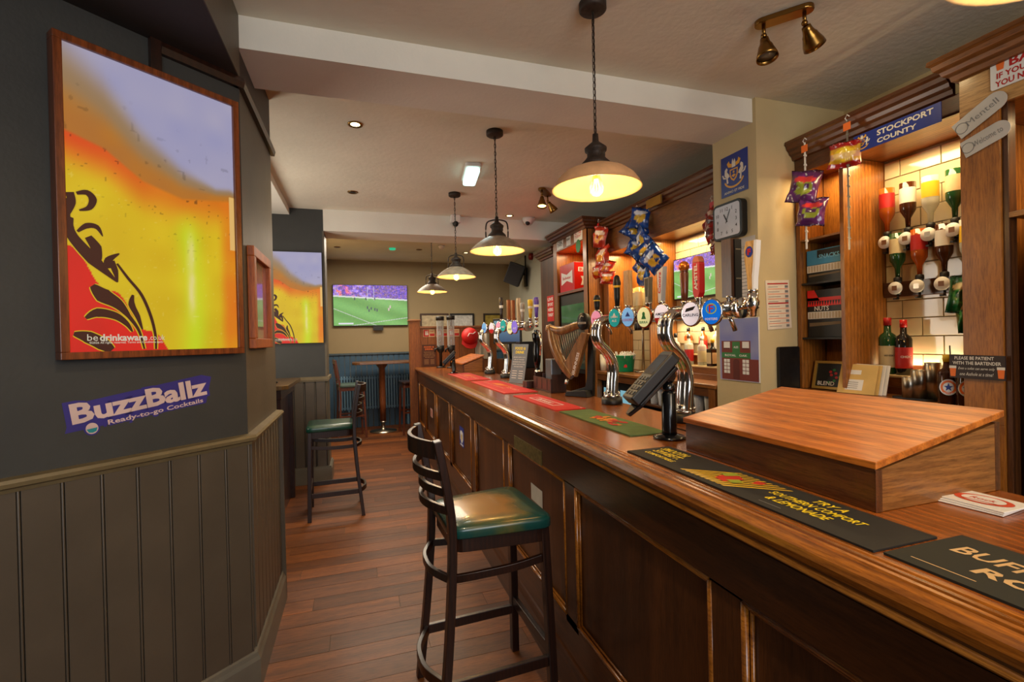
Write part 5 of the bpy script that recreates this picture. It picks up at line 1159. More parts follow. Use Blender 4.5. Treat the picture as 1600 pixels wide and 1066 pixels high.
# paper notice, picture of a pub, price list, black tablet
M = frame((XPf-0.001, 2.405, 1.86), (0, -1, 0), (0, 0, 1)); g = G(); g.prism([(-0.085, -0.21), (0.09, -0.19), (0.085, 0.235), (-0.075, 0.235)], (0, 0.0015), M); o = g.build('paper_notice', pm('grey_white_paper', (196, 190, 184), 0.8)); tag(o, 'typed paper notice pinned below the clock, half behind tap handles', 'notice'); rebase(o, M.translation)
g = G()
for k in range(13): g.rect(-0.055, 0.13-k*0.022, 0.05-0.03*(k % 3 == 2), 0.134-k*0.022, M, 0.002)
g.text('LICENCE', M, w=0.08, at=(0, 0.175), z=0.002); g.build('typing', GREYP, o)
t = thing('pub_picture', 'unframed picture of a red brick pub under a blue sky on the pier', 'picture', (XPf, 2.465, 1.40))
M = frame((XPf-0.001, 2.465, 1.395), (0, -1, 0), (0, 0, 1)); g = G(); g.prism([(-0.165, -0.20), (0.165, -0.20), (0.165, 0.20), (-0.165, 0.20)], (0, 0.008), M); g.build('canvas', WHITE, t)
painted('sky', 0.325, 0.395, 30, 30, lambda a, b: [130+30*vnoise(a, b, 4, 6, 4)-20*b, 132+26*vnoise(a, b, 4, 6, 4)-10*b, 196-6*b+0*a], frame(M @ Vector((0, 0, 0.0086)), (0, -1, 0), (0, 0, 1)), t, rough=0.4)
g = G(); Z = 0.0092; BRK = pm('brick_print', (118, 44, 32), 0.6, var=0.15, scale=200)
g.rect(-0.145, -0.195, 0.10, 0.055, M, Z); g.rect(0.10, -0.195, 0.162, -0.06, M, Z)
g.mi = 1; g.rect(-0.145, -0.055, 0.10, -0.02, M, Z+0.0004); g.rect(-0.05, -0.02, 0.015, 0.05, M, Z+0.0004)
g.mi = 2
for xx in (-0.125, 0.035):
    g.rect(xx, 0.0, xx+0.055, 0.05, M, Z+0.0006)
    for a in range(2):
        for b in range(4): g.rect(xx+a*0.028, -0.155+b*0.024, xx+a*0.028+0.024, -0.155+b*0.024+0.02, M, Z+0.0006)
g.text('ROYAL   OAK', M, w=0.19, h=0.014, at=(-0.02, -0.038), z=Z+0.0008, bold=0.02); g.text('ALES', M, w=0.04, at=(-0.018, 0.015), z=Z+0.0008, bold=0.02)
g.mi = 3; g.rect(-0.045, -0.19, 0.01, -0.08, M, Z+0.0006); g.disc((-0.0175, -0.08), 0.0275, 0.02, M, Z+0.0007)
for xx in (-0.125, 0.035): g.rect(xx, 0.0, xx+0.055, 0.01, M, Z+0.0009)
g.build('pub_front', [BRK, GREENP, WHITEP, pm('door_print', (90, 26, 18), 0.6)], t)
M = frame((2.455, 2.2985, 1.668), (1, 0, 0), (0, 0, 1)) @ Matrix.Rotation(0.03, 4, 'Z'); g = G(); g.prism([(-0.09, -0.15), (0.098, -0.145), (0.09, 0.15), (-0.095, 0.15)], (0, 0.0015), M); o = g.build('price_list', pm('white_card', (220, 206, 186), 0.7)); tag(o, 'white price list with orange and red lines on the pier', 'price list'); rebase(o, M.translation)
g = G()
for k in range(9): g.mi = 0 if k not in (0, 4) else 1; g.rect(-0.08, 0.125-k*0.03, 0.08, (0.128 if k not in (0, 4) else 0.133)-k*0.03, M, 0.002)
g.mi = 2
for k in range(9): g.rect(0.055, 0.103-k*0.03, 0.08, 0.118-k*0.03, M, 0.0022); g.rect(-0.075, 0.108-k*0.03, 0.0+0.01*(k % 3), 0.111-k*0.03, M, 0.0022)
g.build('rows', [ORANGEP, REDL, GREYP], o)
g = G(); M = frame((2.515, 2.2985, 1.275), (1, 0, 0), (0, 0, 1)); g.prism(rr(0.165, 0.27, 0.012), (0, 0.02), M); o = g.build('black_tablet', pm('dusty_black', (24, 22, 22), 0.35, var=0.3, scale=40), bevel=0.003); tag(o, 'black flat panel mounted on the pier below the price list', 'panel'); rebase(o, M.translation)

# ============================================================ RIGHT SHELVES
u = thing('back_bar_shelving', 'oak back bar shelving with optics and tiled bay right of the pier', 'shelving', (2.75, 1.85, 0))
XG = 2.60; XT2 = 2.93
cornice(u, XG, 1.452, 2.292, 2.665, ret1=False, ret0=False)
grpbox('frieze', (XG, 1.375, 2.47), (XG+0.02, 2.292, 2.56), CORN, u)
grpbox('upright', (XG, 2.266, 1.15), (2.80, 2.292, 2.47), SHELF, u)
grpbox('upright', (XG, 1.985, 1.15), (XT2-0.002, 2.010, 2.47), SHELF, u)
grpbox('upright', (XG, 1.376, 1.15), (XT2-0.002, 1.40, 2.47), SHELF, u)
grpbox('top_board', (XG+0.02, 1.376, 2.471), (XT2, 2.292, 2.49), SHELF_Y, u)
grpbox('back_board', (2.801, 2.011, 1.15), (2.815, 2.265, 2.47), MATS['bay_back_oak'], u, 0)
bp2 = grpbox('back_panel', (XT2, 1.376, 1.15), (XT2+0.02, 2.0, 2.47), MATS['tile_grout'], u, 0)
tiles(bp2, XT2, 1.40, 1.985, 1.263, 2.46)
zs = [atx(1298, 366, 2.62).z, atx(1298, 438, 2.62).z, atx(1298, 527, 2.62).z]
for z_, m_ in zip(zs, (SHELF_Y, BLACK, BLACK)): grpbox('shelf', (2.605, 2.011, z_-0.012), (2.80, 2.265, z_), m_, u, 0.001)
ct = thing('back_counter', 'oak back counter with ledge under the optics right of the pier', 'counter', (2.7, 1.7, 0))
grpbox('worktop', (2.50, 1.376, 1.12), (2.95, 2.292, 1.149), SHELF_Y, ct, 0.003)
grpbox('step', (2.76, 1.40, 1.149), (XT2, 1.984, 1.19), CORN, ct, 0.002); grpbox('step', (2.77, 1.40, 1.19), (XT2, 1.984, 1.240), SHELF_Y, ct, 0.002)
grpbox('light_ledge', (2.762, 1.40, 1.240), (XT2, 1.984, 1.252), MATS['cream_ledge'], ct, 0.002)
grpbox('front_panel', (2.52, 1.376, 0), (2.54, 2.292, 1.12), CORN, ct)
# things on the narrow shelves
def carton(label, z_, y0, y1, h, mat, cat='box', x0=2.64, x1=2.78, fn=None, name='snack_box'):
    t = thing(name, label, cat, ((x0+x1)/2, (y0+y1)/2, z_)); grpbox('carton', (x0, y0, z_+0.0006), (x1, y1, z_+h), mat, t, 0.001)
    if fn: fn(t, frame((x0-0.0005, (y0+y1)/2, z_+h/2), (0, -1, 0), (0, 0, 1)), y1-y0, h)
    return t
def f_blue(t, M, w, h):
    g = G(); g.rect(-w*0.2, -h*0.05, w*0.48, h*0.45, M, 0.0005); g.mi = 1; g.text('SNACKS', M, w=w*0.55, at=(w*0.12, 0.0), z=0.001, bold=0.03); g.build('print', [INK, pm('sky_print', (110, 180, 210), 0.5)], t)
def f_bars(t, M, w, h):
    g = G()
    for k in range(12): g.rect(-w*0.46+k*w*0.08, -h*0.4, -w*0.46+k*w*0.08+w*0.05, h*0.4, M, 0.0005)
    g.build('edges', [pm('card_edge_print', (190, 170, 140), 0.6)], t)
def f_red(t, M, w, h):
    g = G(); g.flat([(-w*0.5, h*0.5), (-w*0.3, h*0.5), (-w*0.15, 0.0), (-w*0.5, 0.0)], M, 0.0005)
    for k in range(14): g.flat([(-w*0.5+k*w/14, -h*0.25), (-w*0.5+(k+1)*w/14, -h*0.25), (-w*0.5+(k+0.6)*w/14, h*0.02)], M, 0.0005)
    g.rect(-w*0.5, -h*0.02, w*0.5, h*0.14, M, 0.0005); g.mi = 1; g.text('NUTS', M, w=w*0.4, at=(-w*0.1, -h*0.36), z=0.001, bold=0.02); g.build('print', [pm('bright_red_print', (220, 30, 24), 0.45), PAPER], t)
def f_dark(t, M, w, h):
    g = G(); g.flat([(-w*0.45, h*0.1), (w*0.4, h*0.2), (w*0.4, h*0.35), (-w*0.45, h*0.3)], M, 0.0005); g.build('print', [pm('tan_dark_print', (110, 90, 64), 0.6)], t)
ya, yb = 2.02, 2.255
carton('light blue snack box on the narrow shelves, topmost', zs[1]+0.075*0+0.105+0.001, ya, yb, 0.09, pm('sky_blue_card', (60, 140, 180), 0.5), fn=f_blue)
carton('dark box lying on the upper black shelf under the striped tray', zs[1], ya, yb, 0.06, BLACK, fn=f_dark); carton('tray of pale striped packets below the blue box', zs[1]+0.0605, ya, yb, 0.044, PAPER, fn=f_bars, name='packet_tray')
carton('black and red box with flame edge on the narrow shelves', zs[2]+0.155, ya, yb, 0.13, BLACK, fn=f_red); carton('tray of pale striped packets under the red box', zs[2]+0.11, ya, yb, 0.044, PAPER, fn=f_bars, name='packet_tray'); carton('dark box lying on the lower black shelf', zs[2], ya, yb, 0.109, BLACK, fn=f_dark)
t = thing('framed_picture', 'small gilt framed picture leaning at the bottom of the narrow shelves', 'picture', (2.68, 2.13, 1.15))
M = frame((2.66, 2.14, 1.152), (0.1, -1, 0), (0.25, 0, 1)); g = G()
for a, b in (((-0.1, 0), (0.1, 0.015)), ((-0.1, 0.155), (0.1, 0.17)), ((-0.1, 0.015), (-0.085, 0.155)), ((0.085, 0.015), (0.1, 0.155))): g.prism([(a[0], a[1]), (b[0], a[1]), (b[0], b[1]), (a[0], b[1])], 0.012, M)
g.build('frame', pm('gilt_frame', (176, 136, 60), 0.35, 0.4), t); g = G(); g.prism([(-0.085, 0.015), (0.085, 0.015), (0.085, 0.155), (-0.085, 0.155)], 0.004, M); g.mi = 1
for k in range(14): g.disc((random.uniform(-.02, .07), random.uniform(.04, .13)), .009, .008, M, 0.0045+k*0.0001); g.mi = 1+k % 2
g.mi = 3; g.text('BLEND', M, w=0.1, at=(-0.02, 0.035), z=0.007, bold=0.02); g.build('print', [BLACK, GREENP, REDL, PAPER], t)
# optics
def optic(label, y, z, col, n, grp, discm=WHITE):
    x = 2.84; t = thing('optic_bottle', label, 'bottle', (x, y, z), 0, grp)
    g = G(); g.lathe([(0.010, 0.055), (0.013, 0.11), (0.034, 0.15), (0.036, 0.17), (0.036, 0.30), (0.0, 0.305)], seg=18); g.build('bottle', col, t, world=False)
    g = G(); g.lathe([(0.0365, 0.19), (0.0365, 0.27)], seg=18, cap=False); g.build('label', [CREAML, REDL, WHITE, GOLD][n % 4], t, world=False)
    g = G(); g.lathe([(0.016, 0.03), (0.019, 0.04), (0.019, 0.056), (0.012, 0.062)], seg=14); g.cyl((0, 0, -0.035), (0, 0, 0.03), 0.014); g.cyl((-0.004, 0, -0.06), (0, 0, -0.035), 0.006); g.box((-0.03, -0.007, -0.063), (0.0, 0.007, -0.055)); g.build('measure', BLACK, t, world=False)
    g = G(); M = frame((-0.028, 0, 0), (0, -1, 0), (0, 0, 1)); g.lathe([(0.0, -0.014), (0.033, -0.014), (0.035, -0.004), (0.033, 0.0), (0.0, 0.0)], M=M, seg=22); g.build('dial', discm, t, world=False)
    g = G(); g.rect(-0.013, -0.013, 0.013, 0.013, M, 0.001); g.build('dial_mark', [pm('brown_dial_print', (120, 80, 50), 0.5), STEEL][n % 2], t, world=False)
    return t
OCOL = [GGREEN, GAMBER, GBROWN, GCLR]; OCN = ['green', 'amber', 'brown', 'clear']
yl = [atx(px, py, 2.81).y for px, py in ((1397, 450), (1431, 447), (1470, 443), (1509, 438))]
zl = atx(1431, 447, 2.81).z
for k, y_ in enumerate(yl): optic('upturned %s bottle in the lower optic row, %s' % (OCN[k], ('furthest from the viewer', 'second from the upright', 'third from the upright', 'beside the wooden post')[k]), y_, zl, OCOL[k], k, 'optics in the lower row')
zu = atx(1373, 397, 2.81).z; y0_ = atx(1373, 397, 2.81).y
for k in range(5): optic('upturned %s bottle in the upper optic row, %s' % (OCN[(k+1) % 4], ('furthest from the viewer', 'second along', 'middle', 'fourth along', 'nearest the post')[k]), y0_-0.028-k*0.107, zu+0.06, OCOL[(k+1) % 4], k+1, 'optics in the upper row')
t = thing('optic_rail', 'wooden rails with white price tickets holding the optics', 'rail', (2.9, 1.7, zl))
for zz in (zl, zu+0.06): grpbox('rail', (2.895, 1.405, zz-0.045), (2.921, 1.98, zz+0.04), CORN, t, 0.002)
for zz, ys_ in ((zl, yl), (zu+0.06, [y0_-0.028-k*0.107 for k in range(5)])):
    for y_ in ys_:
        if y_-0.052 > 1.41: grpbox('price_ticket', (2.890, y_-0.062, zz-0.02), (2.8945, y_-0.044, zz+0.03), WHITE, t, 0)
# bottles and things on the counter and ledge
bottle('wine_bottle', 'green whisky bottle with cream label beside the oak upright', 2.83, atx(1387, 540, 2.83).y, 1.2525, 0.315, 0.042, GGREEN, CREAML, REDL, txt=('WHISKY', INK))
bottle('wine_bottle', 'dark bottle with bright red label and red cap on the right ledge', 2.83, atx(1412, 540, 2.83).y, 1.2525, 0.30, 0.038, GDARK, REDL, pm('red_cap_foil', (200, 30, 26), 0.3), txt=('CHOC', WHITEP))
t = thing('glass_jar', 'clear jar with yellow contents behind the steel canisters', 'jar', (2.84, 1.63, 1.2525))
g = G(); g.lathe([(0.0, 0.001), (0.036, 0.001), (0.038, 0.01), (0.038, 0.085), (0.03, 0.095), (0.03, 0.10), (0.028, 0.10), (0.028, 0.09)], seg=20, cap=False); g.build('jar', CLEAR, t, world=False); g = G(); g.lathe([(0.0, 0.004), (0.034, 0.004), (0.034, 0.06), (0.0, 0.062)], seg=18); g.build('contents', pm('lemon_slices', (206, 190, 80), 0.6, var=0.3, scale=60), t, world=False)
g = G(); g.cyl((0.01, 0, 0.06), (0.02, 0.01, 0.16), 0.003); g.build('spoon', BLACK, t, world=False)
M = frame((XT2-0.010, 1.505, 1.255), (0, -1, 0), (0, 0, 1)); g = G(); g.prism([(-0.085, 0.0), (0.095, 0.0), (0.095, 0.25), (-0.085, 0.26)], (0, 0.0015), M); o = g.build('paper_notice', PAPER); tag(o, 'white handwritten list on the tiles beside the wooden post', 'notice'); rebase(o, M.translation)
g = G()
for k in range(14): g.rect(-0.07, 0.225-k*0.015, 0.05+0.03*((k*7) % 3)/3, 0.2275-k*0.015, M, 0.002)
g.build('writing', GREYP, o)
t = thing('steel_canisters', 'three brushed steel canisters joined on a black base', 'canister', (2.66, 1.67, 1.15))
for k, (px, r, zt) in enumerate(((1421, 0.029, 1.262), (1438, 0.036, 1.298), (1458, 0.032, 1.335))):
    p = atx(px, 620, 2.62+0.02*k); g = G(); g.lathe([(0.0, 1.158), (r, 1.158), (r, zt-0.002), (r-0.002, zt), (r-0.003, zt-0.002), (r-0.003, 1.17), (0, 1.17)], (p.x, p.y, 0), seg=26); g.build('canister', STEEL, t)
g = G(); g.prism(rr(0.075, 0.20, 0.03), (1.1495, 1.158), Matrix.Translation((2.645, 1.665, 0))); g.build('base', BLACK, t)
t = thing('letter_stack', 'stack of brown and white envelopes propped on the right back counter', 'envelopes', (2.58, 1.93, 1.15))
for k, (m_, dx) in enumerate(((WHITE, 0.03), (WHITE, 0.02), (pm('manila_paper', (206, 170, 100), 0.7), 0.01), (MATS['manila_paper'], 0.0))):
    M = frame((2.60+dx*1.2, 1.90+0.012*k, 1.1505), (0.10, -1, 0), (0.35, 0.12*(k % 2), 1)); g = G(); g.prism([(-0.10, 0), (0.095, 0), (0.09, 0.165), (-0.105, 0.17)], (0, 0.003), M); g.build('envelope', m_, t)
g = G(); g.rect(-0.06, 0.02, 0.03, 0.08, M, 0.0036); g.rect(-0.07, 0.11, 0.01, 0.135, M, 0.0036); g.mi = 1
for k in range(4): g.rect(-0.05, 0.03+k*0.011, 0.005, 0.033+k*0.011, M, 0.0042)
g.build('address_label', [WHITE, GREYP], t)
for k, px in enumerate((1498, 1516)):
    p = Vector((2.552, 1.476-0.071*k, 0)); t = bottle('ale_bottle', ('brown ale bottle with round orange label under the slogan sign, left one', 'brown ale bottle with round orange label under the slogan sign, right one')[k], p.x, p.y, 1.1495, 0.23, 0.033, GBROWN, None, GOLD)
    M = frame((-0.0335*0.8, -0.0335*0.6, 0.085), (0.6, -0.8, 0), (0, 0, 1)); g = G(); g.disc((0, 0), 0.031, 0.036, M, 0.003, 24); g.mi = 1; g.disc((0, 0), 0.027, 0.032, M, 0.0036, 24); g.mi = 0; g.disc((0, 0), 0.019, 0.022, M, 0.0042, 24)
    g.mi = 2; g.flat([((0.017 if q % 2 == 0 else 0.007)*math.cos(PI/2+q*PI/5), (0.02 if q % 2 == 0 else 0.008)*math.sin(PI/2+q*PI/5)) for q in range(10)], M, 0.0048)
    g.mi = 0; g.text('BROWN ALE', M, w=0.034, h=0.006, at=(0, -0.026), z=0.0048, bold=0.02); g.build('label', [WHITE, ORANGEP, BLUEP], t, world=False)

# ---- tall post and open cabinet at the right
u = thing('open_cabinet', 'projecting oak cabinet with thick post at the right end of the back bar', 'cabinet', (2.7, 0.9, 0))
XQ = 2.475
cornice(u, XQ, 1.362, 0.1, 2.665, depth=0.4, ret1=False) if False else None
g = G(); sec = [(0.0, -0.11), (0.0, 0.0), (-0.075, 0.0), (-0.078, -0.018), (-0.066, -0.026), (-0.062, -0.046), (-0.046, -0.058), (-0.040, -0.075), (-0.022, -0.085), (-0.018, -0.105)]
A = [g.v((XQ+p[0], 0.2, 2.665+p[1])) for p in sec]; B = [g.v((XQ+p[0], 1.37-p[0], 2.665+p[1])) for p in sec]; Q = [g.v((2.9, 1.37-p[0], 2.665+p[1])) for p in sec]
for X_, Y_ in ((A, B), (B, Q)):
    for i in range(len(sec)): g.f([X_[i], Y_[i], Y_[(i+1) % len(sec)], X_[(i+1) % len(sec)]])
g.f(A); g.build('cornice', wood('light_cornice_oak', (84, 46, 16), (150, 92, 40), 'y'), u)
LFR = wood('pale_frieze_wood', (150, 104, 52), (206, 160, 96), 'y', rough=0.4, grain=0.7)
grpbox('frieze', (XQ, 0.2, 2.40), (XQ+0.02, 1.37, 2.56), LFR, u)
grpbox('post', (XQ, 1.235, 1.1), (XQ+0.10, 1.37, 2.40), SHELF, u)
grpbox('post', (XQ, 1.235, 0), (XQ+0.10, 1.37, 1.1), SHELF, u)
grpbox('edge_strip', (XQ+0.01, 1.215, 0), (XQ+0.06, 1.234, 2.40), BAR_PANEL, u)
grpbox('side_panel', (XQ+0.101, 1.345, 0), (2.95, 1.37, 2.56), SHELF, u)
grpbox('back_board', (2.95, 0.2, 0), (2.97, 1.37, 2.56), MATS['bay_back_oak'], u, 0)
grpbox('shelf', (XQ+0.005, 0.2, 1.935), (2.949, 1.2145, 1.958), SHELF_Y, u)
grpbox('top_board', (XQ+0.02, 0.2, 2.401), (2.95, 1.344, 2.42), SHELF_Y, u)
fr = thing('tall_fridge', 'tall black fridge in the dark gap right of the wooden post', 'fridge', (2.75, 0.75, 0)); grpbox('body', (XQ+0.09, 0.3, 0.001), (2.94, 1.19, 1.90), pm('dull_black', (8, 8, 9), 0.6), fr, 0.004); grpbox('door', (XQ+0.065, 0.31, 0.05), (XQ+0.0895, 1.18, 1.88), MATS['dull_black'], fr, 0.003)
grpbox('handle', (XQ+0.05, 1.12, 1.0), (XQ+0.0645, 1.14, 1.32), pm('speckled_steel', (120, 126, 130), 0.4, 0.6, var=0.6, scale=150), fr, 0.002)
t = thing('orange_funnel', 'orange plastic funnel on the shelf at the right edge', 'funnel', (2.56, 1.10, 1.96))
g = G(); g.lathe([(0.012, 0.0), (0.014, 0.03), (0.05, 0.07), (0.052, 0.075), (0.048, 0.072), (0.012, 0.034)], M=Matrix.Translation((2.545, 1.13, 2.015)) @ Matrix.Rotation(-PI/2+0.35, 4, 'X') @ Matrix.Rotation(PI, 4, 'Y') @ Matrix.Translation((0, 0, -0.05)), seg=20); g.build('cone', pm('orange_plastic', (232, 84, 20), 0.4), t)
g = G(); g.tube([(2.545, 1.10, 2.03), (2.545, 1.06, 2.02), (2.545, 1.05, 1.98), (2.545, 1.05, 1.960)], 0.012, 8); g.build('grip', MATS['orange_plastic'], t)
# signs on it
M = frame((XQ-0.001, 1.06, 2.515), (0, -1, 0), (0, 0, 1)) @ Matrix.Rotation(0.0, 4, 'Z'); t = thing('bar_rules_sign', 'white sign with red bar rules lettering on the top right fascia', 'sign', M.translation)
g = G(); g.prism(rr(0.40, 0.115, 0.01), (0, 0.004), M); g.build('board', WHITE, t); g = G(); g.text('BAR RULES', M, w=0.27, h=0.036, at=(-0.005, 0.032), z=0.0046, bold=0.03); g.text("IF YOU'RE STILL STANDING", M, w=0.36, h=0.024, at=(0.0, -0.006), z=0.0046, bold=0.03); g.text('YOU NEED ANOTHER DRINK', M, w=0.37, h=0.024, at=(0.0, -0.038), z=0.0046, bold=0.03); g.build('lettering', REDL, t)
g = G(); g.flat([(-0.178, 0.015), (-0.158, 0.015), (-0.154, 0.045), (-0.182, 0.045)], M, 0.0046); g.build('pint_picture', ORANGEP, t)
def arrow(label, name, p0, p1, w, txt):
    c = (p0+p1)/2; d = (p1-p0); L_ = d.length; M = frame((XQ-0.003, c.y, c.z), (0, d.y, d.z), (0, -d.z, d.y) if d.y > 0 else (0, d.z, -d.y)); t = thing(name, label, 'sign', M.translation)
    out = [(-L_/2, -w/2)]+[(L_/2-w/2+w/2*math.cos(a), w/2*math.sin(a)) for a in [-PI/2+PI*k/10 for k in range(11)]]+[(-L_/2, w/2)]
    g = G(); g.prism(out, (0, 0.003), M); g.build('board', pm('grey_white_sign', (190, 184, 174), 0.5), t); g = G(); g.text(txt, M, w=L_*0.62, h=w*0.34, at=(L_*0.04, 0), z=0.0036, bold=0.0); g.build('lettering', GREYP, t); g = G(); g.tube([M @ Vector((-L_*0.38+w*0.3*math.cos(a), w*0.3*math.sin(a), 0.004)) for a in [2*PI*k/12 for k in range(12)]], 0.001, 4, closed=True); g.build('ring', GREYP, t)
arrow('pale rounded sign with grey lettering right below the bar rules sign', 'name_sign', atx(1495, 208, XQ-0.003), atx(1572, 145, XQ-0.003), 0.075, 'Mentell')
arrow('pale rounded welcome sign, lower of the two tilted signs', 'welcome_sign', atx(1505, 236, XQ-0.003), atx(1579, 193, XQ-0.003), 0.072, 'Welcome to')
M = frame((XQ-0.012, 1.316, 1.336), (0, -1, 0), (0, 0, 1)); t = thing('slogan_sign', 'dark sign asking drinkers to be patient with the bartender', 'sign', M.translation)
g = G(); g.prism([(-0.095, -0.05), (0.095, -0.052), (0.095, 0.048), (-0.095, 0.05)], (0, 0.006), M); g.build('board', pm('dark_brown_sign', (44, 30, 28), 0.5), t)
g = G(); g.text('PLEASE BE PATIENT', M, w=0.135, h=0.014, at=(-0.008, 0.036), z=0.0066, bold=0.02); g.text('WITH THE BARTENDER', M, w=0.165, h=0.014, at=(0.0, 0.015), z=0.0066, bold=0.02); g.text('Even a toilet can serve only', M, w=0.125, h=0.014, at=(0.0, -0.009), z=0.0066, shear=0.3); g.text('one Asshole at a time!', M, w=0.115, h=0.014, at=(0.0, -0.031), z=0.0066, shear=0.3); g.build('lettering', PAPER, t)
for s_ in (-1, 1):
    g = G(); g.flat([(s_*0.082-0.009, -0.044), (s_*0.082+0.009, -0.044), (s_*0.082+0.012, -0.006), (s_*0.082-0.012, -0.006)], M, 0.0068); g.mi = 1; g.rect(s_*0.082-0.013, -0.009, s_*0.082+0.013, 0.002, M, 0.0072); g.build('pint_picture', [ORANGEP, PAPER], t)
# blue strip sign with crest
pp = atx(1340, 222, 2.575); M = frame((2.52, 1.66, pp.z-0.035), (0, -1, 0), (0, 0, 1)); t = thing('club_sign', 'blue strip sign with crest and white letters on the right cornice', 'sign', M.translation)
g = G(); g.prism([(-0.20, -0.045), (0.20, -0.045), (0.20, 0.045), (-0.20, 0.045)], (0, 0.004), M); g.build('board', MATS['royal_blue_sign'], t)
for tt, ww, hh, aa in (('STOCKPORT', 0.25, 0.028, (0.045, 0.018)), ('COUNTY', 0.18, 0.024, (0.01, -0.022))):
    g = G(); g.text(tt, M, w=ww, h=hh, at=aa, z=0.005, bold=0.03); g.build('lettering', MATS['cream_white_print'], t)
g = crest(M @ Matrix.Translation((-0.155, 0, 0)), 0.062, 0.0046); g.build('coat_of_arms', [MATS['royal_blue_sign'], MATS['cream_white_print'], MATS['gold_crest_print']], t)
# packets on the right
strip('white hanging strip with purple packets at the left edge of the right shelves', 2.50, 2.135, 2.60, 1.98, WHITE, ORANGEP)
for i, (px, py, w, h) in enumerate(((1256, 292, .13, .19), (1268, 331, .12, .165))):
    packet('purple crisp packet on the white strip, %s' % ('upper one', 'lower one')[i], atx(px, py, 2.485), w*1.25, h, 0.20-0.05*i, 0.1, 0.55, purp, 'purple crisp packets')
strip('steel hanging strip with one yellow packet in front of the oak upright', 2.50, 1.88, 2.62, 1.93, STEEL, ORANGEP)
o = packet('yellow nut packet with red ends hanging on the steel strip', atx(1320, 242, 2.485), .155, .135, 0.05, 0.0, 0.4, lambda a, b, rs: [np.where((b < .2) | (b > .8), 150, np.where(((a-.5)**2/.12+(b-.5)**2/.06) < 1, 226, 200)), np.where((b < .2) | (b > .8), 24, np.where(((a-.5)**2/.12+(b-.5)**2/.06) < 1, 190, 150)), np.where((b < .2) | (b > .8), 24, np.where(np.abs(b-.45) < .1, 120, 40))], None)
for i, (px, py, w, h) in enumerate(((1500, 460, .07, .17), (1509, 490, .06, .17))):
    packet('green packet hanging by the wooden post, %s' % ('left one', 'right one')[i], atx(px, py, 2.56), w*1.2, h, 0.12*(1-2*i), 0.1, 0.5, grnp, 'green packets by the post')
# warm lights inside the shelving
for (x_, y_, z_, p_, sx, sy_) in ((2.66, 2.14, 2.45, 2.2, 0.1, 0.15), (2.72, 1.69, 2.45, 7, 0.15, 0.5), (2.54, 3.15, 2.315, 11, 0.12, 0.8), (2.54, 3.97, 2.315, 12, 0.12, 0.6), (2.42, 4.87, 2.49, 7, 0.12, 0.6), (2.72, 0.8, 2.39, 5, 0.1, 0.6)):
    l = light('shelf_light', 'AREA', (x_, y_, z_), p_, (1.0, 0.72, 0.36), sx, sy_)
for (x_, y_, z_, p_, sy_) in ((2.60, 3.15, 1.60, 4.0, 0.8), (2.90, 1.69, 1.30, 1.6, 0.5)):
    light('ledge_light', 'AREA', (x_, y_, z_), p_, (1.0, 0.82, 0.5), 0.03, sy_, aim=(x_, y_, 0) if z_ > 1.4 else (x_, y_, 3))
# ============================================================ LIT BEER PICTURES
def beer(u_, v_):
    b = np.interp(u_, [0, .2, .4, .64, .97, 1], [.72, .69, .61, .575, .605, .60])
    d = v_-b; n = vnoise(u_, v_, 8, 12, 11); nf = vnoise(u_, v_, 60, 90, 12)
    # foam above the boundary
    wd = 0.05+0.26*np.clip(1-u_*1.15, 0, 1); t = sstep(0.0, 1.0, d/(wd*1.3))
    foam_lo = (198-20*n, 122-10*n, 30+20*n); foam_md = (160, 128, 92); foam_hi = (160+16*n, 158+12*n, 196)
    a = sstep(0, .45, t); c_ = sstep(.4, 1.0, t)
    foam = [(foam_lo[k]*(1-a)+foam_md[k]*a)*(1-c_)+foam_hi[k]*c_ for k in range(3)]
    # beer below
    dn = np.clip(-d/0.45, 0, 1); base = [224+10*n-6*dn, 118+62*sstep(0, .35, dn)+18*n, 6+14*n]
    base[0] = base[0]+0*u_
    redl = sstep(.14, .0, -d)*sstep(.6, .05, u_); base = [base[0], base[1]-52*redl, base[2]]
    st = np.exp(-((u_-.69-0.02*np.sin(v_*9))/.085)**2)*sstep(.56, .42, v_); core = np.exp(-((u_-.685)/.028)**2)*sstep(.50, .36, v_)*sstep(.05, .2, v_)*(0.55+0.45*vnoise(u_, v_, 40, 30, 15))
    base = [base[0]*(1-st)+st*(206+10*n), base[1]*(1-st)+st*222, base[2]*(1-st)+st*24]
    base = [base[0]*(1-core)+core*240, base[1]*(1-core)+core*226, base[2]*(1-core)+core*150]
    er = sstep(.86, .95, u_); base = [base[0]*(1-er)+er*232, base[1]*(1-er)+er*(120+30*n), base[2]*(1-er)+er*10]
    sp = (nf > .90)*sstep(-.30, -.02, d)*(d < 0); base = [base[k]*(1-.35*sp) for k in range(3)]
    sp2 = (vnoise(u_, v_, 90, 120, 19) > .93) & (d < -.1); base = [np.where(sp2, base[k]*.8+50, base[k]) for k in range(3)]
    below = sstep(-.012, .004, d); c = [base[k]*(1-below)+foam[k]*below for k in range(3)]
    fb = (d > .0)*(vnoise(u_, v_, 26, 40, 21) > .88)*sstep(.3, .05, d); c = [c[k]*(1-.15*fb) for k in range(3)]
    # right foam corner of the glass rim
    rim = (u_ > .955)*sstep(.0, .01, d+.02); c = [np.where((u_ > .962) & (v_ < .62) & (v_ > .40), (238, 190, 110)[k], c[k]) for k in range(3)]
    rz = v_ < np.maximum(.345-.66*u_+.02*np.sin(u_*30), np.where(u_ < .16+.1*np.sin(v_*22), .12+.02*np.sin(u_*50), 0)); rz = rz | (((u_-.20)/.13)**2+((v_-.055)/.085)**2 < 1)
    return [np.where(rz, (214+14*n, 22, 10)[k], c[k]) for k in range(3)]
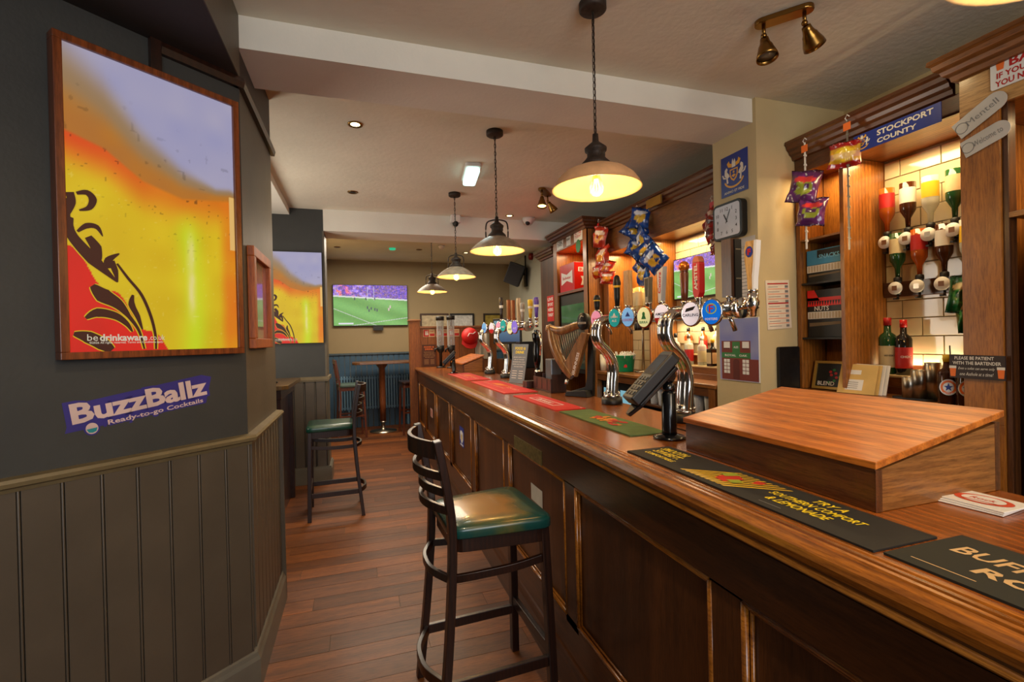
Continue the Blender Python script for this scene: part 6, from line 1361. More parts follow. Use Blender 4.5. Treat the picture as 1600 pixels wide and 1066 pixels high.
def leafshape(pts, wds, M, z, g):
    P = [Vector(p) for p in smooth([tuple(p) for p in pts], 5)]; n = len(P); Lf, Rt_ = [], []
    for i, p in enumerate(P):
        t = (P[min(i+1, n-1)]-P[max(i-1, 0)]).normalized(); q = i/(n-1)*(len(wds)-1); k = min(int(q), len(wds)-2); w = wds[k]*(1-(q-k))+wds[k+1]*(q-k); nn = Vector((-t.y, t.x)); Lf.append(p+nn*w/2); Rt_.append(p-nn*w/2)
    for i in range(n-1): g.poly([M @ Vector((a.x, a.y, z)) for a in (Lf[i], Rt_[i], Rt_[i+1], Lf[i+1])])
def zp2(x, y):
    X, Y = x/2.665, 300+y/2.665; u_ = (X-84)/268; tp = 69+u_*103; bt = 551-7*u_; return (u_-.5, (bt-Y)/(bt-tp)-.5)
ORN = [(((262, 12), (298, 8), (318, 35), (305, 70), (270, 82)), (8, 16, 20, 14, 4)), (((238, 8), (246, 50), (232, 100)), (22, 18, 8)), (((240, 110), (228, 150), (245, 190), (275, 235), (315, 285), (355, 330), (400, 378)), (14, 30, 26, 30, 34, 20, 3)),
       (((262, 170), (295, 145), (330, 150), (350, 188)), (6, 16, 14, 2)), (((298, 190), (325, 235), (340, 285)), (18, 28, 6)), (((372, 320), (370, 285), (410, 258)), (30, 20, 3)), (((378, 290), (392, 330), (400, 378)), (18, 16, 3)),
       (((400, 300), (440, 360), (492, 430), (528, 520), (545, 600), (546, 658)), (6, 8, 9, 9, 8, 6)), (((308, 392), (345, 432), (398, 468), (440, 520), (478, 580), (498, 656)), (14, 44, 30, 12, 8, 5)), (((458, 430), (452, 470), (474, 520), (492, 575)), (6, 18, 14, 4)),
       (((282, 528), (325, 505), (388, 518), (430, 550), (452, 584)), (8, 26, 22, 14, 4)), (((240, 592), (288, 606), (340, 636), (372, 664)), (10, 34, 36, 20)), (((225, 120), (222, 60), (240, 30)), (14, 16, 10))]
def beer_picture(name, label, M, w, h, nx, ny, em, framed, parent=None):
    t = thing(name, label, 'lit picture', M.translation)
    if framed:
        FM = wood('picture_frame_wood', (92, 40, 12), (148, 74, 26), 'z', rough=0.35); fw_, fd = 0.024, 0.05
        for nm, a, b in (('frame_rail', (-w/2-fw_, h/2), (w/2+fw_, h/2+fw_)), ('frame_rail', (-w/2-fw_, -h/2-fw_), (w/2+fw_, -h/2)), ('frame_stile', (-w/2-fw_, -h/2), (-w/2, h/2)), ('frame_stile', (w/2, -h/2), (w/2+fw_, h/2))):
            g = G(); g.prism([(a[0], a[1]), (b[0], a[1]), (b[0], b[1]), (a[0], b[1])], (-fd+0.012, 0.012), M); g.build(nm, FM, t, bevel=0.002)
        g = G(); g.prism([(-w/2, -h/2), (w/2, -h/2), (w/2, h/2), (-w/2, h/2)], (-fd+0.012, -0.003), M); g.build('backing', BLACK, t)
    else:
        g = G(); g.prism([(-w/2, -h/2), (w/2, -h/2), (w/2, h/2), (-w/2, h/2)], (-0.03, -0.001), M); g.build('casing', BLACK, t)
    sc = painted('lit_panel', w, h, nx, ny, beer, M, t, em=em)
    BRN = emit('brown_lit_print', (66, 20, 10), em*0.9); YEL = emit('yellow_lit_print', (226, 190, 30), em*0.9)
    k = w/268/2.665
    for jj, (pts, wds) in enumerate(ORN):
        P = [(zp2(*p)[0]*w, zp2(*p)[1]*h) for p in pts]; P = [(max(a, -w/2+0.004), max(b, -h/2+0.003)) for a, b in P]
        g = G(); g.mi = 1; leafshape(P, [q*k*1.5+0.012*w for q in wds], M, 0.0005, g); g.mi = 0; leafshape(P, [q*k*1.5 for q in wds], M, 0.0009+jj*0.00002, g); g.build('scroll_leaf', [BRN, YEL], t)
    EW = emit('white_lit_print', (226, 214, 190), em*0.9); g = G()
    a = zp2(304, 608); g.text('be', M, h=h*0.022, at=(a[0]*w, a[1]*h), z=0.0016); a = zp2(420, 608); g.text('drinkaware', M, w=w*0.255, h=h*0.024, bold=0.03, at=(a[0]*w, a[1]*h), z=0.0016); a = zp2(551, 608); g.text('.co.uk', M, w=w*0.095, h=h*0.019, at=(a[0]*w, a[1]*h), z=0.0016)
    a = zp2(435, 629); g.text('©2026 All rights reserved. Terms and Conditions apply.', M, w=w*0.40, h=h*0.010, at=(a[0]*w, a[1]*h), z=0.0016, bold=0.01)
    g.build('lettering', EW, t)
    return t
cs, cz = -0.326, 1.9885
M = frame(onw(cs, cz, 0.042), WD, (0, 0, 1)); beer_picture('lit_beer_picture', 'large brown framed lit picture of golden beer with a foamy top on the angled wall', M, 0.536, 1.005, 150, 280, 0.8, True)
M = frame((-0.612, PY-0.035, 1.975), (1, 0, 0), (0, 0, 1)); beer_picture('lit_beer_picture', 'smaller frameless lit picture of golden beer on the dark pillar wall', M, 0.515, 0.955, 110, 200, 0.85, False)
# wall sticker
M = frame(onw(-0.372, 1.295, 0.0008), WD, (0, 0, 1)) @ Matrix.Rotation(0.13, 4, 'Z')
t = thing('wall_sticker', 'slanted blue and pink cocktail sticker on the wall below the large lit picture', 'sticker', M.translation)
g = G(); g.text('BuzzBallz', M, w=0.455, h=0.088, bold=0.085, z=0.0004, at=(0.0, 0.012)); g.text('Ready-to-go Cocktails', M, w=0.335, h=0.036, bold=0.07, z=0.0003, at=(0.035, -0.043)); g.flat([(-0.235, -0.045), (0.20, -0.055), (0.235, 0.045), (0.20, 0.06), (-0.20, 0.045)], M, 0.0002); g.disc((-0.165, -0.048), 0.022, 0.024, M, 0.0005)
g.build('backing', pm('violet_blue_sticker', (50, 42, 128), 0.5), t)
g = G(); g.text('BuzzBallz', M, w=0.425, h=0.070, bold=0.035, z=0.0012, at=(0.0, 0.012)); g.text('Ready-to-go Cocktails', M, w=0.31, h=0.022, bold=0.02, z=0.0012, at=(0.035, -0.043)); g.disc((-0.165, -0.048), 0.017, 0.019, M, 0.0012); g.mi = 1; g.flat([(-0.18, -0.048), (-0.15, -0.048), (-0.155, -0.060), (-0.165, -0.063), (-0.175, -0.060)], M, 0.0016)
g.build('lettering', [pm('pinkish_white_print', (214, 186, 180), 0.5), pm('teal_print', (30, 140, 150), 0.5)], t)
# small framed picture on the corridor wall
M = frame((XB+0.008, 2.60, 1.71), (0, 1, 0), (0, 0, 1)); M = frame((XB+0.001, 2.60, 1.71), (0, 1, 0), (0, 0, 1))
t = thing('framed_picture', 'orange wood framed picture on the corridor wall beside the large lit picture', 'picture', M.translation)
FO = wood('orange_frame_wood', (130, 58, 12), (190, 98, 26), 'z', rough=0.5, coat=0.0); w, h = 0.43, 0.46
for nm, a, b in (('frame_rail', (-w/2, h/2-0.045), (w/2, h/2)), ('frame_rail', (-w/2, -h/2), (w/2, -h/2+0.045)), ('frame_stile', (-w/2, -h/2+0.045), (-w/2+0.045, h/2-0.045)), ('frame_stile', (w/2-0.045, -h/2+0.045), (w/2, h/2-0.045))):
    g = G(); g.prism([(a[0], a[1]), (b[0], a[1]), (b[0], b[1]), (a[0], b[1])], (0, 0.03), M); g.build(nm, FO, t, bevel=0.003)
painted('print', w-0.09, h-0.09, 20, 20, lambda a, b: [150+40*vnoise(a, b, 3, 4, 2), 96+50*vnoise(a, b, 3, 4, 3), 90+70*(1-np.abs(b-.5)*2)], frame(M @ Vector((0, 0, 0.012)), (0, 1, 0), (0, 0, 1)), t, rough=0.08, coat=0.5)
# far television and frames
M = frame((0.225, 8.74, 2.13), (1, 0, 0), (0, 0, 1)); t = tv('large wall television showing a rugby match on the far wall', M, 1.24, 0.70, 0.95)
g = G(); g.box((0.25, 8.72, 1.69), (0.42, 8.755, 1.765)); g.build('remote_box', BLACK, t)
for k, (x0, x1, y0, y1, fc, pc, lab) in enumerate(((656, 701, 490, 520, (60, 36, 20), (176, 160, 130), 'pale framed picture on the far wall, left of three'), (703, 741, 490, 520, (18, 16, 16), (190, 190, 188), 'black framed white picture on the far wall, middle of three'), (755, 784, 490, 520, (40, 26, 14), (150, 130, 50), 'yellow framed picture on the far wall, half hidden by the beer font'))):
    a, b = aty(x0, y0, 8.79), aty(x1, y1, 8.79); t = thing('framed_picture', lab, 'picture', ((a.x+b.x)/2, 8.79, (a.z+b.z)/2)); F = pm('far_frame_%d' % k, fc, 0.4); e = 0.03
    z0, z1 = b.z-0.05, a.z
    for nm, p, q in (('frame_rail', (a.x, z1-e), (b.x, z1)), ('frame_rail', (a.x, z0), (b.x, z0+e)), ('frame_stile', (a.x, z0+e), (a.x+e, z1-e)), ('frame_stile', (b.x-e, z0+e), (b.x, z1-e))): grpbox(nm, (p[0], 8.77, p[1]), (q[0], 8.798, q[1]), F, t, 0.002)
    grpbox('print', (a.x+e, 8.785, z0+e), (b.x-e, 8.797, z1-e), pm('far_print_%d' % k, pc, 0.5, var=0.3, scale=18), t, 0)
# loudspeaker
sp = aty(806, 429, 7.75); R = Matrix.Translation(sp) @ Matrix.Rotation(-0.55, 4, 'Z') @ Matrix.Rotation(0.42, 4, 'Y') @ Matrix.Rotation(0.1, 4, 'X')
t = thing('loudspeaker', 'black loudspeaker tilted on a bracket high on the pale wall', 'loudspeaker', sp)
g = G(R); g.prism([(-0.14, -0.12), (0.14, -0.12), (0.10, 0.12), (-0.10, 0.12)], (-0.18, 0.18)); g.build('cabinet', BLACK, t, bevel=0.01)
g = G(R); g.prism([(-0.125, -0.124), (0.125, -0.124), (0.125, -0.1205), (-0.125, -0.1205)], (-0.165, 0.165)); g.build('grille', pm('speaker_cloth', (34, 30, 30), 0.8), t)
g = G(); g.tube([sp+Vector((0.08, 0.06, 0.0)), sp+Vector((0.2, 0.1, 0.02)), (2.775, sp.y+0.05, sp.z)], 0.016, 8); g.cyl((2.77, sp.y+0.05, sp.z-0.12), (2.77, sp.y+0.05, CEIL-0.002), 0.012); g.box((2.76, sp.y, sp.z-0.2), (2.789, sp.y+0.1, sp.z+0.12)); g.build('bracket', BLACK, t)
t = thing('red_sounder', 'small red alarm sounder beside the loudspeaker', 'alarm', (2.75, 7.58, 2.86)); q = xq = atx(829, 399, 2.76)
g = G(); g.lathe([(0.0, 0), (0.06, 0), (0.055, 0.05), (0.03, 0.06), (0.0, 0.06)], M=Matrix.Translation((2.789, q.y, q.z-0.02)) @ Matrix.Rotation(-PI/2, 4, 'Y'), seg=18); g.build('body', pm('dark_red_plastic', (130, 20, 16), 0.4), t)

# ============================================================ LAMPS
OUT = pm('aged_grey_enamel', (150, 132, 112), 0.5, var=0.25, scale=25, bump=0.1); IN = pm('cream_enamel', (222, 208, 184), 0.45, var=0.03); IRON = pm('rusty_iron', (56, 44, 36), 0.6, 0.4, var=0.3, scale=50, bump=0.2); PINKISH = pm('warm_beige_enamel', (212, 162, 116), 0.5, var=0.12, scale=20)
FIL = emit('hot_filament', (255, 190, 96), 60.0); BULBG = glass('amber_bulb_glass', (255, 222, 150), clear=0.85)
def pendant(label, x, y, zr, yoke, outer, power):
    t = thing('pendant_lamp', label, 'lamp', (x, y, CEIL)); h0 = zr-CEIL
    g = G(); g.lathe([(0.0, 0.0), (0.058, -0.0005), (0.058, -0.028), (0.05, -0.034), (0.012, -0.036), (0.0, -0.036)], seg=28); g.build('ceiling_rose', IRON, t, world=False)
    ztop = h0+0.235; g = G(); n = int((-0.036-ztop)/0.026); p = 0; zc = -0.036
    st = (-0.036-ztop)/n
    for k in range(n):
        c = -0.036-(k+.5)*st; a = (PI/2)*(k % 2)+0.3
        pts = [Vector((0.0065*math.cos(q)*math.cos(a), 0.0065*math.cos(q)*math.sin(a), c+st*0.66*math.sin(q))) for q in [2*PI*i/10 for i in range(10)]]
        g.tube(pts, 0.0019, 5, closed=True, up=(math.sin(a), -math.cos(a), 0.01))
    g.tube([(0, 0, -0.03), (0.004, 0.003, (ztop-.03)*0.5), (0, 0, ztop)], 0.0022, 5); g.build('chain', IRON, t, world=False)
    g = G(); g.lathe([(0.0, 0.235), (0.012, 0.232), (0.014, 0.20), (0.028, 0.188), (0.047, 0.172), (0.046, 0.160), (0.034, 0.152), (0.037, 0.135), (0.046, 0.122), (0.060, 0.108), (0.064, 0.094), (0.0, 0.0935)], (0, 0, h0), seg=28)
    for k in range(8):
        a = k*PI/4; g.box((0.030*math.cos(a)-0.003, 0.030*math.sin(a)-0.003, h0+0.135), (0.040*math.cos(a)+0.003, 0.040*math.sin(a)+0.003, h0+0.165))
    g.build('lamp_holder', IRON, t, world=False)
    prof = [(0.062, 0.094), (0.090, 0.086), (0.130, 0.069), (0.163, 0.043), (0.182, 0.014), (0.188, 0.0)]
    if yoke: prof = [(0.062, 0.094), (0.085, 0.083), (0.12, 0.062), (0.155, 0.034), (0.178, 0.010), (0.186, 0.0)]
    g = G(); g.lathe([(r, z_) for r, z_ in prof]+[(0.191, -0.003)], (0, 0, h0), seg=48, cap=False); g.build('shade', outer, t, world=False)
    g = G(); g.lathe([(0.0, 0.089)]+[(r-0.003, z_-0.003) for r, z_ in prof]+[(0.191, -0.0032)], (0, 0, h0), seg=48, cap=False); g.build('shade_lining', IN, t, world=False)
    g = G(); g.cyl((0, 0, h0+0.088), (0, 0, h0+0.058), 0.015); g.build('socket', BRASS, t, world=False)
    g = G(); g.lathe([(0.013, 0.058), (0.016, 0.05), (0.027, 0.022), (0.031, 0.002), (0.027, -0.018), (0.016, -0.030), (0.0, -0.034)], (0, 0, h0), seg=20, cap=False); g.build('bulb', BULBG, t, world=False)
    g = G()
    for k in range(6):
        a = k*PI/3; g.tube([(0.008*math.cos(a), 0.008*math.sin(a), h0+0.04), (0.015*math.cos(a), 0.015*math.sin(a), h0-0.005), (0.008*math.cos(a+.5), 0.008*math.sin(a+.5), h0+0.04)], 0.0016, 5)
    g.build('filament', FIL, t, world=False)
    if yoke:
        g = G(); g.tube(smooth([(-0.075, 0, h0+0.085), (-0.076, 0, h0+0.15), (-0.066, 0, h0+0.195), (-0.03, 0, h0+0.21), (0, 0, h0+0.212), (0.03, 0, h0+0.21), (0.066, 0, h0+0.195), (0.076, 0, h0+0.15), (0.075, 0, h0+0.085)], 3), 0.005, 8); g.build('yoke', IRON, t, world=False)
        t.rotation_euler = (0, 0, -0.3)
    l = light('bulb_light', 'POINT', (x, y, zr+0.0), power, (1.0, 0.78, 0.50), 0.028)
    return t
pendant('warm beige dome pendant lamp nearest along the bar', 0.984, 1.84, 2.131, False, PINKISH, 8)
pendant('grey dome pendant lamp with a yoke, second from the viewer', 0.921, 3.16, 2.101, True, OUT, 8)
pendant('grey dome pendant lamp, third from the viewer', 0.920, 4.60, 2.108, True, OUT, 8)
pendant('grey dome pendant lamp, furthest down the bar', 0.892, 6.0, 2.101, True, OUT, 8)
pendant('pendant lamp whose rim just shows at the top right of the view', 1.11, 0.43, 2.13, False, PINKISH, 6)
# twin spotlights
def twin(label, a, b, aims, lit):
    a, b = Vector((a[0], a[1], CEIL)), Vector((b[0], b[1], CEIL)); c = (a+b)/2; d = (b-a).normalized(); L_ = (b-a).length; t = thing('twin_spotlight', label, 'spotlight', c)
    M = frame(c, d, Vector((0, 0, 1)).cross(d)); pts = [(L_/2*1.0-0.035+0.035*math.cos(q), 0.035*math.sin(q)) for q in [-PI/2+PI*k/8 for k in range(9)]]+[(-L_/2+0.035+0.035*math.cos(q), 0.035*math.sin(q)) for q in [PI/2+PI*k/8 for k in range(9)]]
    g = G(); g.prism(pts, (-0.022, -0.0005), M); g.build('ceiling_plate', BRASS, t, bevel=0.004)
    for k, s_ in enumerate((-1, 1)):
        p = c+d*s_*(L_/2-0.038)-Vector((0, 0, 0.02)); q = p-Vector((0, 0, 0.05)); ax = Vector(aims[k]).normalized()
        g = G(); g.cyl(p, q, 0.008); g.ball(q, 0.013); g.build('arm', BRASS, t)
        Mh = Matrix.Translation(q+ax*0.012) @ ax.to_track_quat('Z', 'Y').to_matrix().to_4x4()
        g = G(); g.lathe([(0.010, 0.0), (0.018, 0.004), (0.020, 0.02), (0.024, 0.035), (0.030, 0.045), (0.032, 0.055), (0.042, 0.085), (0.046, 0.105), (0.044, 0.105), (0.040, 0.084), (0.028, 0.05), (0.0, 0.045)], M=Mh, seg=24, cap=False); hd = g.build('spot_head', BRASS, t)
        g = G(); g.lathe([(0.0, 0.088), (0.039, 0.088), (0.039, 0.092), (0.0, 0.092)], M=Mh, seg=20); g.build('bulb', emit('spot_glow', (255, 224, 130), 7.0) if lit[k] else pm('unlit_bulb', (120, 110, 90), 0.2), hd)
        if lit[k]: light('spot_beam', 'SPOT', q+ax*0.11, lit[k], (1, .76, .42), 0.03, aim=q+ax, spot=1.9, blend=0.8)
    return t
twin('brass twin spotlight on the ceiling above the nearest part of the bar', (1.765, 1.755), (1.915, 1.575), ((-0.05, -0.2, -1), (0.85, 0.25, -0.7)), (0, 7))
twin('brass twin spotlight further back beside the second ceiling beam', (1.67, 4.22), (1.84, 4.44), ((-0.1, -0.2, -1), (0.6, 0.1, -0.8)), (8, 5))
# emergency light
t = thing('emergency_light', 'white box emergency light glowing on the ceiling behind the second lamp', 'light fitting', (0.93, 3.93, CEIL))
Me = frame((0.935, 3.95, CEIL-0.0005), (0.12, 1, 0), (-1, 0.12, 0)); g = G(); g.prism(rr(0.40, 0.13, 0.03), (-0.03, 0), Me); g.build('housing', WHITE, t, bevel=0.004)
g = G(); g.prism(rr(0.37, 0.11, 0.025), (-0.075, -0.031), Me); g.build('diffuser', emit('cool_tube_glow', (196, 236, 224), 2.2), t, bevel=0.012)
light('tube_light', 'AREA', Me @ Vector((0, 0, -0.085)), 6, (0.8, 1.0, 0.95), 0.34, 0.08, aim=(0.935, 3.95, 0))
# downlights and detectors
def downlight(px, py, lit, label):
    q = atz(px, py, CEIL); t = thing('downlight', label, 'downlight', q)
    g = G(); g.lathe([(0.030, -0.003), (0.045, -0.008), (0.048, -0.004), (0.048, -0.0003)], (q.x, q.y, CEIL), seg=26, cap=False); g.build('ring', BRASS, t)
    g = G(); g.lathe([(0.0, -0.003), (0.031, -0.003), (0.031, -0.0005), (0, -0.0005)], (q.x, q.y, CEIL), seg=22); g.build('lens', emit('downlight_glow', (255, 226, 150), 9) if lit else BLACK, t)
downlight(555, 194, True, 'lit brass downlight in the ceiling just past the near beam'); downlight(551, 300, False, 'unlit dark downlight in the ceiling before the far beam'); downlight(796, 337, True, 'lit downlight in the ceiling left of the dome camera')
downlight(527, 386, False, 'unlit dark downlight beyond the far beam near the pillar'); downlight(728, 395, True, 'small lit downlight beyond the far beam'); downlight(655, 390, False, 'dark round vent like downlight in the far ceiling')
q = atz(613, 388, CEIL); t = thing('alarm_beacon', 'small green glowing indicator on the far ceiling', 'indicator', q); g = G(); g.lathe([(0.0, -0.03), (0.045, -0.025), (0.05, -0.0005), (0, -0.0005)], (q.x, q.y, CEIL), seg=18); g.build('dome', emit('green_glow', (40, 170, 120), 1.2), t)
def dome(name, label, x, y, r, dark=True, z=CEIL):
    t = thing(name, label, 'detector', (x, y, z)); g = G(); g.lathe([(0.0, -r*1.1), (r*0.5, -r*1.0), (r*0.85, -r*0.6), (r, -r*0.3), (r, -0.0005), (0, -0.0005)], (x, y, z), seg=22); g.build('housing', WHITE, t)
    if dark: g = G(); g.ball((x-r*0.3, y-r*0.35, z-r*0.85), r*0.38); g.build('lens', BLACK, t)
q = atz(826, 341, CEIL); dome('dome_camera', 'white dome camera on the ceiling beside the far beam', q.x, q.y, 0.075)
q = atz(882, 276, CEIL); dome('smoke_detector', 'white smoke detector behind the nearest lamp shade', q.x, q.y, 0.045, False)
q = atz(690, 384, CEIL); dome('smoke_detector', 'white smoke detector on the far ceiling', q.x, q.y, 0.05, False)
q = aty(711, 336, 5.42); t = thing('ceiling_sensor', 'white square sensor with dark lens hanging behind the third lamp chain', 'detector', (q.x, 5.42, CEIL)); grpbox('housing', (q.x-0.055, 5.38, CEIL-0.09), (q.x+0.055, 5.46, CEIL-0.0005), WHITE, t, 0.008)
g = G(); g.ball((q.x, 5.40, CEIL-0.10), 0.035); g.build('lens', BLACK, t)

# ============================================================ FURNITURE
SEAT = pm('green_leather', (18, 62, 50), 0.28, var=0.2, scale=6, bump=0.1, bscale=120, coat=0.2)
def seat_mat():
    m, nt, b = _new('worn_green_leather'); N, L = nt.nodes, nt.links; b.inputs['Roughness'].default_value = 0.26; b.inputs['Coat Weight'].default_value = 0.2
    tc = N.new('ShaderNodeTexCoord'); mp = N.new('ShaderNodeMapping'); mp.inputs['Location'].default_value = (0.045, 0.0, 0); mp.inputs['Scale'].default_value = (5.1, 4.3, 1)
    L.new(tc.outputs['Object'], mp.inputs['Vector']); gr = N.new('ShaderNodeTexGradient'); gr.gradient_type = 'SPHERICAL'
    nz = N.new('ShaderNodeTexNoise'); nz.inputs['Scale'].default_value = 9; nz.inputs['Detail'].default_value = 6; L.new(tc.outputs['Object'], nz.inputs['Vector'])
    cz_ = N.new('ShaderNodeVectorMath'); cz_.operation = 'MULTIPLY'; cz_.inputs[1].default_value = (1, 1, 0); L.new(mp.outputs[0], cz_.inputs[0]); L.new(cz_.outputs[0], gr.inputs['Vector'])
    ad = N.new('ShaderNodeMath'); ad.operation = 'MULTIPLY_ADD'; ad.inputs[1].default_value = 0.7; ad.inputs[2].default_value = -0.33; L.new(nz.outputs['Fac'], ad.inputs[0])
    a2 = N.new('ShaderNodeMath'); a2.operation = 'ADD'; L.new(gr.outputs['Fac'], a2.inputs[0]); L.new(ad.outputs[0], a2.inputs[1])
    cr = N.new('ShaderNodeValToRGB'); e = cr.color_ramp.elements; e[0].position = 0.05; e[0].color = lin((18, 66, 62)); e[1].position = 0.55; e[1].color = lin((150, 108, 52)); k = cr.color_ramp.elements.new(0.25); k.color = lin((66, 78, 48))
    L.new(a2.outputs[0], cr.inputs['Fac']); L.new(cr.outputs['Color'], b.inputs['Base Color']); return m
WORN = seat_mat()
def bar_stool(label, x, y, rz, seatm):
    t = thing('bar_stool', label, 'bar stool', (x, y, 0), rz); W = STOOLW
    SH = 0.745
    # seat pad: rounded trapezoid, domed (front = +x)
    def outline(s_, inset=0):
        pts = [(-0.19+inset, -0.175+inset), (0.20-inset, -0.215+inset), (0.20-inset, 0.215-inset), (-0.19+inset, 0.175-inset)]; out = []; r = 0.055
        for i in range(4):
            p, a, b = Vector(pts[i]), Vector(pts[i-1]), Vector(pts[(i+1) % 4]); d0, d1 = (a-p).normalized(), (b-p).normalized()
            for k in range(6): q = k/5; c = p+d0*r*(1-q)**2+d1*r*q**2; out.append((c.x*s_, c.y*s_))
        return out
    g = G(); rings = []
    for s_, z_ in ((0.985, 0.0), (1.0, 0.006), (1.0, 0.030), (0.985, 0.040), (0.93, 0.048), (0.7, 0.053), (0.35, 0.055)): rings.append([g.v((a, b, SH+z_)) for a, b in outline(s_)])
    n = len(rings[0])
    for A_, B_ in zip(rings[:-1], rings[1:]):
        for i in range(n): g.f([A_[i], A_[(i+1) % n], B_[(i+1) % n], B_[i]], True)
    g.f(rings[0][::-1]); g.f(rings[-1], True); g.build('seat', seatm, t, world=False)
    g = G(); o_, i_ = outline(0.93), outline(0.82); A_ = [g.v((a, b, SH-0.055)) for a, b in o_]; B_ = [g.v((a, b, SH-0.001)) for a, b in o_]; C_ = [g.v((a, b, SH-0.055)) for a, b in i_]; D_ = [g.v((a, b, SH-0.001)) for a, b in i_]
    for P_, Q_ in ((A_, B_), (C_, D_), (A_, C_), (B_, D_)):
        for i in range(n): g.f([P_[i], P_[(i+1) % n], Q_[(i+1) % n], Q_[i]])
    g.build('seat_frame', W, t, world=False, bevel=0.002)
    for s_ in (-1, 1):
        g = G(); g.bar([(0.185, s_*0.205, 0.0), (0.180, s_*0.19, 0.35), (0.170, s_*0.175, SH-0.001)], 0.036, 0.032, up=(1, 0, 0)); g.build('leg', W, t, world=False, bevel=0.003)
        g = G(); g.bar(smooth([(-0.245, s_*0.205, 0.0), (-0.205, s_*0.19, 0.40), (-0.185, s_*0.18, SH), (-0.200, s_*0.185, 0.93), (-0.235, s_*0.192, 1.13)], 4), 0.040, 0.028, up=(1, 0, 0)); g.build('leg', W, t, world=False, bevel=0.003)
    def slat(z0, z1, name):
        g = G(); zc_ = (z0+z1)/2; xo = -0.200-(zc_-0.93)*0.175 if zc_ > 0.93 else -0.190
        pts = [(xo-0.062*(1-(b/0.19)**2)-0.004, b) for b in [-0.19+0.38*k/12 for k in range(13)]]; th = 0.016
        A_ = [[g.v((a-th/2*e, b, z_)) for a, b in pts] for e in (1, -1) for z_ in (z0, z1)]
        for P_, Q_ in ((A_[0], A_[1]), (A_[2], A_[3]), (A_[0], A_[2]), (A_[1], A_[3])):
            for i in range(12): g.f([P_[i], P_[i+1], Q_[i+1], Q_[i]])
        for i in (0, 12): g.f([A_[0][i], A_[1][i], A_[3][i], A_[2][i]])
        g.build(name, W, t, world=False, bevel=0.002)
    slat(1.06, 1.125, 'top_rail')
    for z_ in (0.995, 0.93, 0.865): slat(z_-0.016, z_+0.016, 'slat')
    # curved stretcher under the seat and footrails
    for s_ in (-1, 1):
        g = G(); g.bar(smooth([(-0.185, s_*0.17, 0.60), (-0.10, s_*0.165, 0.595), (0.05, s_*0.17, 0.60), (0.165, s_*0.172, 0.615)], 4), 0.016, 0.030); g.build('stretcher', W, t, world=False, bevel=0.002)
        g = G(); g.bar([(-0.215, s_*0.19, 0.21), (0.178, s_*0.19, 0.21)], 0.018, 0.040); g.build('stretcher', W, t, world=False, bevel=0.002)
    g = G(); g.bar(smooth([(-0.19, -0.17, 0.60), (-0.235, -0.08, 0.60), (-0.245, 0.0, 0.60), (-0.235, 0.08, 0.60), (-0.19, 0.17, 0.60)], 4), 0.016, 0.030); g.build('stretcher', W, t, world=False, bevel=0.002)
    g = G(); g.bar(smooth([(-0.215, -0.18, 0.21), (-0.265, -0.08, 0.21), (-0.275, 0.0, 0.21), (-0.265, 0.08, 0.21), (-0.215, 0.18, 0.21)], 4), 0.018, 0.040); g.build('stretcher', W, t, world=False, bevel=0.002)
    g = G(); g.bar([(0.180, -0.18, 0.25), (0.180, 0.18, 0.25)], 0.022, 0.045); g.build('footrest', W, t, world=False, bevel=0.003)
    return t
st = bar_stool('large ladder back bar stool with worn green leather seat against the bar', 0.50, 1.97, 0.06, WORN); st.scale = (1.06, 1.05, 1.0)
bar_stool('dark ladder back bar stool with plain green seat facing the left wall shelf', -0.245, 4.53, PI+0.04, SEAT)
# tall wall shelf table in the recess
DRK = wood('mahogany_dark', (26, 10, 8), (52, 22, 16), 'z', rough=0.3, coat=0.4)
t = thing('wall_shelf_table', 'tall dark mahogany drinks shelf in the recess on the left', 'table', (-0.85, 4.7, 0))
g = G(); g.prism([(-1.55, 4.24), (-0.60, 4.24), (-0.555, 4.30), (-0.555, 5.15), (-0.60, 5.2), (-1.55, 5.2)], (1.12, 1.155), Matrix.Identity(4)); g.build('table_top', wood('shelf_top_wood', (60, 42, 20), (100, 76, 40), 'y', rough=0.35), t, bevel=0.003)
grpbox('body', (-1.5, 4.34, 0.001), (-0.66, 5.1, 1.04), DRK, t, 0.002); grpbox('apron', (-1.52, 4.28, 1.04), (-0.61, 5.16, 1.12), DRK, t, 0.003); grpbox('corner_post', (-0.665, 4.32, 0.001), (-0.62, 4.37, 1.04), DRK, t, 0.003); grpbox('corner_post', (-0.665, 5.07, 0.001), (-0.62, 5.12, 1.04), DRK, t, 0.003)
t = thing('tealight_holder', 'small glass and white tea light holder on the drinks shelf', 'candle holder', (-0.72, 4.55, 1.156)); g = G(); g.lathe([(0.0, 0.001), (0.045, 0.001), (0.052, 0.012), (0.05, 0.014), (0.04, 0.006)], seg=20); g.build('dish', BLACK, t, world=False); g = G(); g.lathe([(0.0, 0.006), (0.026, 0.006), (0.028, 0.026), (0.0, 0.028)], seg=18); g.build('candle', WHITE, t, world=False)
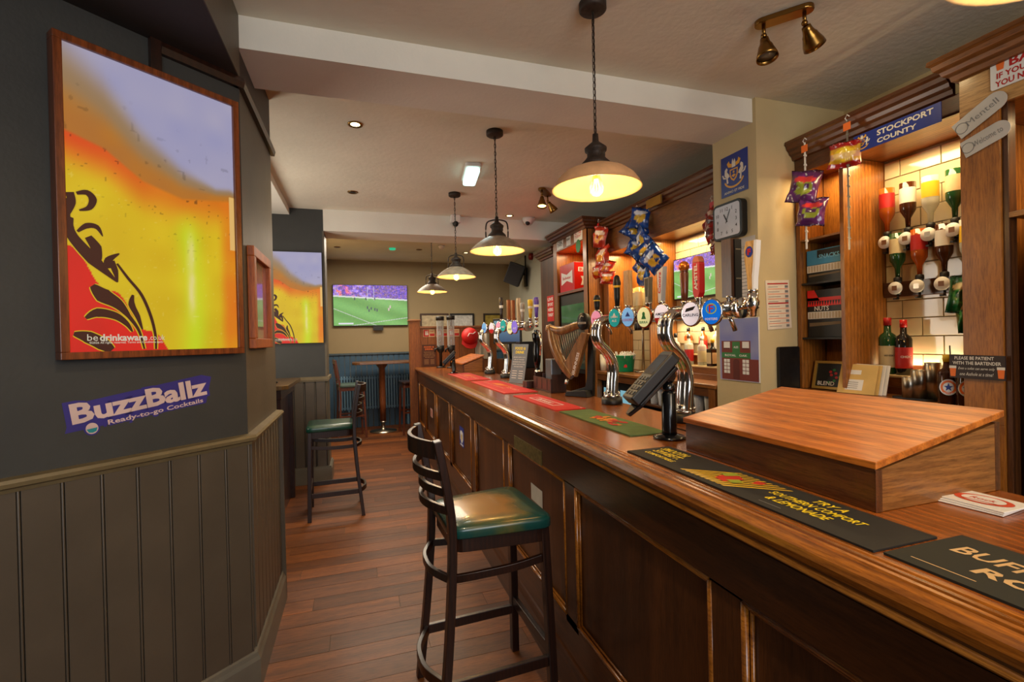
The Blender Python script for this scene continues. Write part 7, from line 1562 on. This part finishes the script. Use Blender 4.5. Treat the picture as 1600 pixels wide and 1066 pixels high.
# far corner: high table, high chairs, radiator
t = thing('high_table', 'round topped high bar table in front of the radiator', 'table', (0.36, 8.3, 0))
g = G(); g.prism(rr(1.02, 0.62, 0.12), (1.125, 1.162), Matrix.Translation((0.40, 8.3, 0))); g.build('table_top', wood('high_table_top', (84, 50, 24), (130, 84, 44), 'x', rough=0.3), t, bevel=0.006)
g = G(); g.lathe([(0.0, 0.17), (0.048, 0.17), (0.052, 0.5), (0.050, 1.05), (0.09, 1.10), (0.09, 1.125), (0, 1.125)], (0.36, 8.25, 0), seg=22); g.build('column', wood('turned_column_wood', (96, 46, 24), (140, 80, 44), 'z', rough=0.3), t)
g = G(); g.lathe([(0.0, 0.001), (0.22, 0.001), (0.22, 0.012), (0.06, 0.03), (0.03, 0.06), (0.028, 0.14), (0.05, 0.15), (0.05, 0.17), (0, 0.17)], (0.36, 8.25, 0), seg=26); g.build('base', STEEL, t)
def high_chair(label, x, y, rz, back=True):
    t = thing('high_chair' if back else 'high_stool', label, 'bar stool', (x, y, 0), rz); W = wood('red_brown_chair_wood', (64, 28, 16), (112, 56, 32), 'z', rough=0.3)
    g = G(); g.prism(rr(0.40, 0.40, 0.05), (0.80, 0.845), Matrix.Identity(4)); g.build('seat', pm('teal_grey_cushion', (70, 90, 84), 0.6, var=0.2) if back else DRK, t, world=False, bevel=0.012)
    g = G(); g.prism(rr(0.37, 0.37, 0.03), (0.745, 0.799), Matrix.Identity(4)); g.build('seat_frame', W, t, world=False)
    for s_ in (-1, 1):
        g = G(); g.bar([(0.19, s_*0.18, 0), (0.165, s_*0.16, 0.745)], 0.032, 0.032, up=(1, 0, 0)); g.build('leg', W, t, world=False)
        g = G(); g.bar(smooth([(-0.22, s_*0.18, 0), (-0.18, s_*0.165, 0.5), (-0.185, s_*0.165, 0.82), (-0.24, s_*0.17, 1.22)], 3) if back else [(-0.19, s_*0.18, 0), (-0.165, s_*0.16, 0.745)], 0.034, 0.028, up=(1, 0, 0)); g.build('leg', W, t, world=False)
        g = G(); g.bar([(-0.19, s_*0.172, 0.35), (0.18, s_*0.172, 0.35)], 0.018, 0.028); g.build('stretcher', W, t, world=False)
    g = G(); g.bar([(0.18, -0.17, 0.28), (0.18, 0.17, 0.28)], 0.02, 0.03); g.build('footrest', W, t, world=False)
    if back:
        g = G(); g.bar([(-0.235, -0.18, 1.19), (-0.235, 0.18, 1.19)], 0.022, 0.06); g.build('top_rail', W, t, world=False)
        g = G(); g.bar([(-0.195, -0.16, 0.92), (-0.195, 0.16, 0.92)], 0.02, 0.03); g.build('lower_rail', W, t, world=False)
        for k in range(4): g = G(); b = -0.11+k*0.0733; g.bar([(-0.195, b, 0.92), (-0.228, b, 1.17)], 0.024, 0.010, up=(1, 0, 0)); g.build('back_slat', W, t, world=False)
    return t
high_chair('high chair with upright slats and grey green cushion at the far high table', -0.13, 7.95, 0.15)
high_chair('backless dark high stool right of the far high table', 0.82, 7.95, 0.1, False)
t = thing('radiator', 'blue grey column radiator on the far wall under the boarding', 'radiator', (0.3, 8.72, 0)); RAD = pm('blue_grey_radiator_paint', (110, 150, 178), 0.35, var=0.05)
b0 = None; k = 0; x = -0.34
while x < 1.0:
    if b0 is None:
        g = G(); g.box((-0.014, -0.035, 0.32), (0.014, 0.035, 0.90)); b0 = g.build('column', RAD, t, world=False, bevel=0.008)
        b0.location = (x-0.3, 0, 0)
    else: o = b0.copy(); C.objects.link(o); o.location = (x-0.3, 0, 0)
    x += 0.046
for zz in (0.35, 0.86): grpbox('header_pipe', (-0.35, 8.71, zz-0.012), (1.01, 8.73, zz+0.012), RAD, t, 0.003)
grpbox('bracket', (-0.2, 8.73, 0.001), (-0.17, 8.755, 0.35), RAD, t); grpbox('bracket', (0.8, 8.73, 0.001), (0.83, 8.755, 0.35), RAD, t)
